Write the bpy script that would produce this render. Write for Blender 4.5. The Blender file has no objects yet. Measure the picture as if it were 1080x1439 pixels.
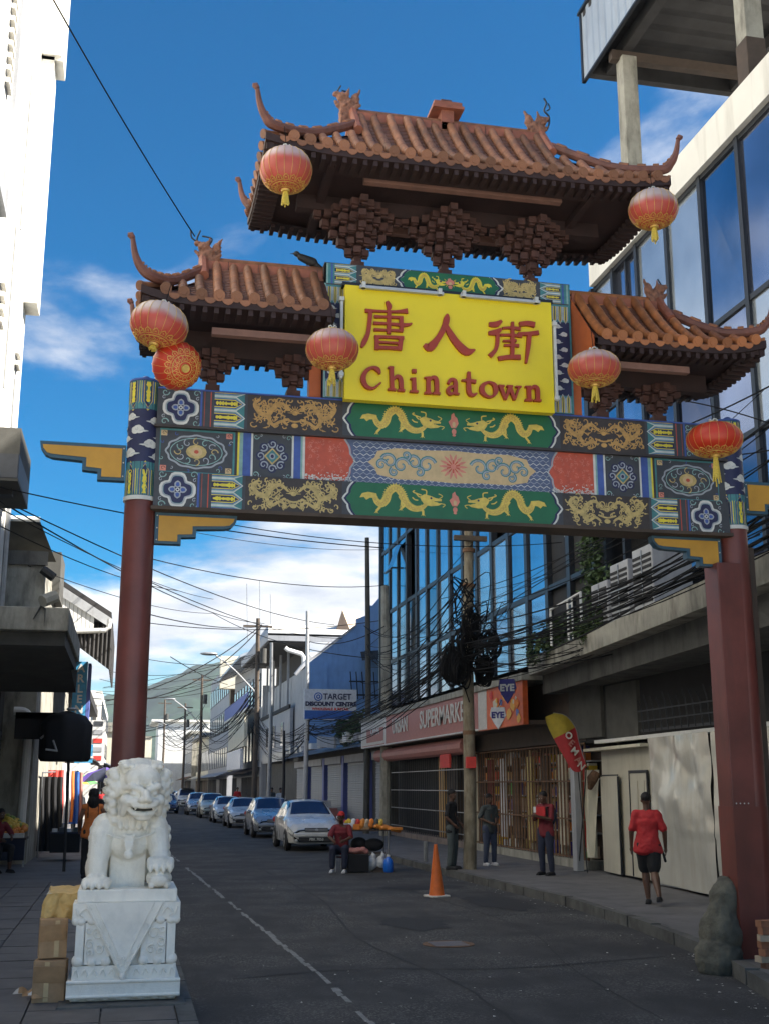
import bpy, math, random
from math import sin, cos, pi, radians, sqrt, atan2
from mathutils import Vector, Matrix, noise as mnoise
random.seed(7)
S = bpy.context.scene
COL = bpy.data.collections.new('place')
# ------------------------------------------------------------------ camera
H = 1.95; PITCH = radians(13.15); YAW = radians(12.16); FOC = 1650.0
cam = bpy.data.objects.new('camera', bpy.data.cameras.new('camera')); COL.objects.link(cam)
cam.location = (0, 0, H); cam.rotation_euler = (pi/2 + PITCH, 0, -YAW)
cam.data.sensor_fit = 'VERTICAL'; cam.data.sensor_height = 36; cam.data.lens = 36*FOC/1439
cam.data.clip_start = .05; cam.data.clip_end = 20000
S.camera = cam
# ------------------------------------------------------------------ world / sun
SUN_EL = radians(43); SUN_AZ = radians(112)          # azimuth measured from +Y towards +X
w = bpy.data.worlds.new('World'); S.world = w; w.use_nodes = True
nt = w.node_tree; N = nt.nodes; L = nt.links
for n in list(N): N.remove(n)
def nd(t, **k):
    n = N.new(t)
    for a, b in k.items(): setattr(n, a, b)
    return n
out = nd('ShaderNodeOutputWorld'); bg = nd('ShaderNodeBackground'); bg.inputs[1].default_value = .058
sky = nd('ShaderNodeTexSky', sky_type='NISHITA'); sky.sun_disc = False
sky.sun_elevation = SUN_EL; sky.sun_rotation = SUN_AZ; sky.air_density = 1.0; sky.dust_density = .25; sky.ozone_density = 2.5; sky.altitude = 50
tc = nd('ShaderNodeTexCoord'); sp = nd('ShaderNodeSeparateXYZ'); L.new(tc.outputs['Generated'], sp.inputs[0])
def mth(op, a, b=None, c=None):
    m = nd('ShaderNodeMath', operation=op)
    for i, v in enumerate((a, b, c)):
        if v is None: continue
        if hasattr(v, 'links'): L.new(v, m.inputs[i])
        else: m.inputs[i].default_value = v
    return m.outputs[0]
zz = mth('ADD', mth('MAXIMUM', sp.outputs[2], 0.0), .16)
cx = mth('DIVIDE', sp.outputs[0], zz); cy = mth('DIVIDE', sp.outputs[1], zz)
cb = nd('ShaderNodeCombineXYZ'); L.new(cx, cb.inputs[0]); L.new(cy, cb.inputs[1])
mp = nd('ShaderNodeMapping'); L.new(cb.outputs[0], mp.inputs[0]); mp.inputs['Location'].default_value = (-4.1, .6, 2.2); mp.inputs['Scale'].default_value = (1.0, .8, 1)
n1 = nd('ShaderNodeTexNoise'); n1.inputs['Scale'].default_value = 1.15; n1.inputs['Detail'].default_value = 9; n1.inputs['Roughness'].default_value = .56; n1.inputs['Distortion'].default_value = .25
L.new(mp.outputs[0], n1.inputs[0])
# more cover low down, thin wisps high up
low = nd('ShaderNodeMapRange'); L.new(sp.outputs[2], low.inputs[0])
for i, v in enumerate((.02, .40, .115, .005)): low.inputs[i+1].default_value = v
cov = mth('ADD', n1.outputs[0], low.outputs[0])
cr = nd('ShaderNodeMapRange', interpolation_type='SMOOTHSTEP'); L.new(cov, cr.inputs[0])
for i, v in enumerate((.54, .665, 0, 1)): cr.inputs[i+1].default_value = v
n2 = nd('ShaderNodeTexNoise'); n2.inputs['Scale'].default_value = 2.6; n2.inputs['Detail'].default_value = 6
mp2 = nd('ShaderNodeMapping'); L.new(cb.outputs[0], mp2.inputs[0]); mp2.inputs['Location'].default_value = (1.1, .3, 2)
L.new(mp2.outputs[0], n2.inputs[0])
ccr = nd('ShaderNodeValToRGB'); L.new(n2.outputs[0], ccr.inputs[0])
ccr.color_ramp.elements[0].position = .36; ccr.color_ramp.elements[0].color = (3.0, 3.5, 4.4, 1)
ccr.color_ramp.elements[1].position = .6; ccr.color_ramp.elements[1].color = (6.3, 6.45, 6.7, 1)
hs = nd('ShaderNodeHueSaturation'); hs.inputs['Saturation'].default_value = 1.8; hs.inputs['Value'].default_value = .83
L.new(sky.outputs[0], hs.inputs['Color'])
mx = nd('ShaderNodeMix', data_type='RGBA'); L.new(cr.outputs[0], mx.inputs[0]); L.new(hs.outputs[0], mx.inputs[6]); L.new(ccr.outputs[0], mx.inputs[7])
L.new(mx.outputs[2], bg.inputs[0]); L.new(bg.outputs[0], out.inputs[0])
sd = bpy.data.lights.new('sun', 'SUN'); sd.energy = 5.0; sd.angle = radians(.6); sd.color = (1, .965, .91)
so = bpy.data.objects.new('sun', sd); COL.objects.link(so)
sdir = Vector((sin(SUN_AZ)*cos(SUN_EL), cos(SUN_AZ)*cos(SUN_EL), sin(SUN_EL)))
so.rotation_euler = sdir.to_track_quat('Z', 'Y').to_euler(); so.location = (30, -10, 40)
S.view_settings.view_transform = 'Standard'; S.view_settings.look = 'None'; S.view_settings.gamma = 1
S.view_settings.use_curve_mapping = False; S.view_settings.use_white_balance = True; S.view_settings.white_balance_temperature = 6800; S.view_settings.white_balance_tint = 10; S.view_settings.exposure = 1.75
S.render.engine = 'CYCLES'
S.cycles.max_bounces = 6; S.cycles.volume_bounces = 0; S.cycles.use_denoising = True
# ------------------------------------------------------------------ helpers
def at(px, py, X=None, Y=None, Z=None):
    x = (px-540)/FOC; y = -(py-719.5)/FOC
    f = cos(PITCH)-y*sin(PITCH); u = sin(PITCH)+y*cos(PITCH)
    r = Vector((x*cos(YAW)+f*sin(YAW), -x*sin(YAW)+f*cos(YAW), u))
    t = X/r[0] if X is not None else (Y/r[1] if Y is not None else (Z-H)/r[2])
    return Vector((r[0]*t, r[1]*t, H+r[2]*t))
MATS = {}
def pm(name, col, rough=.7, var=.15, scale=4, bump=0, bscale=60, metal=0, dirt=0, dcol=(.02, .018, .015), spec=.5, dscale=(3, 3, .5), coat=0, emis=0, alpha=1, world=False):
    m = bpy.data.materials.new(name); m.use_nodes = True; MATS[name] = m
    t = m.node_tree; b = t.nodes['Principled BSDF']; l = t.links
    b.inputs['Roughness'].default_value = rough; b.inputs['Metallic'].default_value = metal
    b.inputs['Specular IOR Level'].default_value = spec; b.inputs['Coat Weight'].default_value = coat
    if emis: b.inputs['Emission Color'].default_value = (*col, 1); b.inputs['Emission Strength'].default_value = emis
    c = t.nodes.new('ShaderNodeTexCoord'); src = c.outputs['Object']
    if world:
        g = t.nodes.new('ShaderNodeNewGeometry'); src = g.outputs['Position']
    def nz(sc, det, vec=src):
        n = t.nodes.new('ShaderNodeTexNoise'); n.inputs['Scale'].default_value = sc; n.inputs['Detail'].default_value = det
        n.inputs['Roughness'].default_value = .62; l.new(vec, n.inputs[0]); return n.outputs[0]
    n = nz(scale, 7)
    mx = t.nodes.new('ShaderNodeMix'); mx.data_type = 'RGBA'
    rr = t.nodes.new('ShaderNodeMapRange'); l.new(n, rr.inputs[0]); rr.inputs[1].default_value = .3; rr.inputs[2].default_value = .7
    l.new(rr.outputs[0], mx.inputs[0])
    mx.inputs[6].default_value = (*[v*(1-var) for v in col], 1); mx.inputs[7].default_value = (*[min(1, v*(1+var)) for v in col], 1)
    last = mx.outputs[2]
    if dirt:
        mp = t.nodes.new('ShaderNodeMapping'); mp.inputs['Scale'].default_value = dscale; l.new(src, mp.inputs[0])
        d = nz(1.3, 9, mp.outputs[0]); dr = t.nodes.new('ShaderNodeMapRange'); l.new(d, dr.inputs[0])
        dr.inputs[1].default_value = .48; dr.inputs[2].default_value = .72; dr.inputs[4].default_value = dirt
        m2 = t.nodes.new('ShaderNodeMix'); m2.data_type = 'RGBA'; l.new(dr.outputs[0], m2.inputs[0]); l.new(last, m2.inputs[6]); m2.inputs[7].default_value = (*dcol, 1)
        last = m2.outputs[2]
    l.new(last, b.inputs['Base Color'])
    rv = t.nodes.new('ShaderNodeMapRange'); l.new(n, rv.inputs[0]); rv.inputs[3].default_value = max(.02, rough-.12); rv.inputs[4].default_value = min(1, rough+.12)
    l.new(rv.outputs[0], b.inputs['Roughness'])
    if bump:
        bn = t.nodes.new('ShaderNodeBump'); bn.inputs['Strength'].default_value = bump; bn.inputs['Distance'].default_value = .02
        l.new(nz(bscale, 6), bn.inputs['Height']); l.new(bn.outputs[0], b.inputs['Normal'])
    if alpha < 1: b.inputs['Alpha'].default_value = alpha
    return m
def node(m, t, **k):
    n = m.node_tree.nodes.new(t)
    for a, b in k.items(): setattr(n, a, b)
    return n
class MB:
    def __init__(s): s.v = []; s.f = []; s.m = []
    def add(s, vs, fs, m=0):
        o = len(s.v); s.v += [tuple(v) for v in vs]; s.f += [tuple(i+o for i in f) for f in fs]; s.m += [m]*len(fs); return s
    def box(s, x0, x1, y0, y1, z0, z1, m=0, rz=0, piv=None, M=None):
        vs = [Vector((x, y, z)) for z in (z0, z1) for y in (y0, y1) for x in (x0, x1)]
        if rz or M is not None:
            p = Vector(piv) if piv else Vector(((x0+x1)/2, (y0+y1)/2, (z0+z1)/2))
            R = M if M is not None else Matrix.Rotation(rz, 3, 'Z')
            vs = [p+R@(v-p) for v in vs]
        return s.add(vs, [(0, 2, 3, 1), (4, 5, 7, 6), (0, 1, 5, 4), (2, 6, 7, 3), (0, 4, 6, 2), (1, 3, 7, 5)], m)
    def cyl(s, p0, p1, r0, r1=None, n=12, m=0, caps=True):
        return s.tube([p0, p1], [r0, r0 if r1 is None else r1], n, m, caps)
    def tube(s, pts, rs, n=8, m=0, caps=True, sq=1.0, up=None):
        pts = [Vector(p) for p in pts]
        if not hasattr(rs, '__len__'): rs = [rs]*len(pts)
        vs = []; prev = None
        for i, p in enumerate(pts):
            d = (pts[min(i+1, len(pts)-1)]-pts[max(i-1, 0)])
            if d.length < 1e-9: d = Vector((0, 0, 1))
            d.normalize()
            if prev is None:
                a = Vector(up) if up else (Vector((0, 0, 1)) if abs(d.z) < .9 else Vector((0, 1, 0)))
                u = d.cross(a).normalized()
            else:
                u = (prev-d*prev.dot(d)).normalized()
            v = d.cross(u); prev = u
            for k in range(n):
                t = 2*pi*(k+.5)/n; vs.append(p+u*(cos(t)*rs[i])+v*(sin(t)*rs[i]*sq))
        fs = []
        for i in range(len(pts)-1):
            for k in range(n):
                a = i*n+k; b = i*n+(k+1) % n; fs.append((a, b, b+n, a+n))
        if caps: fs.append(tuple(range(n-1, -1, -1))); fs.append(tuple((len(pts)-1)*n+k for k in range(n)))
        return s.add(vs, fs, m)
    def lathe(s, prof, n=24, c=(0, 0, 0), m=0, wob=None, R=None):
        vs = []; c = Vector(c)
        for (r, z) in prof:
            for k in range(n):
                t = 2*pi*k/n; q = r*(wob(t, z) if wob else 1); v = Vector((q*cos(t), q*sin(t), z))
                vs.append(c+(R@v if R is not None else v))
        fs = []
        for i in range(len(prof)-1):
            for k in range(n):
                a = i*n+k; b = i*n+(k+1) % n; fs.append((a, b, b+n, a+n))
        fs.append(tuple(range(n-1, -1, -1))); fs.append(tuple((len(prof)-1)*n+k for k in range(n)))
        return s.add(vs, fs, m)
    def ell(s, c, r, R=None, m=0, nu=12, nv=8):
        if not hasattr(r, '__len__'): r = (r, r, r)
        c = Vector(c); vs = []
        for j in range(1, nv):
            ph = pi*j/nv
            for k in range(nu):
                t = 2*pi*k/nu; v = Vector((r[0]*sin(ph)*cos(t), r[1]*sin(ph)*sin(t), r[2]*cos(ph)))
                vs.append(c+(R@v if R is not None else v))
        a = Vector((0, 0, r[2])); vs.append(c+(R@a if R is not None else a)); vs.append(c-(R@a if R is not None else a))
        T = len(vs)-2; B = T+1; fs = []
        for k in range(nu):
            k2 = (k+1) % nu; fs.append((T, k, k2)); fs.append((B, (nv-2)*nu+k2, (nv-2)*nu+k))
            for j in range(nv-2): fs.append((j*nu+k, (j+1)*nu+k, (j+1)*nu+k2, j*nu+k2))
        return s.add(vs, fs, m)
    def cap(s, p0, p1, r0, r1=None, n=10, m=0):
        p0 = Vector(p0); p1 = Vector(p1); r1 = r0 if r1 is None else r1
        d = p1-p0
        if d.length < 1e-6: return s.ell(p0, r0, m=m)
        dn = d.normalized(); pts = []; rs = []
        for a in (80, 60, 35, 0): pts.append(p0-dn*r0*sin(radians(a))); rs.append(r0*cos(radians(a)))
        for a in (0, 35, 60, 80): pts.append(p1+dn*r1*sin(radians(a))); rs.append(r1*cos(radians(a)))
        return s.tube(pts, rs, n, m)
    def grid(s, fn, nu, nv, m=0, close=False):
        vs = [fn(i/nu, j/nv) for j in range(nv+1) for i in range(nu+1)]
        return s.add(vs, [(j*(nu+1)+i, j*(nu+1)+i+1, (j+1)*(nu+1)+i+1, (j+1)*(nu+1)+i) for j in range(nv) for i in range(nu)], m)
    def mesh(s, name, mats, smooth=False):
        me = bpy.data.meshes.new(name); me.from_pydata(s.v, [], s.f)
        for m in (mats if isinstance(mats, (list, tuple)) else [mats]): me.materials.append(MATS[m] if isinstance(m, str) else m)
        me.polygons.foreach_set('material_index', s.m)
        if smooth: me.polygons.foreach_set('use_smooth', [True]*len(me.polygons))
        me.update(); return me
    def build(s, name, mats, parent=None, smooth=False, local=False, bev=0, solid=0, auto=None, **tags):
        off = Vector((0, 0, 0))
        if parent is not None and not local:
            p = parent
            while p is not None: off += p.location; p = p.parent
        elif parent is None and not local:
            xs = [v[0] for v in s.v]; ys = [v[1] for v in s.v]; zs = [v[2] for v in s.v]
            off = Vector(((min(xs)+max(xs))/2, (min(ys)+max(ys))/2, min(zs)))
        if off.length: s.v = [(v[0]-off.x, v[1]-off.y, v[2]-off.z) for v in s.v]
        me = s.mesh(name, mats, smooth)
        o = bpy.data.objects.new(name, me); COL.objects.link(o)
        if parent is not None: o.parent = parent
        elif not local: o.location = off
        if auto is not None: auto_smooth(me, auto)
        if bev:
            b = o.modifiers.new('bevel', 'BEVEL'); b.width = bev; b.segments = 2; b.limit_method = 'ANGLE'; b.angle_limit = radians(40)
        tag(o, **tags); return o
def auto_smooth(me, deg=35):
    me.polygons.foreach_set('use_smooth', [True]*len(me.polygons))
    try: me.set_sharp_from_angle(angle=radians(deg))
    except Exception: pass
def tag(o, label=None, cat=None, group=None, kind=None):
    if label: o['label'] = label
    if cat: o['category'] = cat
    if group: o['group'] = group
    if kind: o['kind'] = kind
    return o
def thing(name, label, cat, loc=(0, 0, 0), group=None, rz=0):
    o = bpy.data.objects.new(name, None); COL.objects.link(o); o.location = loc; o.rotation_euler = (0, 0, rz); o.empty_display_size = .2
    return tag(o, label, cat, group)
def inst(name, me, parent, loc, rot=(0, 0, 0), sc=None):
    o = bpy.data.objects.new(name, me); COL.objects.link(o)
    off = Vector((0, 0, 0)); p = parent
    while p is not None: off += p.location; p = p.parent
    o.parent = parent; o.location = Vector(loc)-off; o.rotation_euler = rot
    if sc is not None: o.scale = sc if hasattr(sc, '__len__') else (sc, sc, sc)
    return o
def copy_tree(o, parent=None):
    c = o.copy(); COL.objects.link(c); c.parent = parent
    for ch in list(o.children): copy_tree(ch, c)
    return c
def evalmesh(o):
    """evaluate one object alone: the rest of the place is linked to the scene only at the very end"""
    S.collection.objects.link(o); dg = bpy.context.evaluated_depsgraph_get()
    me = bpy.data.meshes.new_from_object(o.evaluated_get(dg)); S.collection.objects.unlink(o); return me
def remesh(mb, voxel, smooth=4, fac=.5, fn=None):
    """union of closed shapes -> one continuous mesh"""
    me = bpy.data.meshes.new('tmp'); me.from_pydata(mb.v, [], mb.f)
    o = bpy.data.objects.new('tmp', me)
    r = o.modifiers.new('r', 'REMESH'); r.mode = 'VOXEL'; r.voxel_size = voxel
    if smooth:
        q = o.modifiers.new('s', 'SMOOTH'); q.iterations = smooth; q.factor = fac
    m2 = evalmesh(o)
    bpy.data.objects.remove(o); bpy.data.meshes.remove(me)
    if fn:
        cs = [fn(a, b) for a, b in [(v.co.copy(), v.normal.copy()) for v in m2.vertices]]
        m2.vertices.foreach_set('co', [q for c in cs for q in c]); m2.update()
    m2.polygons.foreach_set('use_smooth', [True]*len(m2.polygons)); m2.materials.clear()
    return m2
def meshobj(name, me, mat, parent=None, loc=(0, 0, 0), **tags):
    me.name = name; me.materials.append(MATS[mat] if isinstance(mat, str) else mat)
    o = bpy.data.objects.new(name, me); COL.objects.link(o); o.parent = parent; o.location = loc; tag(o, **tags); return o
def text_mb(body, size, extrude=.004, offset=0, sx=1, shear=0, mat=0, space=1):
    """lettering as geometry in the local xz plane, facing -y"""
    c = bpy.data.curves.new('t', 'FONT'); c.body = body; c.size = size; c.extrude = extrude; c.offset = offset; c.align_x = 'CENTER'; c.align_y = 'CENTER'; c.shear = shear; c.resolution_u = 3; c.space_character = space
    o = bpy.data.objects.new('t', c); me = evalmesh(o)
    mb = MB(); mb.add([(v.co.x*sx, -v.co.z, v.co.y) for v in me.vertices], [tuple(p.vertices) for p in me.polygons], mat)
    bpy.data.objects.remove(o); bpy.data.curves.remove(c); bpy.data.meshes.remove(me); return mb
def xf(mb, loc, rz=0, rx=0, ry=0):
    R = Matrix.Rotation(rz, 3, 'Z') @ Matrix.Rotation(ry, 3, 'Y') @ Matrix.Rotation(rx, 3, 'X'); loc = Vector(loc)
    mb.v = [tuple(loc+R@Vector(v)) for v in mb.v]; return mb
def merge(a, b, m=None):
    a.add(b.v, b.f, 0); a.m[-len(b.f):] = b.m if m is None else [m]*len(b.f); return a
def catmull(pts, n=6):
    P = [Vector(p) for p in pts]; P = [P[0]]+P+[P[-1]]; o = []
    for i in range(1, len(P)-2):
        for k in range(n):
            t = k/n; a, b, c, d = P[i-1:i+3]
            o.append(.5*((2*b)+(c-a)*t+(2*a-5*b+4*c-d)*t*t+(3*b-a-3*c+d)*t**3))
    o.append(P[-2]); return o
def lerp(a, b, t): return a+(b-a)*t

# ------------------------------------------------------------------ materials
pm('asphalt', (.033, .031, .030), .86, .35, 1.3, .5, 160, dirt=.5, dcol=(.09, .085, .08), dscale=(1.2, .5, 1), world=True)
pm('patch', (.022, .021, .021), .85, .3, 3, .4, 140, world=True)
pm('pave', (.13, .125, .125), .85, .25, 1.5, .35, 70, dirt=.6, dcol=(.05, .048, .045), dscale=(1.5, 1.5, 1.5), world=True)
pm('slab', (.12, .112, .108), .85, .25, 2.5, .3, 60, dirt=.5, dcol=(.06, .055, .05), dscale=(2, 2, 2), world=True)
pm('kerb', (.10, .098, .09), .85, .35, 3, .4, 50, dirt=.6, dscale=(2, 2, 2), world=True)
pm('grime_shade', (.075, .073, .065), .9, .3, 2, .3, 50)
pm('pale_bounce_ground', (.42, .40, .35), .95, .2, .1, 0)  # pale concrete tone chosen so sunlit ground behind the camera bounces light
pm('concrete', (.33, .315, .265), .88, .22, 2.2, .35, 45, dirt=.75, dcol=(.045, .042, .035), dscale=(2.5, 2.5, .7), world=True)
pm('concrete_dark', (.10, .098, .09), .9, .3, 2, .35, 45, dirt=.7, dscale=(2.5, 2.5, .7), world=True)
pm('rough_concrete', (.125, .115, .085), .95, .3, 6, .6, 25, dirt=.5, dscale=(5, 5, 3))
pm('white_wall', (.74, .72, .66), .8, .05, 1, .1, 30, dirt=.55, dcol=(.36, .34, .29), dscale=(1.6, 1.6, .2), world=True)
pm('white_paint', (.70, .70, .68), .6, .08, 2, .08, 40, dirt=.3, dcol=(.3, .29, .27), dscale=(1.5, 1.5, .4), world=True)
pm('cream_paint', (.62, .58, .46), .7, .1, 2, .1, 40, dirt=.35, dcol=(.3, .28, .2), world=True)
pm('grey_paint', (.34, .35, .37), .7, .12, 2, .1, 40, dirt=.4, dcol=(.14, .14, .14), world=True)
pm('blue_wall', (.20, .35, .60), .75, .12, 1, .1, 30, dirt=.3, dcol=(.08, .14, .3), world=True)
pm('blue_trim', (.09, .12, .36), .6, .15, 3)
pm('dark_wall', (.022, .021, .021), .85, .4, 2, .2, 30, world=True)
pm('brown_wall', (.07, .05, .038), .8, .3, 3, .2, 30, world=True)
pm('frame', (.018, .021, .027), .45, .25, 4, metal=.2)
pm('steel', (.32, .33, .34), .45, .2, 5, .05, 40, metal=.6, dirt=.3, dcol=(.12, .09, .06))
pm('galv', (.48, .49, .50), .5, .12, 5, .05, 60, metal=.35, dirt=.35, dcol=(.2, .17, .13))
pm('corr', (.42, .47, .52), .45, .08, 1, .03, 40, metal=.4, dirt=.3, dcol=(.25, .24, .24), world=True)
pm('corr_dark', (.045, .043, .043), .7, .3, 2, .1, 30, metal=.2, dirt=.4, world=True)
pm('rust', (.16, .085, .045), .85, .5, 7, .3, 50, dirt=.6, dcol=(.05, .03, .02), dscale=(5, 5, 1))
pm('pvc', (.72, .72, .70), .45, .06, 3, dirt=.3, dcol=(.4, .38, .33))
pm('pole_paint', (.22, .19, .135), .85, .35, 3, .4, 35, dirt=.9, dcol=(.09, .06, .03), dscale=(6, 6, 1.6))
pm('wood_pole', (.10, .075, .055), .9, .3, 3, .3, 30)
pm('black', (.012, .012, .013), .6, .3, 5)
pm('rubber', (.018, .018, .018), .8, .2, 5)
pm('cable', (.010, .010, .011), .85, .2, 3, spec=.15)
pm('shutter', (.17, .175, .19), .5, .15, 2, .05, 40, metal=.4, dirt=.5, dcol=(.07, .06, .06), world=True)
pm('void', (.008, .008, .009), .95, .2, 2)
pm('glass_blue', (.32, .37, .45), .05, .2, .6, metal=1, world=True)
pm('glass_deep', (.15, .16, .21), .05, .3, .6, metal=1, world=True)
pm('glass_pale', (.52, .57, .60), .16, .2, .35, metal=.75, world=True)
pm('glass_grey', (.40, .43, .52), .07, .25, .4, metal=.95, world=True)
pm('curtain', (.35, .33, .38), .6, .2, 1, world=True)
# gate
pm('red_steel', (.16, .042, .033), .42, .28, 1.7, .08, 25, dirt=.6, dcol=(.075, .03, .026), dscale=(3, 3, .5))
pm('red_lower', (.175, .045, .032), .5, .16, 3, .05, 25, dirt=.4, dcol=(.08, .025, .018), dscale=(2, 2, .6))
pm('tile', (.27, .112, .055), .62, .38, 9, .25, 70, dirt=.55, dcol=(.075, .04, .032), dscale=(5, 5, 5))
pm('tile_dark', (.12, .05, .035), .7, .3, 9, .3, 60, dirt=.6, dcol=(.04, .025, .02), dscale=(5, 5, 5))
pm('tile_trough_shade', (.19, .08, .05), .7, .3, 9, .3, 60, dirt=.6, dcol=(.05, .03, .025), dscale=(5, 5, 5))  # darker copy of tile, shade of the deep troughs put into the colour
pm('tile_sunlit_orange', (.42, .15, .052), .55, .25, 8, .2, 60, dirt=.4, dcol=(.18, .07, .04), dscale=(5, 5, 5))  # brighter copy of tile, grazing sun on the right roof put into colour
pm('ridge', (.30, .10, .058), .6, .25, 8, .2, 50, dirt=.5, dcol=(.08, .04, .03), dscale=(4, 4, 4))
pm('horn', (.17, .065, .045), .6, .3, 8, .25, 50, dirt=.5, dcol=(.05, .025, .02), dscale=(4, 4, 4))
pm('orn', (.27, .125, .08), .75, .35, 20, .6, 60, dirt=.6, dcol=(.09, .05, .04), dscale=(9, 9, 9))
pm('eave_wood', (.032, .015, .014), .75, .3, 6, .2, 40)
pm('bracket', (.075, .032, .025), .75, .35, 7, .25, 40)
pm('purlin', (.24, .125, .095), .75, .2, 6, .1, 40)
pm('board_orange', (.50, .12, .035), .65, .15, 5)
pm('yellow_sign', (.84, .66, .015), .42, .05, 1.6, .02, 20, dirt=.12, dcol=(.60, .46, .03), dscale=(1.5, 1.5, 1.2))
pm('letter_red', (.36, .042, .018), .5, .12, 8)
pm('green', (.012, .13, .055), .45, .12, 6)
pm('navy', (.018, .022, .075), .5, .2, 8)
pm('slate', (.05, .055, .065), .55, .2, 8)
pm('brownp', (.045, .036, .035), .55, .25, 10)
pm('gold', (.48, .28, .09), .5, .25, 22, .2, 80)
pm('gold_pale', (.50, .38, .15), .5, .25, 22, .2, 80)
pm('dragon_y', (.66, .50, .10), .45, .18, 18, .2, 90)
pm('yel', (.72, .60, .05), .45, .12, 15)
pm('teal', (.05, .20, .22), .5, .2, 12)
pm('teal_l', (.22, .38, .36), .5, .2, 12)
pm('bluep', (.05, .10, .34), .5, .2, 12)
pm('lattice', (.085, .115, .21), .5, .2, 12)
pm('whitep', (.60, .61, .58), .55, .12, 12)
pm('greyp', (.33, .36, .40), .55, .15, 12)
pm('redp', (.50, .085, .045), .5, .15, 12)
pm('pinkp', (.62, .22, .16), .5, .15, 12)
pm('peach', (.58, .42, .22), .5, .12, 12)
pm('brace_y', (.56, .29, .035), .48, .12, 3, dirt=.3, dcol=(.33, .15, .03), dscale=(1.5, 1.5, 1.5))
pm('brace_b', (.035, .09, .13), .45, .15, 5)
pm('gold_l', (.62, .40, .10), .42, .2, 20, metal=.35)
pm('tassel', (.66, .50, .08), .7, .2, 60, .4, 200)
# lion
pm('marble', (.90, .85, .74), .5, .06, 5, .3, 70, dirt=.35, dcol=(.42, .38, .28), dscale=(5, 5, 3))
pm('marble_ped', (.92, .87, .77), .5, .06, 4, .25, 70, dirt=.3, dcol=(.42, .41, .37), dscale=(6, 6, 4))
# misc colours
for nm, c, r in (('c_red', (.45, .02, .025), .75), ('c_maroon', (.16, .012, .02), .8), ('c_black', (.012, .012, .014), .85), ('c_grey', (.07, .085, .085), .85), ('c_jeans', (.05, .065, .11), .85),
                 ('c_navy', (.02, .025, .05), .85), ('c_orange', (.62, .17, .035), .8), ('c_white', (.6, .6, .6), .8), ('skin', (.105, .05, .03), .5), ('skin_mid', (.20, .095, .055), .5), ('hair', (.01, .008, .008), .8),
                 ('cap_red', (.5, .02, .015), .7), ('card', (.44, .27, .14), .85), ('card_b', (.40, .25, .135), .85), ('cloth_y', (.70, .46, .17), .8), ('cone', (.62, .13, .02), .55), ('jug', (.01, .14, .6), .35),
                 ('fruit_o', (.65, .22, .03), .5), ('fruit_y', (.62, .42, .06), .5), ('fruit_g', (.2, .28, .06), .5), ('brick', (.30, .13, .07), .9), ('brick_p', (.42, .33, .24), .9), ('purple', (.12, .07, .35), .7),
                 ('u_red', (.6, .05, .04), .7), ('u_yel', (.75, .5, .04), .7), ('u_grn', (.1, .4, .1), .7), ('u_org', (.75, .22, .03), .7), ('bag_w', (.55, .55, .55), .5), ('sign_pink', (.42, .17, .145), .6), ('sign_w', (.58, .55, .5), .6),
                 ('banner_o', (.65, .11, .02), .55), ('banner_y', (.75, .38, .04), .55), ('eye_blue', (.03, .03, .2), .5), ('sign_blue', (.03, .12, .42), .5), ('sign_cyan', (.05, .3, .55), .5), ('sign_white', (.66, .68, .72), .5),
                 ('flag_y', (.40, .30, .03), .7), ('flag_r', (.42, .03, .035), .7), ('plate', (.02, .02, .02), .5), ('lamp', (.6, .62, .6), .25), ('headl', (.22, .24, .24), .1), ('trim', (.02, .02, .022), .4), ('rim', (.4, .41, .43), .3)):
    pm(nm, c, r, .16, 9, .15 if r > .6 else 0, 90)
pm('car_white', (.62, .62, .60), .28, .04, 2, coat=.8); pm('car_silver', (.36, .39, .43), .28, .05, 2, metal=.5, coat=.8)
pm('car_blue', (.03, .05, .13), .28, .05, 2, coat=.8); pm('car_gold', (.44, .44, .36), .3, .05, 2, metal=.3, coat=.8)
pm('car_glass', (.05, .065, .11), .06, .15, 1, metal=.6)
pm('leaf', (.06, .10, .03), .7, .4, 8); pm('leaf2', (.035, .065, .022), .7, .4, 8)

for nm in ('tile', 'tile_sunlit_orange', 'tile_dark'):      # each fired tile a little different
    t = MATS[nm].node_tree; b = t.nodes['Principled BSDF']; old = b.inputs['Base Color'].links[0].from_socket
    oi = t.nodes.new('ShaderNodeObjectInfo'); h = t.nodes.new('ShaderNodeHueSaturation'); r = t.nodes.new('ShaderNodeMapRange'); t.links.new(oi.outputs['Random'], r.inputs[0]); r.inputs[3].default_value = .62; r.inputs[4].default_value = 1.25
    t.links.new(r.outputs[0], h.inputs['Value']); t.links.new(old, h.inputs['Color']); t.links.new(h.outputs[0], b.inputs['Base Color'])
# ================================================================== SETTING
MB().box(-1500, 1500, -300, 1600, -1.5, -.03).build('ground', 'pale_bounce_ground', kind='structure')
def kerbx(y):
    P = [(-14, 4.9), (8, 5.45), (10, 5.8), (11.7, 6.25), (13.5, 6.72), (16, 7.05), (19.3, 7.29), (25, 7.14), (31, 7.02), (50, 7.0), (260, 7.0)]
    for (a, xa), (b, xb) in zip(P, P[1:]):
        if y <= b: return lerp(xa, xb, (y-a)/(b-a))
    return 7.0
def lane(u, v): y = 5.5+(v**1.5)*254.5; return (lerp(.55, kerbx(y), u), y, .0)
road = MB().grid(lane, 6, 90).build('road', 'asphalt', kind='structure')
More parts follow.
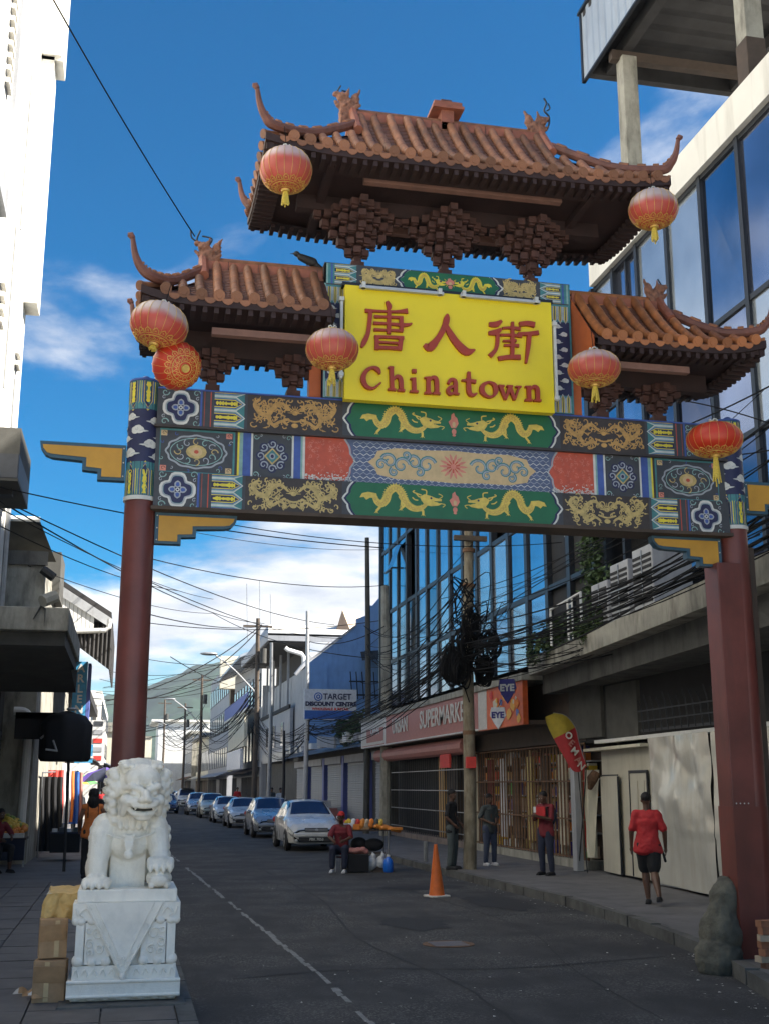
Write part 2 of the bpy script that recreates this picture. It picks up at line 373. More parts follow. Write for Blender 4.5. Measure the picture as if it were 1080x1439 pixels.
# asphalt: light chips of aggregate in uneven patches
m = MATS['asphalt']; t = m.node_tree; b = t.nodes['Principled BSDF']; g = t.nodes.new('ShaderNodeNewGeometry')
v = t.nodes.new('ShaderNodeTexVoronoi'); v.inputs['Scale'].default_value = 60; t.links.new(g.outputs[0], v.inputs[0])
r = t.nodes.new('ShaderNodeMapRange'); t.links.new(v.outputs['Color'], r.inputs[0]); r.inputs[1].default_value = .55; r.inputs[2].default_value = .85
n = t.nodes.new('ShaderNodeTexNoise'); n.inputs['Scale'].default_value = .8; n.inputs['Detail'].default_value = 4; t.links.new(g.outputs[0], n.inputs[0])
r2 = t.nodes.new('ShaderNodeMapRange'); t.links.new(n.outputs[0], r2.inputs[0]); r2.inputs[1].default_value = .42; r2.inputs[2].default_value = .62; r2.inputs[4].default_value = .6
mu = t.nodes.new('ShaderNodeMath'); mu.operation = 'MULTIPLY'; t.links.new(r.outputs[0], mu.inputs[0]); t.links.new(r2.outputs[0], mu.inputs[1])
old = b.inputs['Base Color'].links[0].from_socket
mx = t.nodes.new('ShaderNodeMix'); mx.data_type = 'RGBA'; t.links.new(mu.outputs[0], mx.inputs[0]); t.links.new(old, mx.inputs[6]); mx.inputs[7].default_value = (.23, .22, .20, 1)
t.links.new(mx.outputs[2], b.inputs['Base Color'])
# worn centre line: broken strip of paint, ragged by geometry
def paint_strip(y0, y1, w):
    mb = MB(); y = y0; rnd = random.Random(int(y0*10))
    while y < y1:
        l = rnd.uniform(.12, .5); x = 2.12-.031*max(0, y-13); a = w*rnd.uniform(.45, 1)/2; s = rnd.uniform(-.015, .015)
        if rnd.random() > .08: mb.add([(x-a+s, y, .004), (x+a+s, y+rnd.uniform(-.05, .05), .004), (x+a*rnd.uniform(.6, 1.1)+s, y+l, .004), (x-a*rnd.uniform(.6, 1.1)+s, y+l, .004)], [(0, 1, 2, 3)])
        y += l+.002
    return mb
pm('road_paint', (.21, .21, .20), .8, .4, 12, .2, 60, dirt=.7, dcol=(.07, .07, .07), dscale=(8, 8, 8), world=True)
lm = thing('lane_marking', 'worn broken white line running down the asphalt beside the stone lion', 'road marking', (2, 12, .004)); lm['kind'] = 'structure'
for y0, y1 in ((8.2, 10.9), (11.3, 12.2), (12.5, 30), (33, 45), (50, 62), (70, 82), (90, 102)): paint_strip(y0, y1, .095).build('line_dash', 'road_paint', lm)
# tar seams and cracks
def seam(pts, w, nm, seed):
    q = random.Random(seed); P = catmull([Vector((x, y, .0045)) for x, y in pts], 10); mb = MB(); L_ = []; R_ = []
    for i, p in enumerate(P):
        d = (P[min(i+1, len(P)-1)]-P[max(0, i-1)]).normalized(); n = Vector((-d.y, d.x, 0)); s_ = w*q.uniform(.4, 1.3)/2; p = p+n*q.uniform(-w, w)*.5; L_.append(p+n*s_); R_.append(p-n*s_)
    n_ = len(P); mb.add(L_+R_, [(i, i+1, i+1+n_, i+n_) for i in range(n_-1)]).build(nm, 'patch', kind='structure')
seam([(3.2, 9), (3.4, 12), (3.1, 16), (3.5, 22), (3.3, 30)], .035, 'road_seam', 1); seam([(1.2, 13), (2.6, 13.4), (4.2, 13.1), (6.3, 13.6)], .03, 'road_seam', 2); seam([(4.6, 10), (4.9, 13), (5.6, 17), (5.4, 24)], .02, 'road_crack', 3); seam([(1, 18), (2.5, 18.6), (5, 18.2), (7, 18.8)], .04, 'road_seam', 4)
mh = thing('manhole_cover', 'round iron manhole cover in the road left of the traffic cone', 'manhole cover', (4.1, 15.2, .004)); MB().lathe([(.33, 0), (.33, .004), (.30, .005)], 28).build('cover', 'rust', mh, local=True)
for k in range(5): MB().box(-.22, .22, -.2+.09*k, -.17+.09*k, .0055, .009).build('tread_bar', 'steel', mh, local=True)
# damp gutter patches by the cone
for c, rx, ry, s in (((5.9, 23.6), .95, .55, 3), ((6.35, 20.2), .55, 1.3, 5), ((4.2, 17.5), .5, .9, 8)):
    rnd = random.Random(s); mb = MB(); vs = []
    for k in range(26):
        a = 2*pi*k/26; q = rnd.uniform(.75, 1.1); vs.append((c[0]+rx*q*cos(a), c[1]+ry*q*sin(a), .005))
    mb.add(vs, [tuple(range(26))]).build('road_patch', 'patch', kind='structure')
# left pavement with slabs, right pavement with kerbstones
lp = thing('left_pavement', 'dark slabbed pavement behind the stone lion', 'pavement', (-1.5, 10, 0)); lp['kind'] = 'structure'
MB().box(-6, .52, 7, 260, 0, .125).build('pavement_bed', 'pave', lp)
sl = MB().box(-.292, .292, -.292, .292, 0, .025).mesh('paving_slab', 'slab')
for j in range(26):
    for i in range(6):
        inst('paving_slab', sl, lp, (.2-.6*i, 9.2+.6*j, .126+random.uniform(-.003, .004)), (random.uniform(-.006, .006), random.uniform(-.006, .006), 0))
MB().box(-6, .5, 7, 8.88, .125, .15).build('pavement_surface', 'pave', lp); MB().box(-6, .5, 24.52, 260, .125, .15).build('pavement_surface', 'pave', lp)
ks = MB().box(-.075, .075, -.485, .485, 0, .165).mesh('kerbstone', 'kerb')
for j in range(44): inst('kerbstone', ks, lp, (.58, 7.5+j, -.01), (0, 0, random.uniform(-.006, .006)))
rp = thing('right_pavement', 'concrete pavement along the closed shop fronts', 'pavement', (8.5, 10, 0)); rp['kind'] = 'structure'
def rpav(u, v): y = 5.5+(v**1.5)*254.5; return (lerp(kerbx(y)+.14, 18, u), y, .15)
MB().grid(rpav, 5, 90).build('pavement_surface', 'pave', rp)
for j in range(62):
    y = 6+j*1.0; x = kerbx(y); a = math.atan2(kerbx(y+.5)-kerbx(y-.5), 1.0)
    inst('kerbstone', ks, rp, (x+.075, y, -.012+random.uniform(-.008, .006)), (random.uniform(-.01, .01), random.uniform(-.02, .02), -a))
# distant hills
def hill(x, y, s=0):
    h = 0
    for (cx_, cy_, hx, hy, A) in ((190, 1450, 130, 260, 97), (70, 1500, 140, 330, 82), (-200, 1500, 220, 300, 100), (800, 1500, 420, 340, 260), (-700, 1500, 300, 300, 170)):
        h += A*math.exp(-((x-cx_)/hx)**2-((y-cy_)/hy)**2)*.86
    return h+(14*mnoise.fractal(Vector((x/90, y/90, 1.3)), 1, 2, 5)+3.5*mnoise.noise(Vector((x/9, y/9, 4))))*min(1, h/50)
MB().grid(lambda u, v: ((u-.5)*2600, 700+v*900, hill((u-.5)*2600, 700+v*900)-2), 420, 90).build('hills', 'leaf', smooth=True, kind='structure')
m = pm('hill_green', (.013, .032, .016), .95, .7, .03, 0, world=True); bpy.data.objects['hills'].data.materials[0] = m
# ------------------------------------------------------------------ right: glass building over shops
GX = 10.2
gb = thing('glass_building', 'long building with dark framed blue glass facade above shuttered shops right of the gate', 'building', (12, 18, 0))
MB().box(10.75, 24, 2, 48, 4.9, 13.3).box(10.9, 24, 2, 48, 0.1, 4.9).build('core', 'dark_wall', gb)
MB().box(10.05, 10.75, 2, 23.95, 13.32, 14.05).box(10.75, 24, 23.6, 23.95, 13.3, 14.05).box(10.75, 24, 2, 23.6, 13.3, 13.5).build('parapet', 'white_wall', gb)
MB().box(10.08, 10.75, 23.95, 48, 13.02, 13.28).build('parapet', 'frame', gb)
# panes: near part
PT = ['glass_pale', 'glass_grey', 'glass_blue', 'glass_deep', 'glass_pale', 'glass_grey']
ys = [23.95, 22.93, 21.65, 20.21, 18.72, 17.27, 15.8, 14.35, 12.9, 11.4, 10, 8, 6, 4, 2.1]; zs = [5.2, 7.85, 10.2, 13.3]
rnd = random.Random(4)
for i in range(len(ys)-1):
    for j in range(3):
        if j == 0 and ys[i] > 20.3: continue
        y1, y0 = ys[i]-.04, ys[i+1]+.04; z0, z1 = zs[j]+.03, zs[j+1]-.03; dx = rnd.uniform(0, .035)
        k = {2: (0, 1, 0, 0, 2, 1, 0, 2), 1: (2, 1, 3, 3, 1, 0, 3, 2), 0: (1, 1, 2, 3, 3, 2, 1, 0)}[j][i % 8]
        if i == 1 and j == 2:
            for q, (a, b_) in enumerate(((y0, (y0+y1)/2-.03), ((y0+y1)/2+.03, y1))):
                MB().box(10.26, 10.28, a, b_, 11.2, z1).build('pane', PT[k], gb)
            MB().box(10.26, 10.28, y0, y1, z0, 11.1).build('pane', 'glass_pale', gb); MB().box(10.2, 10.3, y0, y1, 11.1, 11.2).box(10.2, 10.3, (y0+y1)/2-.03, (y0+y1)/2+.03, 11.2, z1).build('mullion', 'frame', gb)
        else: MB().add([(10.205+dx*.3, y0, z0), (10.205, y1, z0), (10.205+.01, y1, z1), (10.205+dx*.2, y0, z1)], [(0, 1, 2, 3)]).build('pane', PT[k], gb)
for y in ys: MB().box(10.15, 10.30, y-.06, y+.06, 5.2, 13.32).build('mullion', 'frame', gb)
for z in (7.85, 10.2, 13.27): MB().box(10.17, 10.36, 2.1, 23.9, z-.05, z+.05).build('transom', 'frame', gb)
# far, narrow bays
ysb = [47.9-1.545*i for i in range(16)]; zb = [5.0, 6.8, 8.85, 11.5, 13.0]
for i in range(len(ysb)-1):
    for j in range(4):
        if ysb[i] < 29 and j < 2: continue
        if rnd.random() < .05 and j > 1: continue
        y1, y0 = ysb[i]-.11, ysb[i+1]+.11; dx = rnd.uniform(0, .02); k = rnd.choice((0, 2, 2, 1, 1)) if j > 1 else rnd.choice((1, 0, 3, 2))
        if i in (0, 1, 2) and j > 1: k = 2
        MB().add([(10.215+dx*.4, y0, zb[j]+.03), (10.215, y1, zb[j]+.03), (10.218, y1, zb[j+1]-.03), (10.215+dx*.2, y0, zb[j+1]-.03)], [(0, 1, 2, 3)]).build('pane', PT[k], gb)
for y in ysb: MB().box(10.16, 10.35, y-.11, y+.11, 5.0, 13.02).build('mullion', 'frame', gb)
for z in zb[1:4]: MB().box(10.175, 10.35, 24.5, 47.9, z-.07, z+.07).build('transom', 'frame', gb)
MB().box(10.12, 10.75, 47.9, 48.1, 5, 13.02).build('end_frame', 'frame', gb)
MB().add([(9.75, 43.9, 10.2), (9.75, 45.0, 10.2), (10.15, 45.0, 11.3), (10.15, 43.9, 11.3)], [(0, 1, 2, 3)]).build('open_window', 'glass_deep', gb, solid=0)
MB().box(9.72, 10.2, 43.86, 43.92, 10.2, 10.26).box(9.7, 9.76, 43.9, 45, 10.17, 10.24).build('open_window_frame', 'frame', gb)
# stained wall and recess with roller between the two glazed parts
MB().box(10.3, 10.74, 24.1, 28.9, 5.0, 8.7).build('recess_wall', 'dark_wall', gb)
MB().box(10.2, 10.3, 21.9, 23.6, 7.4, 7.8).build('window_head', 'cream_paint', gb)
MB().box(10.22, 10.3, 24.4, 26.6, 7.9, 8.75).build('stained_panel', 'concrete', gb)
# concrete ledge with pipes
def ledge_x(y): return lerp(8.02, 9.35, max(0, min(1, (y-13)/13.5)))
mb = MB()
for a in range(2, 27):
    x0, x1 = ledge_x(a), ledge_x(a+1)
    for (za, zb_, dx) in ((4.55, 4.95, 0),):
        mb.add([(x0, a, za), (x1, a+1, za), (x1, a+1, zb_), (x0, a, zb_), (10.8, a, za), (10.8, a+1, za), (10.8, a+1, zb_), (10.8, a, zb_)], [(0, 1, 2, 3), (3, 2, 6, 7), (0, 4, 5, 1), (4, 7, 6, 5), (0, 3, 7, 4), (1, 5, 6, 2)])
mb.build('ledge', 'concrete', gb)
mb = MB()
for a in range(2, 27):
    x0, x1 = ledge_x(a)+.35, ledge_x(a+1)+.35
    mb.add([(x0, a, 4.1), (x1, a+1, 4.1), (x1, a+1, 4.55), (x0, a, 4.55), (10.8, a, 4.1), (10.8, a+1, 4.1)], [(0, 1, 2, 3), (0, 4, 5, 1)])
mb.build('ledge_fascia', 'concrete_dark', gb)
MB().box(9.2, 10.2, 27.1, 47.5, 4.45, 4.62).build('ledge', 'concrete', gb)
MB().box(10.12, 10.2, 2, 26.9, 2.9, 4.55).build('upper_wall', 'dark_wall', gb)
for (a, b_, z0, z1) in ((22.4, 24.0, 2.95, 4.05), (24.3, 26.2, 3.0, 4.1)): MB().box(10.04, 10.12, a, b_, z0, z1).build('grey_panel', 'grime_shade', gb)
# window grille in the dark opening above the hoarding
gr = MB().box(10.0, 10.02, 18.6, 22.2, 3.0, 3.05).build('window_grille', 'frame', gb)
for k in range(13): MB().tube([(10.0, 18.7+k*.28, 3.0), (9.97, 18.72+k*.28, 3.5), (9.93, 18.76+k*.28, 3.62+.05*(k % 3))], .012, 5).build('bar', 'frame', gr)
for z in (3.2, 3.4): MB().box(9.96, 9.98, 18.6, 22.2, z, z+.02).build('bar', 'frame', gr)
# hoarding doors and metal sheet on slanted line
def hx(y): return lerp(9.62, 10.15, max(0, min(1, (y-18.8)/6)))
def slab_on(y0, y1, z0, z1, off, th=.04, mb=None):
    mb = mb or MB(); xa, xb = hx(y0)-off, hx(y1)-off
    return mb.add([(xa, y0, z0), (xb, y1, z0), (xb, y1, z1), (xa, y0, z1), (xa+th, y0, z0), (xb+th, y1, z0), (xb+th, y1, z1), (xa+th, y0, z1)], [(0, 1, 2, 3), (7, 6, 5, 4), (3, 2, 6, 7), (0, 4, 5, 1), (0, 3, 7, 4), (1, 5, 6, 2)])
hd = thing('hoarding', 'tall white painted metal and plywood hoarding with doors behind the man in red', 'hoarding', (9.8, 21.5, .15))
pm('white_sheet', (.52, .51, .46), .22, .08, 1.2, .5, 2.2, metal=.15, dirt=.35, dcol=(.33, .30, .22), world=True)
pm('ply', (.50, .47, .38), .6, .08, 1.5, .08, 20, dirt=.4, dcol=(.3, .26, .18), world=True)
def dent(y0, y1, z0, z1, seed):
    def f(u, v):
        y = lerp(y0, y1, u); z = lerp(z0, z1, v); x = hx(y)-.05
        q = mnoise.fractal(Vector((y*1.3+seed, z*1.1, seed)), 1, 2, 3)*.05+abs(mnoise.noise(Vector((y*.9-z*1.1, seed, z*.5))))*.05
        return (x-q*(1 if z > 1.1 else .4), y, z)
    return MB().grid(f, 30, 36)
for k, (a, b_) in enumerate(((12, 15.2), (15.2, 18.45), (18.5, 21.4))): dent(a, b_, .2, 2.85, k*3.1+1).build('metal_sheet', 'white_sheet', hd, smooth=True)
slab_on(12, 21.45, .17, .2, .07, .1).build('bottom_rail', 'steel', hd)
slab_on(21.45, 24.6, .2, 2.72, 0).build('plywood_board', 'ply', hd)
slab_on(12, 24.7, 2.86, 2.93, .12, .2).build('top_rail', 'white_paint', hd)
slab_on(21.5, 25.2, 2.7, 2.76, .2, .3).build('top_rail', 'cream_paint', hd)
d = slab_on(21.62, 22.62, .22, 2.2, .05).build('door', 'ply', hd); slab_on(21.75, 22.05, .5, 2.05, .062, .01).build('door_panel', 'ply', d); slab_on(22.15, 22.5, .5, 2.05, .062, .01).build('door_panel', 'ply', d)
mb = slab_on(21.58, 21.62, .22, 2.26, .065); slab_on(22.62, 22.66, .22, 2.26, .065, mb=mb); slab_on(21.62, 22.62, 2.21, 2.26, .065, mb=mb); mb.build('door_frame', 'frame', hd)
d = slab_on(23.3, 24.45, .2, 2.15, .09).build('door', 'ply', hd); slab_on(23.27, 23.3, .2, 2.15, .1).build('edge', 'frame', d)
slab_on(23.25, 24.5, 2.16, 2.19, .1, .02).build('door_frame', 'frame', hd)
# loose sheet and post beside the hoarding
sh = MB().grid(lambda u, v: (9.95+.1*sin(u*9+v*2)+.1*v, 24.75+.35*u+.12*sin(v*3), lerp(.45, 2.3, v)), 10, 12).build('hanging_sheet', 'cream_paint', solid=0, label='pale crumpled plastic sheet hanging beside the grey post and hoarding door', cat='sheet')
MB().tube([(9.75, 24.7, .15), (9.7, 24.9, 2.3)], .012, 5).build('sheet_tie', 'black', sh)
MB().tube([(10.0, 24.6, 2.25), (9.9, 24.6, 2.1), (9.9, 24.75, 1.9)], [.09, .12, .05], 8).build('rolled_end', 'rust', sh)
MB().box(9.7, 9.86, 25.15, 25.4, .15, 2.9).build('shop_post', 'grey_paint', label='square grey steel post left of the hoarding under the feather flag', cat='post', bev=.01)
# open grille shop with goods behind
gs = thing('grille_shop', 'shop front behind an expanding security grille with coloured goods inside', 'shop front', (10.3, 29.7, .15))
MB().box(10.55, 10.9, 25.4, 34.2, .15, 3.3).build('back_wall', 'brown_wall', gs)
MB().box(10.1, 10.75, 25.4, 47.5, 2.95, 4.45).build('fascia', 'brown_wall', gs)
MB().box(10.05, 10.55, 25.4, 34.2, .15, .34).build('sill', 'concrete', gs)
rnd = random.Random(12); cols = ['u_red', 'u_yel', 'cream_paint', 'sign_white', 'u_org', 'gold_pale', 'eye_blue', 'peach', 'fruit_o', 'white_paint', 'u_grn', 'sign_pink', 'brick_p']  # bright goods colours stand in for the lit shop interior
for z in (.9, 1.3, 1.7, 2.1, 2.5):
    MB().box(10.3, 10.55, 25.6, 34, z, z+.03).build('shelf', 'grey_paint', gs)
for k in range(230):
    z = rnd.choice((.37, .93, 1.33, 1.73, 2.13, 2.53)); y = rnd.uniform(25.7, 33.8); w_ = rnd.uniform(.05, .18); h_ = rnd.uniform(.14, .34)
    MB().box(10.3, 10.5, y, y+w_, z, z+h_).build('packet', rnd.choice(cols), gs)
for k in range(7): y = 26+k*1.15; MB().box(10.22, 10.29, y, y+.42, .6, 2.7).build('poster_strip', ['u_red', 'cream_paint', 'brown_wall', 'gold_pale', 'brown_wall', 'sign_white', 'c_maroon'][k], gs)
bar = MB().box(-.008, .008, -.012, .012, 0, 2.58).mesh('grille_bar', 'rust')
for k in range(76): inst('grille_bar', bar, gs, (10.12+.02*(k % 2), 25.5+k*.114, .34), (0, 0, rnd.uniform(-.5, .5)))
for z in (.36, 1.2, 2.05, 2.88): MB().box(10.08, 10.1, 25.45, 34.15, z, z+.035).build('grille_rail', 'rust', gs)
MB().box(10.0, 10.2, 34.15, 34.4, .15, 3).build('door_post', 'cream_paint', gs)
# dark closed shop with grid
cs = thing('dark_shop', 'unlit shop front with grid shutter and rolled beige awning below the supermarket sign', 'shop front', (10.3, 40.5, .15))
MB().box(10.5, 10.9, 34.4, 46.3, .15, 3).build('back_wall', 'dark_wall', cs)
MB().box(10.3, 10.5, 36.9, 38.2, .3, 2.9).build('door', 'brown_wall', cs)
MB().box(10.3, 10.5, 38.5, 39.2, .3, 2.9).build('door', 'gold', cs)
for z in (.5, 1.15, 1.8, 2.45): MB().box(10.14, 10.17, 34.4, 46.3, z, z+.03).build('grid_rail', 'steel', cs)
for k in range(40): MB().box(10.17, 10.19, 34.6+k*.3, 34.625+k*.3, .15, 2.95).build('grid_bar', 'frame', cs)
MB().box(10.0, 10.5, 34.4, 46.3, .15, .32).build('step', 'concrete_dark', cs)
MB().tube([(9.7, 33.6, 3.1), (9.7, 46, 3.1)], .24, 12).build('rolled_awning', 'sign_pink', cs)
pm('awn', (.26, .20, .165), .85, .2, 3, .3, 10, dirt=.5); cs.children[-1].data.materials[0] = MATS['awn']
MB().box(9.5, 9.56, 34.9, 36.0, 2.5, 2.9).build('hanging_sign', 'u_red', label='small red sign hanging below the rolled beige awning', cat='sign')
# supermarket sign
ss = thing('supermarket_sign', 'long faded pink shop sign reading SUPERMARKET above the pavement', 'shop sign', (9.25, 39, 3.45))
MB().box(9.26, 9.42, 31.0, 47.3, 3.46, 4.5).build('board', 'sign_pink', ss)
MB().box(9.42, 10.1, 27.2, 47.3, 3.4, 3.5).build('soffit', 'brown_wall', ss)
MB().box(9.245, 9.26, 42.85, 47.2, 3.5, 4.46).build('panel', 'sign_w', ss); MB().box(9.238, 9.245, 43.1, 46.2, 3.6, 4.1).build('panel_print', 'sign_pink', ss)
for y in (42.8, 47.25): MB().box(9.24, 9.26, y-.04, y+.04, 3.46, 4.5).build('trim', 'white_paint', ss)
MB().box(9.24, 9.43, 31, 47.3, 4.5, 4.55).box(9.24, 9.43, 31, 47.3, 3.42, 3.46).build('edge', 'white_paint', ss)
for body, yc, sz, sx, mt in (('SUPERMARKET', 34.6, .78, 1.13, 'sign_w'), ('URBAN', 40.4, .72, 1.0, 'sign_w'), ('OPEN', 44.6, .4, 1.5, 'whitep')):
    tb = text_mb(body, sz, .006, .012, sx); xf(tb, (9.235, yc, 4.0), -pi/2); tb.build('lettering', mt, ss)
# orange promotional banner
ob = thing('orange_banner', 'bright orange printed banner beside the concrete pole above the grille shop', 'banner', (9.25, 29, 3.4))
MB().box(9.27, 9.4, 27.25, 31.0, 3.4, 4.5).build('board', 'banner_o', ob); MB().box(9.26, 9.27, 30.2, 30.98, 3.42, 4.48).build('pale_end', 'sign_w', ob)
for k in range(22):
    y = rnd.uniform(27.5, 29.9); z = rnd.uniform(3.5, 4.3); r_ = rnd.uniform(.06, .2); mb = MB(); c_ = [(9.262-.0006*k, y+r_*1.4*cos(a*pi/5)*rnd.uniform(.6, 1), z+r_*sin(a*pi/5)*rnd.uniform(.6, 1)) for a in range(10)]
    mb.add(c_, [tuple(range(10))]).build('print_shape', rnd.choice(['banner_y', 'banner_y', 'u_red', 'u_org', 'cream_paint', 'bluep']), ob)
def badge(name, loc, s, mt, lab, y=0):
    t_ = thing(name, lab, 'sign', loc)
    P = [(-.34, .5), (.34, .5), (.42, .1), (.2, -.3), (0, -.6), (-.2, -.3), (-.42, .1)]
    mb = MB(); n_ = len(P); mb.add([(p[0]*s, -.02, p[1]*s) for p in P]+[(p[0]*s, .02, p[1]*s) for p in P], [tuple(range(n_)), tuple(range(2*n_-1, n_-1, -1))]+[(i, i+n_, (i+1) % n_+n_, (i+1) % n_) for i in range(n_)]); mb.build('shield', mt, t_, local=True)
    xf(text_mb('EYE', .42*s, .004, .02*s), (0, -.028, .1*s)).build('lettering', 'whitep' if mt == 'eye_blue' else 'eye_blue', t_, local=True)
    MB().tube([(0, 0, .5*s), (0, .3, .9*s)], .008, 5).build('cord', 'cable', t_, local=True); t_.rotation_euler = (0, 0, -.6); return t_
badge('shield_sign', at(712, 970, Y=26.6), .52, 'eye_blue', 'dark blue shield sign reading EYE hanging over the orange banner', 0)
badge('shield_sign', at(699, 1008, Y=26.6), .46, 'sign_white', 'small white shield sign reading EYE hanging below the blue one')
# terrace roof on the glass building
tr = thing('terrace_canopy', 'open rooftop terrace roof of corrugated metal on concrete columns', 'roof canopy', (14, 15, 13.5))
mb = MB()
def corr(fn, n, amp, mbx):
    vs = []
    for i in range(n+1):
        for e in (0, 1): vs.append(fn(i, e, amp*(1 if i % 2 else -1)))
    mbx.add(vs, [(2*i, 2*i+2, 2*i+3, 2*i+1) for i in range(n)])
corr(lambda i, e, a: (10.5+a, 1.6+23.2*i/120, 19.35 if not e else 21.25), 120, .018, mb); mb.build('fascia_sheet', 'corr', tr)
MB().box(10.42, 10.6, 1.5, 24.9, 21.25, 21.33).box(10.48, 10.56, 1.5, 24.85, 19.3, 19.36).box(10.46, 10.56, 24.76, 24.86, 19.3, 21.28).build('flashing', 'frame', tr)
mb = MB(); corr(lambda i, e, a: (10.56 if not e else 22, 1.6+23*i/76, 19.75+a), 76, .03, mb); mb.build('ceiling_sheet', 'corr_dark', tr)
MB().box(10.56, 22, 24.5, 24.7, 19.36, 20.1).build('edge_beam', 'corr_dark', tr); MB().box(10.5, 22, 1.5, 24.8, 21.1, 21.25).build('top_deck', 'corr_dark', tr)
for x in (11.1, 14.5, 18): MB().box(x-.12, x+.12, 1.8, 24.5, 19.4, 19.72).build('beam', 'corr_dark', tr)
for y in (23.6, 18.05, 12.5, 7, 2.2): MB().box(10.7, 22, y-.1, y+.1, 19.15, 19.4).build('rafter', 'brown_wall', tr)
for y in (18.05,): MB().box(10.885, 11.295, y-.205, y+.205, 13.5, 15.9).build('bare_lower_column', 'brown_wall', tr, bev=.02)
for y in (23.55, 18.05, 12.5, 7, 2.3): MB().box(10.9, 11.28, y-.19, y+.19, 13.5, 19.2).build('column', 'concrete', tr, bev=.02)
MB().box(14.5, 14.8, 23.4, 23.7, 13.5, 19.2).build('column', 'rust', tr)
# air conditioners and gate frame on the ledge
ac = thing('air_conditioner', 'boxy grey air conditioner unit on the ledge, middle of three under the gate bracket', 'air conditioner', (9.4, 20.6, 4.96), 'air conditioners on the concrete ledge')
MB().box(-.38, .38, -.42, .42, .05, 1.15).build('casing', 'grey_paint', ac, local=True, bev=.02)
for k in range(9): MB().box(-.395, -.38, -.38, .38, .15+k*.1, .2+k*.1).build('louvre', 'dark_wall', ac, local=True)
MB().box(-.4, -.38, -.01, .01, .1, 1.1).box(-.402, -.38, -.38, .38, .6, .62).build('guard', 'steel', ac, local=True); MB().box(-.36, .36, -.4, .4, 0, .05).build('stand', 'frame', ac, local=True)
for y, s, lab in ((21.9, .85, 'lower grey air conditioner at the far end of the concrete ledge'), (19.25, 1.02, 'grey air conditioner on the ledge nearest the red pillar')):
    c = copy_tree(ac); c.location = (ledge_x(y)+.6, y, 4.96); c.scale = (1, 1, s); c['label'] = lab
ac.location = (ledge_x(20.6)+.6, 20.6, 4.96)
gf = thing('ledge_gate', 'small white tubular frame gate standing on the concrete ledge', 'gate', (9, 23.3, 4.95))
MB().tube([(9.0, 22.6, 4.95), (9.0, 22.6, 5.85), (9.0, 24.4, 5.75), (9.0, 24.4, 4.95)], .03, 6).build('outer_frame', 'white_paint', gf)
MB().tube([(9.0, 23.35, 4.95), (9.0, 23.35, 5.8)], .025, 6).tube([(9.0, 23.1, 4.95), (9.0, 23.1, 5.8)], .02, 6).build('post', 'white_paint', gf)
for k in range(4): MB().tube([(9, 23.1, 5.1+k*.2), (9, 23.35, 5.1+k*.2)], .015, 5).build('rung', 'white_paint', gf)
# creepers on the ledge and mullions (nobody could count the leaves)
def foliage(c_list, n, size, seed, mb=None):
    mb = mb or MB(); r_ = random.Random(seed)
    for _ in range(n):
        c, rad = r_.choice(c_list); d_ = Vector((r_.gauss(0, 1), r_.gauss(0, 1), r_.gauss(0, 1))).normalized()*rad*r_.random()**.5
        p = Vector(c)+Vector((d_.x*.6, d_.y, d_.z)); a = Vector((r_.gauss(0, 1), r_.gauss(0, 1), r_.gauss(0, .6))).normalized(); b_ = a.cross(Vector((r_.gauss(0, 1), r_.gauss(0, 1), r_.gauss(0, 1)))).normalized(); s_ = size*r_.uniform(.6, 1.3)
        mb.add([p, p+a*s_*.5+b_*s_*.28, p+a*s_, p+a*s_*.5-b_*s_*.28], [(0, 1, 2, 3)], r_.randint(0, 1))
    return mb
cl = [((9.9, 24.0+random.uniform(-.4, .4), 4.9+i*.32), .42) for i in range(11)]+[((9.0+.1*i, 25.6-.35*i, 5.0+.1*i), .38) for i in range(5)]+[((9.1, 21.9, 5.2), .3), ((8.9, 22.3, 5.0), .3)]
foliage(cl, 3600, .12, 3).build('creeper', ['leaf', 'leaf2'], kind='stuff', label='dark green creeper climbing the mullions above the concrete ledge', cat='creeper')
# ------------------------------------------------------------------ right: low shuttered shops
sb = thing('shutter_row', 'low row of shops with grey roller shutters between blue piers', 'building', (12, 60, 0))
MB().box(10.6, 18, 48.1, 92, .1, 3.9).build('wall', 'grime_shade', sb)
rnd = random.Random(9)
slat = MB().box(-.02, .02, -2.28, 2.28, 0, .088).mesh('shutter_slat', 'shutter')
k = 0
for yc in (49.2, 54.6, 60.4, 66.2, 72):
    hw = 2.28 if k else 1.1
    shu = MB().box(10.5, 10.58, yc-hw, yc+hw, .2, 3.1).build('roller_shutter', 'shutter', sb)
    for j in range(28): inst('shutter_slat', slat, shu, (10.47+.012*(j % 2), yc, .2+j*.104), (0, .25, 0), (1, hw/2.28, 1))
    MB().box(10.3, 10.6, yc-hw-.1, yc+hw+.1, 3.05, 3.4).build('shutter_box', 'grey_paint', shu)
    if k: MB().box(10.35, 10.6, yc-2.95, yc-2.4, .15, 3.4).build('pier', 'blue_trim', sb)
    k += 1
mb = MB(); corr(lambda i, e, a: (9.3 if not e else 10.6, 48.2+27*i/100, (3.55 if not e else 3.95)+a), 100, .03, mb); mb.build('awning', 'steel', sb)
for k in range(26): MB().box(9.35+rnd.uniform(0, .4), 9.9, 48.6+k, 49.2+k+rnd.uniform(0, .4), 3.85, 3.95+rnd.uniform(.03, .35)).build('junk', rnd.choice(['steel', 'rust', 'grey_paint', 'white_paint']), sb)
MB().box(9.2, 9.32, 53.5, 58.5, 3.75, 4.25, M=Matrix.Rotation(.05, 3, 'X')).build('old_sign', 'grey_paint', sb)
cl = [((9.8, 50+i*1.1, 4.45), .75) for i in range(5)]
foliage(cl, 1500, .2, 8).build('shrub_heap', ['leaf', 'leaf2'], kind='stuff', label='tangle of dark creeper on the low awning beside the discount sign', cat='creeper')
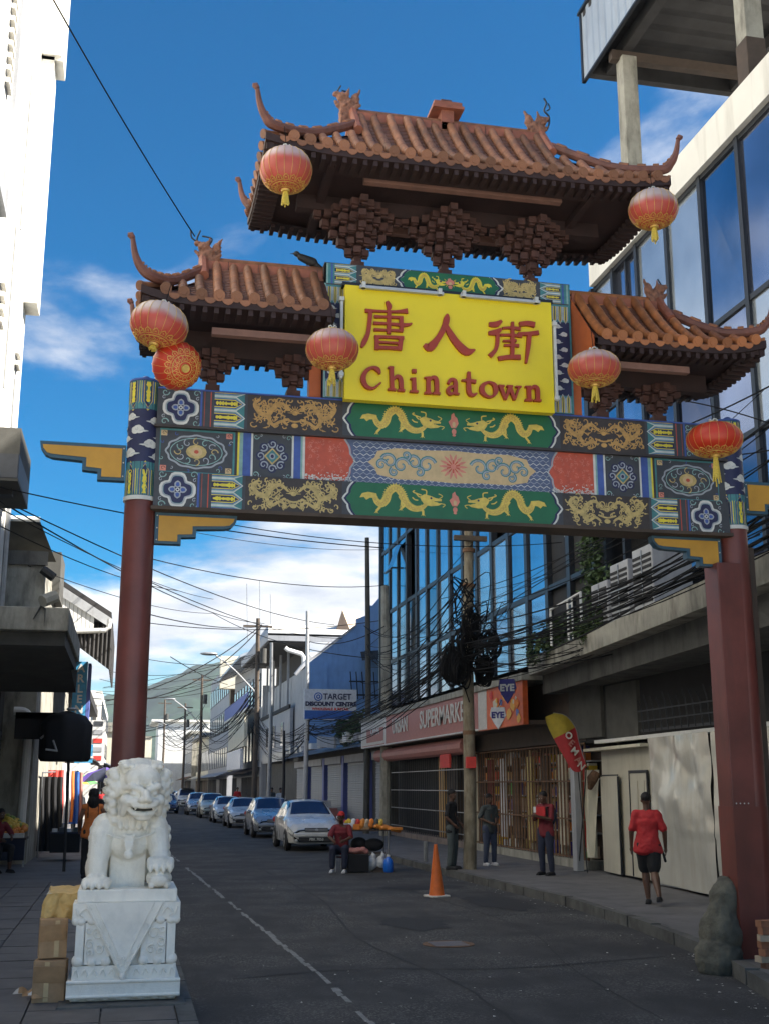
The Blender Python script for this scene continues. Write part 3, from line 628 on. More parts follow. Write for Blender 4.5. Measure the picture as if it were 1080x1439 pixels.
MB().box(15.3, 27, 48.1, 69.9, .1, 14.0).build('unseen_shade_block', 'grime_shade', sb)  # unseen mass added to keep the sun off the street
# target sign
tg = thing('discount_sign', 'white and blue hanging sign reading TARGET DISCOUNT CENTRE', 'shop sign', tuple(at(464, 1010, Y=52)))
a = at(428, 968, Y=52); b_ = at(501, 1012, Y=52); x0, x1, z0, z1 = a.x, b_.x, b_.z, a.z; cxx = (x0+x1)/2; W_ = x1-x0; H_ = z1-z0
MB().box(x0, x1, 52, 52.12, z0, z1).build('board', 'sign_white', tg); MB().box(x0+.03, x1-.03, 51.985, 52, z0+.03, z0+.3*H_).build('blue_band', 'sign_blue', tg)
xf(text_mb('TARGET', .36, .004, .008, .95), (cxx+.3, 51.98, z1-.25*H_)).build('lettering', 'navy', tg)
xf(text_mb('DISCOUNT CENTRE', .245, .004, .014, 1.03), (cxx+.02, 51.98, z1-.49*H_)).build('lettering', 'navy', tg)
xf(text_mb('WHOLESALE & RETAIL', .15, .004, .006, 1.1), (cxx, 51.98, z1-.65*H_)).build('lettering', 'u_red', tg)
for r_, mt in ((.19, 'sign_blue'), (.14, 'sign_white'), (.1, 'sign_blue'), (.045, 'sign_white')): MB().cyl((x0+.62, 51.99-.2*(.2-r_)*.2, z1-.25*H_), (x0+.62, 51.97-.2*(.2-r_), z1-.25*H_), r_, r_, 18).build('emblem_ring', mt, tg)
MB().box(x0+.2, x0+.26, 52.02, 52.1, 3.9, z0).build('post', 'frame', tg)
# blue wall building with stepped parapet
bb = thing('blue_building', 'bright blue gable wall with stepped parapet beyond the low shutters', 'building', (14, 74, 0))
Z0 = 3.9; prof = [(10.45, Z0), (10.45, 9.15), (13.35, 11.45), (13.35, 11.9), (14.0, 12.15), (14.0, 12.75), (14.35, 12.75), (15.15, 13.7), (15.5, 13.7), (15.5, 13.2), (22, 13.2), (22, Z0)]
n_ = len(prof); MB().add([(x, 70, z) for x, z in prof]+[(x, 70.3, z) for x, z in prof], [tuple(range(n_)), tuple(range(2*n_-1, n_-1, -1))]+[(i, i+n_, (i+1) % n_+n_, (i+1) % n_) for i in range(n_)]).build('gable_wall', 'blue_wall', bb)
MB().add([(10.4, 69.92, 9.15), (13.35, 69.92, 11.45), (13.35, 69.92, 11.58), (10.4, 69.92, 9.3), (10.4, 70.4, 9.15), (13.35, 70.4, 11.45), (13.35, 70.4, 11.58), (10.4, 70.4, 9.3)], [(0, 1, 2, 3), (7, 6, 5, 4), (3, 2, 6, 7), (0, 4, 5, 1), (0, 3, 7, 4), (1, 5, 6, 2)]).build('coping', 'grey_paint', bb)
MB().box(10.47, 11.6, 69.9, 70, 5, 9).build('pilaster', 'blue_wall', bb)
MB().box(10.5, 22, 70.3, 92, 3.9, 9).build('body', 'grey_paint', bb)
for k in range(9): MB().tube([(13.0+k*.35, 69.4, 7.0), (12.8+k*.35, 69.0, 8.6)], .04, 4).build('spike', 'frame', bb)
MB().box(12.8, 16, 69.3, 69.4, 7.2, 7.3).box(12.8, 16, 69.2, 69.3, 8.0, 8.08).build('rail', 'frame', bb)
MB().add([(13.6, 70, 9.9), (16.5, 70, 10.2), (16.5, 67.8, 9.4), (13.4, 68.4, 9.2)], [(0, 1, 2, 3)]).build('awning', 'corr_dark', bb)
# little gabled roof behind
gd = thing('gable_dormer', 'small brown gabled roof peeping over the blue wall', 'roof', (14, 80, 11))
p = [at(470, 893, Y=80), at(481, 857, Y=80), at(495, 893, Y=80)]
MB().add([p[0], p[1], p[2]], [(0, 1, 2)]).build('gable', 'brown_wall', gd)
q = [at(481, 857, Y=80), at(506, 858, Y=86), at(512, 896, Y=86), at(495, 896, Y=80)]; MB().add(q, [(0, 1, 2, 3)]).add([p[0], p[1], q[1], q[1]-Vector((3, 0, 3.2))], [(0, 1, 2, 3)]).build('roof_slope', 'brick_p', gd)
# white roofed grey building
wb = thing('white_roof_building', 'grey two storey building with wide white metal roof and dark balcony opening', 'building', (13, 82, 0))
MB().box(10.2, 20, 92.0, 92.3, .1, 9.6).box(10.2, 10.4, 76, 92, 3.8, 6.9).build('front_wall', 'grey_paint', wb)
MB().box(11.2, 11.4, 76, 92, 6.9, 11.0).build('balcony_back', 'dark_wall', wb)
MB().box(8.5, 8.62, 74.5, 92.5, 11.0, 11.5).box(8.62, 21, 74.5, 74.62, 11.0, 11.5).build('eave_board', 'grey_paint', wb)
e = [Vector((8.5, 74.5, 11.45)), Vector((21, 74.5, 11.45)), Vector((21, 84, 13.3)), Vector((9.6, 84, 13.3))]
MB().add(e+[v-Vector((0, 0, .12)) for v in e], [(0, 1, 2, 3), (7, 6, 5, 4), (0, 4, 5, 1), (3, 7, 4, 0)]).build('roof_sheet', 'white_wall', wb)
MB().add([(8.5, 74.5, 11.45), (9.6, 84, 13.3), (8.5, 92.5, 11.45)], [(0, 1, 2)]).build('roof_end', 'grey_paint', wb)
MB().box(8.6, 11.2, 74.6, 92, 10.9, 11.0).build('soffit', 'dark_wall', wb)
MB().tube([at(401, 910, Y=74), at(404, 913, Y=74), at(424, 919, Y=74), at(427, 924, Y=74), at(427, 935, Y=74)], .14, 8).build('drain_pipe', 'pvc', wb)
MB().tube([at(437, 922, Y=73), at(415, 948, Y=73)], .12, 6).build('strut', 'galv', wb)
for x in (421, 426): MB().tube([at(x, 948, Y=75), at(x, 985, Y=75)], .07, 6).build('pipe', 'galv', wb)
for y in (78, 82, 86, 90): MB().box(10.22, 10.36, y-.08, y+.08, 6.9, 10.9).build('balcony_post', 'grey_paint', wb)
MB().box(10.1, 10.22, 76, 92, 6.85, 7.1).build('balcony_rail', 'dark_wall', wb)
MB().box(10.05, 10.2, 77, 90, 3.6, 4.2).build('sign_strip', 'steel', wb)
for k, y in enumerate((79.5, 84, 88)): MB().box(10.12, 10.2, y-.6, y+.6, 4.6, 6.1).build('window', 'glass_grey', wb)
# next block with overhang, tall cream block, and the run of shops to the end of the street
def block(name, lab, x0, x1, y0, y1, z1, wallm, sidem, floors, wins, roofm=None, over=0, wm='glass_grey', awn=None, flip=1):
    b = thing(name, lab, 'building', ((x0+x1)/2, (y0+y1)/2, 0))
    MB().box(x0, x1, y0, y1, .1, z1).build('walls', wallm, b)
    MB().box(x0-.0, x1, y0-.06, y0-.003, 3.4, z1-.05).build('side_render', sidem, b)
    fx = x0 if flip > 0 else x1
    fh = (z1-3.6)/max(1, floors); nw = max(2, int((y1-y0)/2.6))
    for f in range(floors):
        for k in range(nw):
            if not wins: break
            y = y0+(k+.5)*(y1-y0)/nw; z = 3.9+f*fh
            w_ = MB().box(min(fx, fx-flip*.05), max(fx, fx-flip*.05), y-.62, y+.62, z, z+fh*.55).build('window', 'frame', b)
            MB().box(min(fx-flip*.05, fx-flip*.07), max(fx-flip*.05, fx-flip*.07), y-.54, y+.54, z+.08, z+fh*.55-.08).build('pane', wm, w_)
    if roofm: MB().box(x0-over if flip > 0 else x0, x1 if flip > 0 else x1+over, y0-over*.5, y1+over*.5, z1, z1+.35).build('roof', roofm, b)
    ns = max(1, int((y1-y0)/4.5))
    for k in range(ns):
        y = y0+(k+.5)*(y1-y0)/ns; hw = (y1-y0)/ns/2-.25
        MB().box(min(fx, fx-flip*.04), max(fx, fx-flip*.04), y-hw, y+hw, .15, 2.7).build('shop_opening', random.Random(k+int(y0)).choice(['dark_wall', 'void', 'shutter', 'brown_wall']), b)
    if awn:
        mb = MB(); a0, a1 = (fx-1.3*flip, fx); corr(lambda i, e, a: ((a0 if not e else a1), y0+(y1-y0)*i/60, (2.9 if not e else 3.4)+a), 60, .03, mb); mb.build('awning', awn, b)
    return b
b1 = block('overhang_building', 'grey building with bluish sloping overhang roof and balcony down the street', 10.2, 20, 93, 117, 12.4, 'grey_paint', 'white_paint', 2, True, None, 0, awn='brown_wall')
MB().add([(8.4, 92.6, 12.0), (8.4, 118, 12.0), (14, 118, 14.4), (14, 92.6, 14.4), (8.4, 92.6, 11.8), (8.4, 118, 11.8), (14, 118, 14.2), (14, 92.6, 14.2)], [(0, 1, 2, 3), (7, 6, 5, 4), (0, 3, 7, 4), (0, 4, 5, 1)]).build('roof_sheet', 'corr', b1)
MB().box(9.2, 10.2, 93.4, 116, 7.9, 8.05).build('balcony_floor', 'white_paint', b1); MB().box(9.18, 9.24, 93.4, 116, 8.05, 9.2).build('balcony_panel', 'blue_trim', b1); MB().box(8.95, 9.2, 93.4, 108, 5.0, 7.7).build('cream_sign', 'cream_paint', b1); MB().box(8.7, 8.9, 93.4, 106, 3.3, 4.8).build('billboard', 'sign_white', b1)
b2 = block('cream_tower', 'tall cream rendered block with rust red stair column far down the street', 10.1, 20, 122, 150, 14.6, 'grey_paint', 'cream_paint', 3, True, awn='grey_paint')
MB().box(10.2, 13, 121.6, 121.94, 4.0, 11.6).build('brown_panel', 'brown_wall', b2); MB().box(10.9, 11.3, 121.4, 121.6, 4, 11.6).build('red_column', 'brick', b2)
MB().box(9.0, 12.6, 120.6, 121.9, 11.6, 14.9).build('cream_box', 'cream_paint', b2)
block('green_awning_shop', 'pale building with balcony near the end of the street', 10.2, 19, 152, 178, 8.2, 'cream_paint', 'grey_paint', 1, True, 'grey_paint', 1.0, awn='cream_paint')
block('end_block', 'white flat roofed building closing the right end of the street', 5.2, 14, 205, 222, 12.6, 'white_paint', 'white_paint', 3, False, 'white_wall', 1.2)
block('end_block', 'pale low building at the far left end of the street', -1.0, 4.6, 225, 240, 10.6, 'white_paint', 'cream_paint', 2, False, 'concrete', .4)
block('grey_infill_block', 'grey three storey building before the street end', 9.6, 18, 180, 203, 9.6, 'grey_paint', 'concrete', 2, True, 'concrete', .5, awn='rust')
# ------------------------------------------------------------------ left side
lw = thing('white_building', 'tall plain white sunlit building cut by the left edge of the photograph', 'building', (-6, 18, 0))
MB().box(-12, -3, 8.0, 29.0, .1, 27).build('wall', 'white_wall', lw)
MB().box(-3, -2.67, 28.2, 29.05, 13.55, 27).build('end_fin', 'white_wall', lw)
MB().box(-3, -2.5, 28.1, 28.2, 20.4, 27).box(-3, -2.45, 28.2, 29.1, 20.3, 20.4).box(-3, -2.45, 29.05, 29.12, 20.4, 27).build('window_surround', 'white_wall', lw)
for y, z0, z1 in ((21.2, 13.1, 19), (13, 9, 14)):
    MB().box(-3, -2.86, y, y+1.6, z0, z0+.08).box(-3, -2.86, y+1.5, y+1.6, z0+.08, z1).build('sun_hood', 'grey_paint', lw)
for (y, z, n_) in ((21.9, 15.6, 16), (23.6, 11.2, 4), (26.6, 8.0, 3), (23.0, 7.6, 3), (27.3, 11.6, 2)):
    for k in range(n_): MB().box(-3, -2.9, y, y+.5, z+k*.28, z+k*.28+.1).build('louvre', 'white_wall', lw); MB().box(-3, -2.985, y, y+.5, z+k*.28-.11, z+k*.28-.01).build('louvre_shade', 'slate', lw)  # dark strips put the shadow line under each louvre into colour
for (y, z, z1) in ((26.0, 14.4, 18.6), (25.2, 10.3, 14.1), (27.2, 9.9, 11.2), (26.1, 6.6, 9.3), (27.9, 7.2, 8.6)):
    MB().tube([(-2.93, y, z), (-2.93, y, z1)], .045, 6).build('pipe', 'steel', lw)
a = at(28, 637, Y=22.6)
MB().box(-3, a.x, 22.6, 25, a.z-.02, a.z+.5).box(-3, a.x, 22.6, 25, a.z-.55, a.z-.5).build('sign_arm', 'grime_shade', lw)
bx = thing('box_sign', 'dark grey box sign projecting from the white wall', 'sign box', (-2.7, 23, a.z-.5))
MB().box(-2.98, a.x, 22.6, 25, a.z-.5, a.z).build('casing', 'slate', bx, bev=.02); MB().box(-2.9, a.x-.15, 23.2, 23.5, a.z-.68, a.z-.5).build('lamp', 'black', bx)  # black box under the sign is a small camera, not a lamp
gp = at(27, 625, Y=27.5); gpb = at(8, 850, Y=27.5)
MB().tube([(gp.x-.12, 27.5, 4.9), (gp.x-.12, 27.5, gp.z)], .06, 8).build('galvanised_pole', 'steel', label='bare weathered metal pole standing against the white building', cat='pole')
# concrete canopy
cc = thing('concrete_canopy', 'stained concrete canopy slab over the left pavement', 'canopy', (-2.1, 26, 4.8))
MB().box(-3, -1.2, 23.3, 29.2, 4.86, 5.31).build('slab', 'concrete', cc, bev=.02)
MB().box(-3, -1.26, 23.55, 29.2, 4.6, 4.85).build('soffit_beam', 'grime_shade', cc)
MB().add([(-3, 24.0, 4.6), (-1.25, 24.0, 4.6), (-1.2, 28.3, 4.06), (-3, 28.3, 4.06), (-3, 28.4, 4.6), (-1.2, 28.4, 4.6)], [(0, 1, 2, 3), (3, 2, 5, 4)]).build('dark_awning', 'grime_shade', cc)
MB().tube([at(60, 845, Y=24.5), at(78, 838, Y=24.7)], .13, 8).build('roof_spout', 'concrete', cc)
MB().tube([at(47, 870, Y=23.28), at(58, 852, Y=23.28), at(64, 855, Y=23.28), at(62, 880, Y=23.28)], [.02, .1, .05, .01], 6, sq=.2).build('stain_growth', 'grime_shade', cc)
# weathered building behind
wt = thing('weathered_building', 'weathered grey render building with small tin roofs on the left', 'building', (-4, 33, 0))
MB().box(-9, -2.2, 30.2, 46, .1, 7.4).build('wall', 'concrete', wt)
MB().box(-9, -2.15, 30.1, 30.2, 7.35, 7.7).build('cornice', 'concrete_dark', wt)
MB().add([(-3.2, 29.6, 8.35), (-2.35, 29.6, 8.35), (-2.0, 31, 7.6), (-3.2, 31, 7.6)], [(0, 1, 2, 3)]).build('roof_sheet', 'grime_shade', wt); MB().tube([(-3.3, 29.5, 8.38), (-2.35, 29.5, 8.38)], .07, 8).build('gutter', 'pvc', wt)
MB().box(-2.5, -2.0, 33, 35, 7.0, 8.25).build('tin_box', 'grime_shade', wt)
MB().tube([at(60, 800, Y=30), at(76, 812, Y=30)], .12, 8).build('black_drum', 'black', wt)
# gable eave structure
ge = thing('corrugated_eave', 'steep tin roof eave with peeling boards over the left pavement', 'roof', (-1.5, 38, 5))
a, b_, c_, d_ = [at(*q, Y=36) for q in ((65, 808), (157, 868), (155, 940), (103, 905))]
th = Vector((0, 9, 0)); up = Vector((0, 0, .16))
MB().add([a, b_, b_+th, a+th, a+up, b_+up, b_+th+up, a+th+up], [(0, 1, 5, 4), (4, 5, 6, 7), (0, 3, 2, 1), (1, 2, 6, 5)]).build('roof_sheet', 'corr_dark', ge)
MB().add([a+Vector((0, -.03, -.02)), b_+Vector((0, -.03, -.02)), b_+Vector((0, -.03, -.32)), a+Vector((0, -.03, -.34))], [(0, 1, 2, 3)]).build('barge_board', 'galv', ge)
for k in range(12):
    f = k/12; p0 = a.lerp(b_, f*.75); p1 = a.lerp(b_, (f+1/12)*.75-.006); lo = d_.z+.45
    MB().add([p0+Vector((0, .02, -.3)), p1+Vector((0, .02, -.3)), Vector((p1.x, 36.02, max(lo, p1.z-1.3))), Vector((p0.x, 36.02, max(lo, p0.z-1.3)))], [(0, 1, 2, 3)]).build('board', 'white_paint', ge)
mb = MB(); corr(lambda i, e, q: Vector((lerp(-1.95, b_.x, i/22), 36.3+q, (b_.z-.1 if not e else lerp(d_.z+.25, c_.z, i/22)))), 22, .03, mb); mb.build('hanging_sheet', 'corr_dark', ge)
mb = MB(); corr(lambda i, e, q: Vector((b_.x+q+.02, 36.3+i*.3, (b_.z-.1 if not e else c_.z))), 22, .03, mb); mb.build('hanging_sheet', 'corr_dark', ge)
MB().tube([at(100, 887, Y=35.8), at(148, 886, Y=35.8), at(153, 882, Y=35.8), at(155, 870, Y=35.8)], .075, 10).build('drain_pipe', 'pvc', ge)
# further left run
b3 = block('left_shop_block', 'cluttered pale shop block behind the black umbrella on the left', -9, -2.4, 46, 66, 5.6, 'concrete', 'white_paint', 1, True, 'corr_dark', .8, awn='corr_dark', flip=-1)
block('left_white_block', 'white sunlit block with one tall slot window left of the red pillar', -8, -1.5, 70, 96, 7.3, 'white_wall', 'white_wall', 2, True, None, 0, awn='steel', flip=-1)
MB().box(-1.95, -1.75, 69.9, 69.95, 5.4, 6.5).build('slot_window', 'grime_shade', label='narrow dark slot window on the sunlit white block', cat='window')
for k, (y0, y1, z, wm, sm) in enumerate(((98, 125, 6.2, 'white_wall', 'cream_paint'), (126, 160, 8.0, 'white_paint', 'white_wall'), (162, 200, 9.4, 'cream_paint', 'grey_paint'))):
    block('left_terrace', ('low white sunlit shop beyond the white block', 'two storey white shop far down the left side', 'cream shop at the far end of the left side')[k], -9, -1.0+k*.6, y0, y1, z, wm, sm, 1+k//2, True, 'concrete', .5, awn='steel', flip=-1)
# signs on the left
sg = thing('blade_sign', 'tall narrow blue vertical sign with white letters hanging by the tin eave', 'sign', (-1.5, 40, 4.2))
MB().box(-1.8, -1.36, 40, 40.1, 4.2, 5.95).build('board', 'sign_cyan', sg); MB().box(-1.35, -1.25, 40.02, 40.8, 3.6, 5.9).build('side_panel', 'blue_trim', sg)
for k, ch in enumerate('ARLEN'): xf(text_mb(ch, .36, .004, .01), (-1.57, 39.98, 5.72-.335*k)).build('lettering', 'whitep', sg)
sg = thing('shop_board', 'white and cyan shop board with block letters under the black umbrella', 'sign', (-1.3, 45, 3))
a = at(106, 1046, Y=45); b_ = at(130, 1072, Y=45); MB().box(a.x, b_.x, 45, 45.08, b_.z, a.z).build('board', 'sign_cyan', sg); xf(text_mb('LL', .5, .004, .01), ((a.x+b_.x)/2+.1, 44.98, (a.z+b_.z)/2)).build('lettering', 'whitep', sg)
a = at(85, 1072, Y=45); b_ = at(127, 1083, Y=45); MB().box(a.x, b_.x, 45, 45.08, b_.z, a.z-.01).build('lower_board', 'sign_white', sg)
sg = thing('price_sign', 'tall white printed sign board beyond the blue blade sign', 'sign', (-1.2, 55, 3.4))
a = at(129, 1012, Y=55); b_ = at(146, 1075, Y=55); MB().box(a.x, b_.x, 55, 55.08, b_.z, a.z).build('board', 'white_paint', sg)
for k in range(5): MB().box(a.x+.12, b_.x-.12, 54.98, 55, b_.z+.2+k*.38, b_.z+.4+k*.38).build('print_block', ['u_red', 'grey_paint', 'u_red', 'grey_paint', 'slate'][k], sg)
# left ground floor: wall column, pipe, shutter
ll = thing('left_shopfront', 'dark shop front with grey pier and white waste pipe at the left edge', 'shop front', (-3.2, 33, .15))
MB().box(-9, -2.95, 29.3, 30.15, .15, 4.6).build('return_wall', 'grime_shade', ll)
MB().box(-3.3, -2.62, 30.3, 31.2, .15, 3.9).build('pier', 'grey_paint', ll, bev=.02)
pts = [at(20, 999, Y=30), at(34, 1000, Y=30), at(41, 1008, Y=30), at(41, 1022, Y=30)]; pts.append(Vector((pts[-1].x-.03, 30, .9)))
MB().tube(catmull(pts[:4], 4)+[pts[4]], .1, 10).build('waste_pipe', 'pvc', ll)
shl = MB().box(-2.98, -2.9, 24, 29.2, .15, 3.2).build('roller_shutter', 'shutter', ll)
s2 = MB().box(-.02, .02, -2.6, 2.6, 0, .088).mesh('shutter_slat', 'shutter')
for j in range(29): inst('shutter_slat', s2, shl, (-2.87, 26.6, .2+j*.104), (0, -.25, 0))
rpole = thing('striped_pole', 'slim pole painted white above and rust red below at the pavement edge', 'pole', (-2.3, 33.8, .15))
MB().tube([(-2.34, 33.8, .15), (-2.34, 33.8, .75)], .06, 8).build('foot', 'white_paint', rpole); MB().tube([(-2.34, 33.8, .75), (-2.33, 33.8, 2.9)], .06, 8).build('red_section', 'brick', rpole); MB().tube([(-2.33, 33.8, 2.9), (-2.32, 33.8, 4.6)], .06, 8).build('white_section', 'white_paint', rpole)
# ================================================================== THE GATE
K = 1.0796
def g(x, y, z): return Vector((x*K, y*K, 1.95+(z-1.95)*K))
def gx(mb): mb.v = [tuple(g(*v)) for v in mb.v]; return mb
GC = 3.17; FY = 11.3
gate = thing('chinese_gate', 'large red pillared Chinese gateway with tiled roofs and yellow Chinatown sign spanning the street', 'gateway', (GC*K, 12.3, 0))
def gp_(mb, name, mats, parent=gate, **k): return gx(mb).build(name, mats, parent, **k)
# pillars
ZG = .145
for sgn, x in ((0, .02), (1, 6.35)):
    gp_(MB().cyl((x, 11.45, ZG), (x, 11.45, 4.68), .158, .15, 32), 'pillar', 'red_steel', smooth=False, auto=30)
    gp_(MB().cyl((x, 11.45, 4.66), (x, 11.45, 4.70), .166, .166, 32), 'pillar_ring', 'whitep', auto=30)
    gp_(MB().cyl((x, 11.45, 4.70), (x, 11.45, 5.88), .155, .155, 32), 'pillar_head', 'navy', auto=30)
    gp_(MB().cyl((x, 11.45, 5.88), (x, 11.45, 5.90), .16, .16, 32).ell((x, 11.4, 5.91), (.05, .05, .04)), 'pillar_cap', 'bluep', auto=30)
gp_(MB().box(6.06, 6.34, 11.30, 11.6, ZG, 4.28), 'flank_plate', 'red_steel', bev=.01)
gp_(MB().box(6.44, 6.62, 11.5, 11.75, ZG, 4.5), 'pillar_shade_plate', 'brown_wall', bev=.01)  # dark plate put in for the shaded right side of the pillar
gp_(MB().cyl((6.35, 11.45, ZG), (6.35, 11.45, 1.75), .1605, .1585, 32).box(6.054, 6.345, 11.292, 11.606, ZG, 1.75), 'painted_lower_band', 'red_lower', auto=30)
for k in range(4): gp_(MB().ell((6.10+.045*k, 11.30, 1.78), .008, nu=6, nv=4), 'bolt', 'whitep')
# beams
gp_(MB().box(.14, 6.24, 11.3, 11.6, 4.60, 4.95), 'bottom_beam', 'slate')
gp_(MB().box(.14, 6.24, 11.34, 11.56, 4.95, 5.42), 'middle_beam', 'slate')
gp_(MB().box(.14, 6.24, 11.3, 11.6, 5.42, 5.80), 'top_beam', 'slate')
gp_(MB().box(.12, 6.26, 11.27, 11.62, 4.565, 4.60), 'beam_lip', 'brown_wall'); gp_(MB().box(.12, 6.26, 11.285, 11.34, 5.405, 5.43), 'beam_lip', 'brownp')
gp_(MB().box(.14, 6.24, 11.29, 11.6, 5.80, 5.815), 'beam_lip', 'bluep')
# ---- painted work: flat paint laid as thin sheets
class Art:
    def __init__(s, mats, y, T=None): s.mb = MB(); s.mats = list(mats); s.y = y; s.T = T; s.n = 0; s.mir = None
    def mi(s, m):
        if m not in s.mats: s.mats.append(m)
        return s.mats.index(m)
    def put(s, pts, fs, m):
        s.n += 1; d = .0012+s.n*.00004
        def P(p): return (p[0], s.y-d, p[1]) if s.T is None else s.T(p[0], p[1], d)
        s.mb.add([P(p) for p in pts], fs, s.mi(m))
        if s.mir is not None: s.mb.add([P((2*s.mir-p[0], p[1])) for p in pts], [tuple(reversed(f)) for f in fs], s.mi(m))
    def poly(s, pts, m): s.put(pts, [tuple(range(len(pts)))], m)
    def rect(s, x0, x1, z0, z1, m, nx=1):
        pts = [(lerp(x0, x1, i/nx), z) for z in (z0, z1) for i in range(nx+1)]
        s.put(pts, [(i, i+1, i+nx+2, i+nx+1) for i in range(nx)], m)
    def rib(s, pts, w, m, close=False):
        n = len(pts)
        if not hasattr(w, '__len__'): w = [w]*n
        L_, R_ = [], []
        for i in range(n):
            a = pts[(i-1) % n] if close else pts[max(0, i-1)]; b = pts[(i+1) % n] if close else pts[min(n-1, i+1)]
            dx, dz = b[0]-a[0], b[1]-a[1]; q = sqrt(dx*dx+dz*dz) or 1
            nx, nz = -dz/q*w[i]/2, dx/q*w[i]/2; L_.append((pts[i][0]+nx, pts[i][1]+nz)); R_.append((pts[i][0]-nx, pts[i][1]-nz))
        s.put(L_+R_, [(i, (i+1) % n, (i+1) % n+n, i+n) for i in range(n if close else n-1)], m)
    def disc(s, x, z, rx, rz, m, n=14): s.poly([(x+rx*cos(2*pi*k/n), z+rz*sin(2*pi*k/n)) for k in range(n)], m)
    def ring(s, x, z, rx, rz, w, m, n=20, f=None):
        s.rib([(x+rx*(f(2*pi*k/n) if f else 1)*cos(2*pi*k/n), z+rz*(f(2*pi*k/n) if f else 1)*sin(2*pi*k/n)) for k in range(n)], w, m, True)
    def blob(s, x, z, rx, rz, m, f, n=32): s.poly([(x+rx*f(2*pi*k/n)*cos(2*pi*k/n), z+rz*f(2*pi*k/n)*sin(2*pi*k/n)) for k in range(n)], m)
    def spiral(s, x, z, r, a0, turns, w, m, dirn=1, n=12):
        s.rib([(x+r*(1-.8*k/n)*cos(a0+dirn*turns*2*pi*k/n), z+r*(1-.8*k/n)*sin(a0+dirn*turns*2*pi*k/n)) for k in range(n+1)], [w*(1-.5*k/n) for k in range(n+1)], m)
    def done(s, name, parent=gate): return gp_(s.mb, name, s.mats, parent)
def sm(pts, n=5): return [(p.x, p.y) for p in catmull([Vector((a, b, 0)) for a, b in pts], n)]
quat = lambda t: .86+.14*cos(4*t)-.05*cos(8*t)
def quatrefoil(A, x, z, rx, rz):
    for k in (-1, 1):
        for j in (-1, 1):
            A.spiral(x+k*rx*.93, z+j*rz*.93, rz*.24, 0, 1, .012, 'teal_l', k*j); A.spiral(x+k*rx*1.0, z+j*rz*.6, rz*.13, 1, 1, .009, 'greyp')
    A.blob(x, z, rx*1.09, rz*1.09, 'teal', quat)
    A.ring(x, z, rx*1.05, rz*1.05, .026, 'whitep', 36, quat); A.ring(x, z, rx*.93, rz*.93, .014, 'greyp', 36, quat)
    A.blob(x, z, rx*.86, rz*.86, 'navy', quat)
    fl = lambda t: .72+.28*cos(4*t)
    for k in range(4): A.disc(x+rx*.32*cos(k*pi/2), z+rz*.32*sin(k*pi/2), rx*.2, rz*.2, 'greyp', 12)
    for k in range(4): A.disc(x+rx*.32*cos(k*pi/2), z+rz*.32*sin(k*pi/2), rx*.13, rz*.13, 'bluep', 12)
    A.ring(x, z, rx*.52, rz*.52, .012, 'greyp', 28, fl); A.disc(x, z, rx*.12, rz*.12, 'whitep', 10); A.disc(x, z, rx*.06, rz*.06, 'navy', 8)
def tongues(A, x0, x1, z0, z1, rnd, n=2):
    """arrow shaped yellow tongues pointing to +x"""
    h = (z1-z0)/(n+.5); base = x0
    A.rect(x0, x1-.03, z0, z1, 'teal')
    for k in range(-1, n+1):
        zc = z0+h*(k+.75+.0)
        def arr(w, e, lo=z0, hi=z1):
            P = [(base, zc-w), (x1-.11+e*.4, zc-w), (x1-.02+e, zc), (x1-.11+e*.4, zc+w), (base, zc+w)]
            return [(a, min(hi, max(lo, b))) for a, b in P]
        A.poly(arr(h*.50, 0), 'whitep'); A.poly(arr(h*.44, -.012), 'teal_l'); A.poly(arr(h*.36, -.022), 'bluep'); A.poly(arr(h*.29, -.034), 'yel'); A.poly(arr(h*.23, -.042), 'navy')
        N_ = 15; up = []; dn = []
        for i in range(N_+1):
            x = base+.015+(x1-base-.115)*i/N_; q = h*.2*rnd.uniform(.35, 1)*(1 if i % 2 else .6); up.append((x, min(z1, zc+q))); dn.append((x, max(z0, zc-q)))
        if zc < z1 and zc > z0: A.put(up+dn, [(i, i+1, i+N_+2, i+N_+1) for i in range(N_)], 'yel')
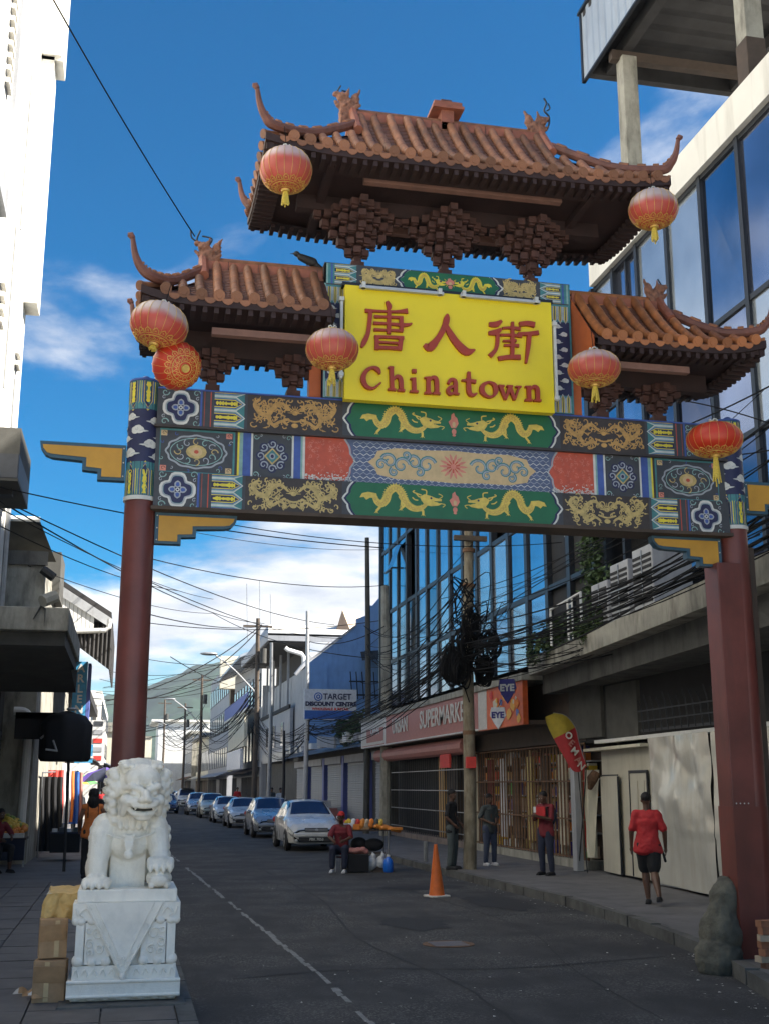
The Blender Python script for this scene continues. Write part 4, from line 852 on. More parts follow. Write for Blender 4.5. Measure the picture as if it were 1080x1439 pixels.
def filigree(A, x0, x1, z0, z1, m, rnd, n=64):
    xc = (x0+x1)/2; A.mir = xc; hw = xc-x0; hz = (z1-z0)
    # twin dragons as writhing ribbons, mirrored
    P = sm([(xc-hw*.12, z0+hz*.62), (xc-hw*.3, z0+hz*.82), (xc-hw*.5, z0+hz*.68), (xc-hw*.62, z0+hz*.45), (xc-hw*.8, z0+hz*.5), (xc-hw*.93, z0+hz*.75), (xc-hw*.8, z0+hz*.92)])
    A.rib(P, [.02+.03*sin(pi*i/len(P)) for i in range(len(P))], m)
    P = sm([(xc-hw*.62, z0+hz*.4), (xc-hw*.5, z0+hz*.15), (xc-hw*.3, z0+hz*.28), (xc-hw*.16, z0+hz*.16)]); A.rib(P, [.04-.02*i/len(P) for i in range(len(P))], m)
    for k in range(n):
        x = xc-hw*rnd.uniform(.12, .97); z = z0+hz*rnd.uniform(.06, .94)
        if abs(z-(z0+hz*.5)) < hz*.1 and x > xc-hw*.3: continue
        A.spiral(x, z, rnd.uniform(.02, .045), rnd.uniform(0, 6), rnd.uniform(.5, 1.0), .014, m, rnd.choice((-1, 1)), 7)
    for k in range(12):
        a = rnd.uniform(0, 6.28); x = xc-hw*rnd.uniform(.3, .98); z = z0+hz*rnd.uniform(.05, .95); A.poly([(x, z), (x+.05*cos(a), z+.05*sin(a)), (x+.02*cos(a+1.2), z+.02*sin(a+1.2))], m)
    A.mir = None
    for k in range(9): a = pi*(k/8); A.rib([(xc+.03*cos(a), z0+hz*.55+.03*sin(a)), (xc+.075*cos(a), z0+hz*.55+.075*sin(a))], [.014, .004], m)
    A.disc(xc, z0+hz*.55, .03, .025, m); A.disc(xc, z0+hz*.16, .035, .025, m); A.rib(sm([(xc-.1, z0+hz*.36), (xc, z0+hz*.28), (xc+.1, z0+hz*.36)]), .018, m)
def dragon(A, x0, w, z0, h, d, m='dragon_y', rnd=random.Random(5)):
    """d=1 faces +x"""
    X = lambda u: x0+w*u if d > 0 else x0+w*(1-u)
    Z = lambda v: z0+h*v
    body = sm([(X(.17), Z(.62)), (X(.20), Z(.38)), (X(.26), Z(.28)), (X(.32), Z(.45)), (X(.35), Z(.75)), (X(.43), Z(.92)), (X(.50), Z(.72)), (X(.54), Z(.42)), (X(.62), Z(.2)), (X(.72), Z(.18)), (X(.8), Z(.38)), (X(.8), Z(.52))], 5)
    n_ = len(body); ww = [h*(.12+.15*sin(pi*min(1, (i+4)/n_))) for i in range(n_)]
    for i in range(2, n_-8, 1):
        a, b = body[i-1], body[i+1]; dx, dz = (b[0]-a[0]), (b[1]-a[1]); q = sqrt(dx*dx+dz*dz) or 1; s_ = d
        nx, nz = -dz/q*s_, dx/q*s_; r_ = ww[i]*.5; p = body[i]
        A.poly([(p[0]+nx*r_*.8+dx/q*.012, p[1]+nz*r_*.8+dz/q*.012), (p[0]+nx*r_*1.5, p[1]+nz*r_*1.5), (p[0]+nx*r_*.8-dx/q*.012, p[1]+nz*r_*.8-dz/q*.012)], m)
    A.rib(body, ww, m)
    A.poly([(X(0), Z(.5)), (X(.03), Z(.66)), (X(.1), Z(.72)), (X(.2), Z(.68)), (X(.21), Z(.52)), (X(.12), Z(.5)), (X(.08), Z(.42)), (X(.05), Z(.52))], m)
    A.poly([(X(.74), Z(.5)), (X(.72), Z(.64)), (X(.78), Z(.74)), (X(.86), Z(.68)), (X(.91), Z(.62)), (X(.99), Z(.58)), (X(.985), Z(.5)), (X(.92), Z(.47)), (X(.985), Z(.40)), (X(.95), Z(.34)), (X(.86), Z(.3)), (X(.78), Z(.34))], m)
    for (a, b, c) in (((.72, .62), (.68, .74), (.7, .66)), ((.74, .7), (.66, .86), (.64, .8)), ((.8, .72), (.74, .92), (.8, .88)), ((.7, .5), (.63, .6), (.66, .52))): A.rib(sm([(X(a[0]), Z(a[1])), (X(c[0]), Z(c[1])), (X(b[0]), Z(b[1]))], 4), h*.045, m)
    A.rib(sm([(X(.96), Z(.6)), (X(1.0), Z(.7)), (X(.95), Z(.78))], 4), h*.03, m); A.rib(sm([(X(.97), Z(.42)), (X(1.03), Z(.38)), (X(1.0), Z(.28))], 4), h*.03, m)
    for (u, v, uu, vv) in ((.24, .3, .2, .02), (.47, .62, .5, .3), (.55, .4, .49, .16), (.72, .2, .76, .0)):
        A.rib([(X(u), Z(v)), (X((u+uu)/2+.02), Z((v+vv)/2)), (X(uu), Z(vv))], h*.09, m)
        for k in (-1, 0, 1): A.poly([(X(uu)-.008, Z(vv)), (X(uu+k*.03), Z(vv-.1)), (X(uu)+.008, Z(vv))], m)
    A.disc(X(.86), Z(.6), .012, .012, 'navy', 8); A.rib([(X(.9), Z(.48)), (X(.98), Z(.49))], h*.03, 'green')
    for i in range(3, n_-6, 2):
        p = body[i]; A.ring(p[0], p[1], ww[i]*.24, ww[i]*.24, .004, 'gold', 7)
def flame(A, x, z0, z1):
    h = z1-z0; A.poly([(x-.03, z0+.35*h), (x-.06, z0+.6*h), (x-.03, z0+.72*h), (x-.028, z0+.9*h), (x, z0+h), (x+.012, z0+.85*h), (x+.035, z0+.78*h), (x+.05, z0+.55*h), (x+.02, z0+.35*h)], 'pinkp'); A.disc(x, z0+.2*h, .025, .12*h, 'pinkp', 10); A.disc(x, z0+.5*h, .018, .12*h, 'peach', 8); A.disc(x, z0+.05*h, .02, .05*h, 'pinkp', 8)
def wavy(A, x, z0, z1, d, m1='whitep', m2='navy'):
    """ogee edge line at the ends of the centre panels"""
    zz_ = [z0+(z1-z0)*i/18 for i in range(19)]
    f = lambda t: (1-abs(2*t-1))*.09+.018*abs(sin(t*pi*3))
    for o, w_, m in ((.035, .02, m1), (.012, .02, m2), (-.012, .018, m1)): A.rib([(x-d*(f((z-z0)/(z1-z0))+o), z) for z in zz_], w_, m)
    return [(x-d*f((z-z0)/(z1-z0)), z) for z in zz_]
XL, XR = .18, 6.16
rnd = random.Random(21)
def mirx(x): return 2*GC-x
for (z0, z1, fm) in ((4.60, 4.95, 'gold_pale'), (5.43, 5.80, 'gold')):
    zc = (z0+z1)/2
    for side in (0, 1):
        A = Art(['slate'], 11.3); f = (lambda x: x) if not side else mirx
        def Rr(a, b, m): A.rect(min(f(a), f(b)), max(f(a), f(b)), z0, z1, m)
        Rr(.18, .56, 'slate'); quatrefoil(A, f(.37), zc, .165, .165)
        Rr(.56, .58, 'bluep'); Rr(.60, .605, 'redp'); Rr(.66, .67, 'redp')
        A.done('end_panel')
        A = Art(['brownp'], 11.3)
        if side:   # tongues pointing towards the centre
            old = A.put
            A.put = lambda pts, fs, m, old=old: old([(mirx(p[0]), p[1]) for p in pts], [tuple(reversed(q)) for q in fs], m)
        tongues(A, .70, 1.03, z0+.002, z1-.002, rnd)
        A.done('tongue_panel')
        A = Art(['brownp'], 11.3); Rr(1.03, 2.0, 'brownp'); filigree(A, min(f(1.07), f(1.95)), max(f(1.07), f(1.95)), z0+.015, z1-.015, fm, rnd); A.done('filigree_panel')
    A = Art(['green'], 11.3); x0 = 2.05; x1 = mirx(x0)
    L_ = wavy(A, x0+.1, z0+.001, z1-.001, 1); R_ = wavy(A, x1-.1, z0+.001, z1-.001, -1)
    A.put(L_+R_, [(i, i+1, i+20, i+19) for i in range(18)], 'green')
    dragon(A, x0+.13, .86, z0+.05, .28, 1); dragon(A, x1-.13-.86, .86, z0+.05, .28, -1); flame(A, GC, z0+.06, z1-.05); A.done('dragon_panel')
# middle tier
z0, z1 = 4.95, 5.405; zc = (z0+z1)/2
for side in (0, 1):
    f = (lambda x: x) if not side else mirx
    def RR(A, a, b, m, q0=z0, q1=z1): A.rect(min(f(a), f(b)), max(f(a), f(b)), q0, q1, m)
    A = Art(['slate'], 11.34); RR(A, .18, .92, 'teal'); RR(A, .19, .90, 'slate', z0+.02, z1-.02)
    cx_, rx, rz = f(.54), .30, .17
    for k in range(46):
        a = rnd.uniform(0, 6.28); q = rnd.uniform(1.05, 1.5); x = cx_+rx*q*cos(a)*1.1; z = zc+rz*q*sin(a)*1.1
        if abs(x-cx_) < .34 and abs(z-zc) < .2: A.spiral(x, z, rnd.uniform(.015, .028), a, .8, .008, rnd.choice(['teal_l', 'greyp', 'bluep']), rnd.choice((-1, 1)), 7)
    for u in (-1, 1):
        for v_ in (-1, 1): A.rect(cx_+u*.32-.03, cx_+u*.32+.03, zc+v_*.18-.028, zc+v_*.18+.028, 'pinkp' if u*v_ > 0 else 'peach'); A.spiral(cx_+u*.32, zc+v_*.18, .022, 0, 1, .007, 'brownp')
    A.disc(cx_, zc, rx, rz, 'slate', 30); A.ring(cx_, zc, rx, rz, .018, 'greyp', 72, lambda t: .97+.03*cos(12*t)); A.ring(cx_, zc, rx*.85, rz*.82, .009, 'teal_l', 30)
    for k in range(12): a = k*pi/6; A.spiral(cx_+rx*.58*cos(a), zc+rz*.58*sin(a), .042, a, .8, .012, ['gold_pale', 'greyp', 'teal_l'][k % 3])
    A.disc(cx_, zc, rx*.34, rz*.42, 'gold_pale', 14); A.disc(cx_, zc, rx*.2, rz*.27, 'peach', 12); A.disc(cx_, zc, rx*.08, rz*.12, 'redp', 8)
    A.done('medallion_panel')
    A = Art(['bluep'], 11.34)
    for a, b, m in ((.92, .945, 'brownp'), (.945, .965, 'yel'), (.965, 1.0, 'teal_l'), (1.0, 1.08, 'bluep'), (1.08, 1.10, 'whitep'), (1.49, 1.51, 'whitep'), (1.51, 1.58, 'bluep'), (1.58, 1.6, 'teal_l'), (1.6, 1.625, 'whitep')):
        RR(A, a, b, m)
        if b == 1.10: A.done('stripe_panel'); A = Art(['bluep'], 11.34)
    A.done('stripe_panel')
    A = Art(['slate'], 11.34); RR(A, 1.10, 1.49, 'slate'); cx_ = f(1.295)
    for k in range(8):
        a = k*pi/4; A.disc(cx_+.118*cos(a), zc+.125*sin(a), .048, .05, 'navy', 12); A.spiral(cx_+.12*cos(a), zc+.13*sin(a), .045, a+pi/2, 1.15, .017, 'greyp', 1, 14)
    A.poly([(cx_, zc+.09), (cx_+.085, zc), (cx_, zc-.09), (cx_-.085, zc)], 'gold_pale'); A.poly([(cx_, zc+.07), (cx_+.065, zc), (cx_, zc-.07), (cx_-.065, zc)], 'teal'); A.disc(cx_, zc, .03, .033, 'greyp', 10); A.disc(cx_, zc, .017, .02, 'navy', 8)
    for u in (-1, 1):
        for v_ in (-1, 1): A.spiral(cx_+u*.165, zc+v_*.195, .03, 0, 1, .01, 'teal_l', u*v_); A.spiral(cx_+u*.12, zc+v_*.21, .02, 2, .8, .008, 'greyp', u*v_)
    A.done('scroll_panel')
    A = Art(['redp'], 11.34); RR(A, 1.625, 2.12, 'redp')
    for k in range(70): A.spiral(f(rnd.uniform(1.65, 2.06)), rnd.uniform(z0+.09, z1-.03), rnd.uniform(.012, .022), rnd.uniform(0, 6), .7, .005, 'pinkp', rnd.choice((-1, 1)), 6)
    for k in range(110): x = f(rnd.uniform(1.63, 2.1)); z = z0+abs(rnd.gauss(0, .03))+.008; a = rnd.uniform(0, 3.14); A.rib([(x-.012*cos(a), z-.009*sin(a)), (x+.012*cos(a), z+.009*sin(a))], .007, 'whitep')
    A.done('red_panel')
A = Art(['lattice'], 11.34); x0 = 2.02; x1 = mirx(x0); L_ = wavy(A, x0+.02, z0, z1, -1, 'greyp', 'teal'); R_ = wavy(A, x1-.02, z0, z1, 1, 'greyp', 'teal')
A.put(L_+R_, [(i, i+1, i+20, i+19) for i in range(18)], 'lattice')
for r_ in range(11):
    z = z0+.02+r_*.0405; pts = []
    for i in range(60): x = x0+.1+(x1-x0-.2)*i/59; pts.append((x, z+(.012 if (i+r_) % 2 else -.012)))
    A.rib(pts, .008, 'whitep' if r_ % 2 else 'greyp')
A.mir = GC
A.poly([(GC, z0+.4), (GC-.3, z0+.385), (GC-.6, z0+.39), (GC-.8, z0+.35), (GC-.83, z0+.28), (GC-.9, zc), (GC-.83, z0+.17), (GC-.8, z0+.1), (GC-.6, z0+.06), (GC-.3, z0+.065), (GC, z0+.05)], 'peach')
for (x, z, r_, a, d_) in ((.28, .0, .085, .3, 1), (.42, .02, .07, 2.5, -1), (.55, -.02, .08, .2, 1), (.68, .02, .075, 2.8, -1), (.76, -.02, .05, .4, 1), (.36, -.08, .045, 2, -1), (.5, .09, .04, 5, 1), (.63, -.09, .04, 2, 1)):
    A.spiral(GC-x, zc+z, r_*1.15, a, 1.15, .036, 'teal', d_, 16); A.spiral(GC-x, zc+z, r_*1.1, a, 1.1, .015, 'greyp', d_, 16)
A.mir = None
for k in range(14): a = 2*pi*k/14; A.rib([(GC+.03*cos(a), zc+.03*sin(a)), (GC+.1*cos(a), zc+.095*sin(a)), (GC+.15*cos(a), zc+.135*sin(a))], [.012, .03, .008], 'pinkp')
for k in range(10): a = 2*pi*k/10+.3; A.rib([(GC+.01*cos(a), zc+.01*sin(a)), (GC+.075*cos(a), zc+.07*sin(a))], [.012, .014], 'redp')
A.disc(GC, zc, .03, .028, 'pinkp'); A.done('cartouche_panel')
# pillar heads: clouds and tongues wrapped round the cylinder
def cloud(A, x, z, s, d=1):
    A.poly([(x-d*s*1.3, z-s*.12), (x-d*s*.6, z+s*.02), (x, z+s*.1), (x, z-s*.3), (x-d*s*.7, z-s*.28)], 'whitep')
    for (a, b, r_) in ((0, 0, .5), (.45, .28, .42), (.75, -.1, .46), (.2, .4, .36), (1.0, .2, .3)): A.disc(x+d*s*a*.85, z+s*b*.85, s*r_*1.25, s*r_*1.05, 'whitep', 14)
    A.spiral(x+d*s*.45, z+s*.15, s*.24, 1, 1, s*.07, 'greyp', d); A.rib(sm([(x-d*s*1.1, z-s*.08), (x-d*s*.4, z-s*.05), (x, z-s*.2)], 4), s*.06, 'greyp')
for px_ in (.02, 6.35):
    T = lambda s_, z, d, px_=px_: (px_+(.155+d)*sin(s_/.155), 11.45-(.155+d)*cos(s_/.155), z)
    A = Art(['navy'], 0, T); A.rect(-.36, .36, 4.705, 5.04, 'teal', 16); A.rect(-.36, .36, 5.58, 5.875, 'teal', 16)
    for zb_, zt, d_ in ((4.71, 5.05, 1), (5.56, 5.87, -1)):
        for k in range(-2, 3):
            x = k*.155+.03
            for w_, e, m in ((.07, 0, 'yel'), (.058, .014, 'bluep'), (.046, .028, 'gold_pale'), (.036, .036, 'navy')):
                P = [(x-w_, zb_), (x+w_, zb_), (x+w_, zt-.09-e*.3), (x, zt-e), (x-w_, zt-.09-e*.3)] if d_ > 0 else [(x-w_, zt), (x-w_, zb_+.09+e*.3), (x, zb_+e), (x+w_, zb_+.09+e*.3), (x+w_, zt)]
                A.poly(P, m)
            N_ = 12; l_, r2 = [], []
            for i in range(N_+1):
                z = (zb_+.01+(zt-zb_-.1)*i/N_) if d_ > 0 else (zb_+.09+(zt-zb_-.1)*i/N_); q = .026*rnd.uniform(.35, 1); l_.append((x-q, z)); r2.append((x+q, z))
            A.put(l_+r2, [(i, i+1, i+N_+2, i+N_+1) for i in range(N_)], 'yel')
    for k, (x, z, s_) in enumerate(((-.12, 5.50, .06), (.10, 5.46, .065), (-.04, 5.36, .07), (.16, 5.30, .05), (-.17, 5.28, .05), (.05, 5.22, .07), (-.12, 5.13, .075), (.13, 5.10, .06), (-.25, 5.4, .05), (.24, 5.2, .05), (-.26, 5.15, .05))): cloud(A, x, z, s_, 1 if k % 2 else -1)
    A.done('painted_wrap')
# brackets (stepped side boards)
def brace(x0, z1, w_, h_, d, name='side_brace'):
    """d=+1 : tall side at +x end"""
    X = (lambda u: x0+w_*u) if d > 0 else (lambda u: x0+w_*(1-u)); Z = lambda v: z1-h_*(1-v)
    out = [(0, 1), (0.015, .8), (.07, .62), (.15, .55), (.5, .5), (.5, .25), (.68, .22), (.68, 0), (1, 0), (1, 1)]
    P = [(X(u), Z(v)) for u, v in out]
    def ext(P, ya, yb, m, nm, par):
        n_ = len(P); mb = MB(); mb.add([(p[0], ya, p[1]) for p in P]+[(p[0], yb, p[1]) for p in P], [tuple(range(n_)), tuple(range(2*n_-1, n_-1, -1))]+[(i, i+n_, (i+1) % n_+n_, (i+1) % n_) for i in range(n_)]); return gp_(mb, nm, m, par)
    o = ext(P, 11.40, 11.5, 'brace_b', name, gate)
    A = Art(['brace_b'], 11.4); A.put([(x, z) for x, z in P], [tuple(range(len(P)))], 'brace_b')
    inn = [(.035, .90), (.045, .8), (.09, .68), (.16, .645), (.545, .6), (.545, .34), (.725, .31), (.725, .085), (.955, .085), (.955, .90)]
    gx(MB().add([(X(u), 11.393, Z(v)) for u, v in inn]+[(X(u), 11.4, Z(v)) for u, v in inn], [tuple(range(10))]+[(i, i+10, (i+1) % 10+10, (i+1) % 10) for i in range(10)])).build('yellow_board', 'brace_y', o)
    for v in (.12, .5, .9): gx(MB().ell((X(.975), 11.395, Z(v)), .008, nu=6, nv=4)).build('bolt', 'whitep', o)
brace(-.96, 5.22, .82, .36, 1); brace(6.50, 5.22, .82, .36, -1)
brace(.17, 4.56, .80, .31, -1); brace(5.37, 4.56, .80, .31, 1)
# ---- sign tower
gp_(MB().box(1.79, 2.02, 11.28, 11.5, 5.815, 7.06), 'sign_post', 'navy'); gp_(MB().box(4.26, 4.50, 11.28, 11.5, 5.815, 7.06), 'sign_post', 'navy')
gp_(MB().box(1.79, 4.50, 11.28, 11.5, 7.06, 7.31), 'sign_head_beam', 'slate'); gp_(MB().box(2.02, 4.26, 11.34, 11.48, 5.815, 7.06), 'sign_back', 'brownp')
for side in (0, 1):
    A = Art(['navy'], 11.28)
    xa, xb = ((1.79, 2.02), (4.26, 4.50))[side]
    A.rect(xa, xa+.02, 5.82, 7.3, 'teal_l'); A.rect(xb-.02, xb, 5.82, 7.3, 'teal'); A.rect(xa+.02, xb-.02, 5.82, 6.02, 'teal'); A.rect(xa+.02, xb-.02, 6.86, 7.06, 'teal')
    for zb_, zt in ((5.83, 6.04), (7.04, 6.84)):
        for k in range(3):
            x = xa+.055+k*.062
            for w_, m in ((.028, 'whitep'), (.022, 'bluep'), (.015, 'yel'), (.006, 'navy')): A.poly([(x-w_, zb_), (x+w_, zb_), (x+w_, lerp(zb_, zt, .75)), (x, lerp(zb_, zt, 1-(.028-w_)*3)), (x-w_, lerp(zb_, zt, .75))], m)
    for k in range(9): cloud(A, xa+.09+.05*(k % 2), 6.1+k*.088, .042, 1 if k % 2 else -1)
    A.done('cloud_panel')
z0, z1 = 7.075, 7.3
for side in (0, 1):
    A = Art(['slate'], 11.28)
    if side: old = A.put; A.put = lambda pts, fs, m, old=old: old([(4.5+1.79-p[0], p[1]) for p in pts], [tuple(reversed(q)) for q in fs], m)
    for a, b, m in ((1.79, 1.90, 'teal'), (1.81, 1.83, 'teal_l'), (1.86, 1.88, 'bluep')): A.rect(a, b, z0, z1, m)
    tongues(A, 1.9, 2.16, z0, z1, rnd)
    A.done('head_panel')
    A = Art(['slate'], 11.28); (fa, fb) = (2.19, 2.54) if not side else (4.5+1.79-2.54, 4.5+1.79-2.19)
    filigree(A, fa, fb, z0+.01, z1-.01, 'gold_pale', rnd, 22); A.done('head_filigree')
A = Art(['green'], 11.278); L_ = wavy(A, 2.70, z0, z1, 1); R_ = wavy(A, 3.59, z0, z1, -1); A.put(L_+R_, [(i, i+1, i+20, i+19) for i in range(18)], 'green')
dragon(A, 2.68, .42, z0+.03, .17, 1, 'yel'); dragon(A, 3.19, .42, z0+.03, .17, -1, 'yel'); flame(A, 3.145, z0+.05, z1-.05); A.done('head_dragon_panel')
# ---- the yellow sign
YS = 11.13
sign = gp_(MB().box(1.985, 4.225, YS, YS+.10, 5.765, 7.01), 'sign_board', 'yellow_sign', bev=.006)
gx(MB().box(1.96, 4.25, YS+.02, YS+.13, 7.011, 7.05)).build('sign_top_channel', 'frame', sign)
for a, b in ((2.13, 3.02), (3.20, 4.08)):
    gx(MB().box(a, b, YS-.06, YS-.02, 6.965, 6.995)).build('lamp_tube', 'galv', sign)
    for x in (a+.04, b-.04): gx(MB().box(x-.018, x+.018, YS-.07, YS, 6.965, 7.03)).build('lamp_clip', 'whitep', sign)
gx(MB().box(1.935, 1.962, YS-.02, YS+.03, 5.98, 6.86)).build('side_tube', 'whitep', sign); gx(MB().box(4.235, 4.262, YS-.02, YS+.03, 5.9, 6.8)).build('side_tube', 'whitep', sign)
for x, zs_ in ((1.948, (6.02, 6.84)), (4.248, (5.93, 6.76))):
    for z in zs_: gx(MB().box(x-.025, x+.025, YS-.03, YS+.04, z-.02, z+.02)).build('tube_clip', 'whitep', sign)
def glyph(strokes, nm, th=.035, par=sign, lab=None, wk=1.0):
    """strokes: lists of (zoom x, zoom y, width) traced on the board plane; each is a solid raised stroke"""
    mb = MB(); sc = 1/3.724*.0066*1.0
    yb = (YS)*K
    for si, st in enumerate(strokes):
        P = []
        for (zx, zy, w_) in st:
            p = at(490+zx/3.724, 400+zy/3.724, Y=yb); P.append((p.x, p.z, w_*sc*K*wk))
        if len(P) > 2:
            Q = catmull([Vector(p) for p in P], 4); P = [(q.x, q.y, q.z) for q in Q]
        n_ = len(P); L_, R_ = [], []
        for i in range(n_):
            a = P[max(0, i-1)]; b = P[min(n_-1, i+1)]; dx, dz = b[0]-a[0], b[1]-a[1]; q = sqrt(dx*dx+dz*dz) or 1
            nx, nz = -dz/q*P[i][2]/2, dx/q*P[i][2]/2; L_.append((P[i][0]+nx, P[i][1]+nz)); R_.append((P[i][0]-nx, P[i][1]-nz))
        ring_ = L_+R_[::-1]; yf = yb-th-.0008*si; m_ = len(ring_)
        mb.add([(x, yf, z) for x, z in ring_]+[(x, yb-.001, z) for x, z in ring_], [(i, i+1, m_-2-i, m_-1-i) for i in range(n_-1)]+[(i, i+m_, (i+1) % m_+m_, (i+1) % m_) for i in range(m_)])
    return mb.build(nm, 'letter_red', par)
glyph([[(196, 92, 18), (208, 118, 30), (204, 138, 16)], [(84, 140, 22), (150, 143, 14), (240, 146, 15), (304, 142, 30)], [(112, 136, 24), (108, 190, 24), (98, 260, 24), (78, 305, 30), (64, 332, 12)],
       [(132, 172, 17), (200, 174, 13), (280, 178, 17)], [(128, 206, 18), (200, 209, 14), (290, 216, 20), (326, 208, 8)], [(130, 240, 16), (200, 243, 13), (280, 247, 16)], [(270, 172, 24), (272, 248, 22)], [(208, 140, 22), (206, 200, 24), (206, 262, 22)],
       [(132, 278, 18), (200, 279, 16), (284, 284, 20)], [(144, 274, 24), (144, 345, 24)], [(270, 280, 26), (262, 345, 26)], [(136, 334, 22), (200, 335, 20), (272, 340, 22)], [(150, 306, 12), (262, 312, 12)]], 'character')
glyph([[(510, 158, 10), (508, 180, 34), (496, 225, 34), (462, 285, 34), (420, 332, 50), (390, 318, 20)], [(506, 215, 16), (520, 250, 34), (560, 310, 44), (610, 355, 48), (655, 345, 8)]], 'character')
glyph([[(794, 194, 16), (765, 212, 34), (728, 212, 24)], [(792, 236, 16), (765, 254, 34), (726, 258, 22)], [(772, 240, 22), (772, 300, 22), (762, 345, 22), (732, 378, 30)],
       [(798, 232, 12), (840, 230, 15), (892, 236, 22)], [(786, 268, 14), (840, 268, 15), (900, 274, 20)], [(806, 322, 14), (846, 322, 15), (884, 324, 20)], [(776, 392, 26), (830, 384, 26), (892, 384, 30)], [(850, 200, 16), (850, 300, 24), (848, 390, 22)], [(800, 300, 10), (870, 298, 14)],
       [(886, 212, 26), (930, 208, 30), (966, 216, 34)], [(878, 262, 16), (930, 262, 22), (986, 256, 26)], [(938, 255, 26), (932, 330, 24), (920, 416, 12)]], 'character')
glyph([[(160, 472, 10), (148, 450, 26), (122, 440, 16), (90, 456, 22), (72, 496, 30), (88, 536, 24), (125, 548, 14), (164, 518, 8)]], 'letter', .05)
glyph([[(218, 434, 24), (222, 552, 24)], [(224, 508, 10), (246, 486, 20), (266, 500, 26), (270, 552, 24)], [(200, 440, 8), (230, 440, 12)], [(200, 553, 12), (242, 556, 12)], [(250, 558, 12), (288, 560, 12)]], 'letter', .05)
glyph([[(326, 458, 22), (348, 458, 22)], [(335, 494, 24), (337, 562, 24)], [(316, 498, 9), (345, 498, 12)], [(314, 564, 12), (358, 566, 12)]], 'letter', .05)
glyph([[(410, 490, 24), (411, 570, 24)], [(412, 510, 10), (432, 492, 20), (452, 504, 26), (455, 572, 24)], [(390, 493, 9), (420, 492, 12)], [(390, 572, 12), (428, 574, 12)], [(434, 574, 12), (472, 576, 12)]], 'letter', .05)
glyph([[(514, 524, 16), (524, 506, 20), (542, 503, 18), (552, 520, 24), (552, 580, 24)], [(550, 538, 10), (524, 544, 20), (513, 560, 22), (526, 578, 18), (550, 566, 8)], [(552, 576, 16), (572, 578, 8)]], 'letter', .05)
glyph([[(622, 462, 18), (620, 520, 26), (624, 570, 26), (642, 584, 18), (664, 574, 8)], [(584, 506, 8), (622, 508, 18), (658, 514, 22)]], 'letter', .05)
glyph([[(716, 518, 14), (692, 536, 26), (692, 568, 28), (722, 592, 14), (750, 586, 16), (762, 560, 28), (754, 530, 24), (728, 516, 12), (716, 518, 14)]], 'letter', .05)
glyph([[(786, 536, 24), (812, 606, 16)], [(838, 536, 24), (812, 606, 12)], [(832, 536, 24), (860, 608, 16)], [(884, 538, 12), (860, 608, 12)], [(774, 534, 10), (806, 536, 10)], [(818, 536, 10), (850, 538, 10)], [(864, 540, 10), (894, 541, 10)]], 'letter', .05)
glyph([[(934, 538, 24), (936, 608, 24)], [(938, 558, 10), (958, 540, 20), (978, 552, 26), (981, 610, 24)], [(914, 540, 9), (944, 540, 12)], [(914, 609, 12), (952, 611, 12)], [(960, 611, 12), (998, 613, 12)]], 'letter', .05)
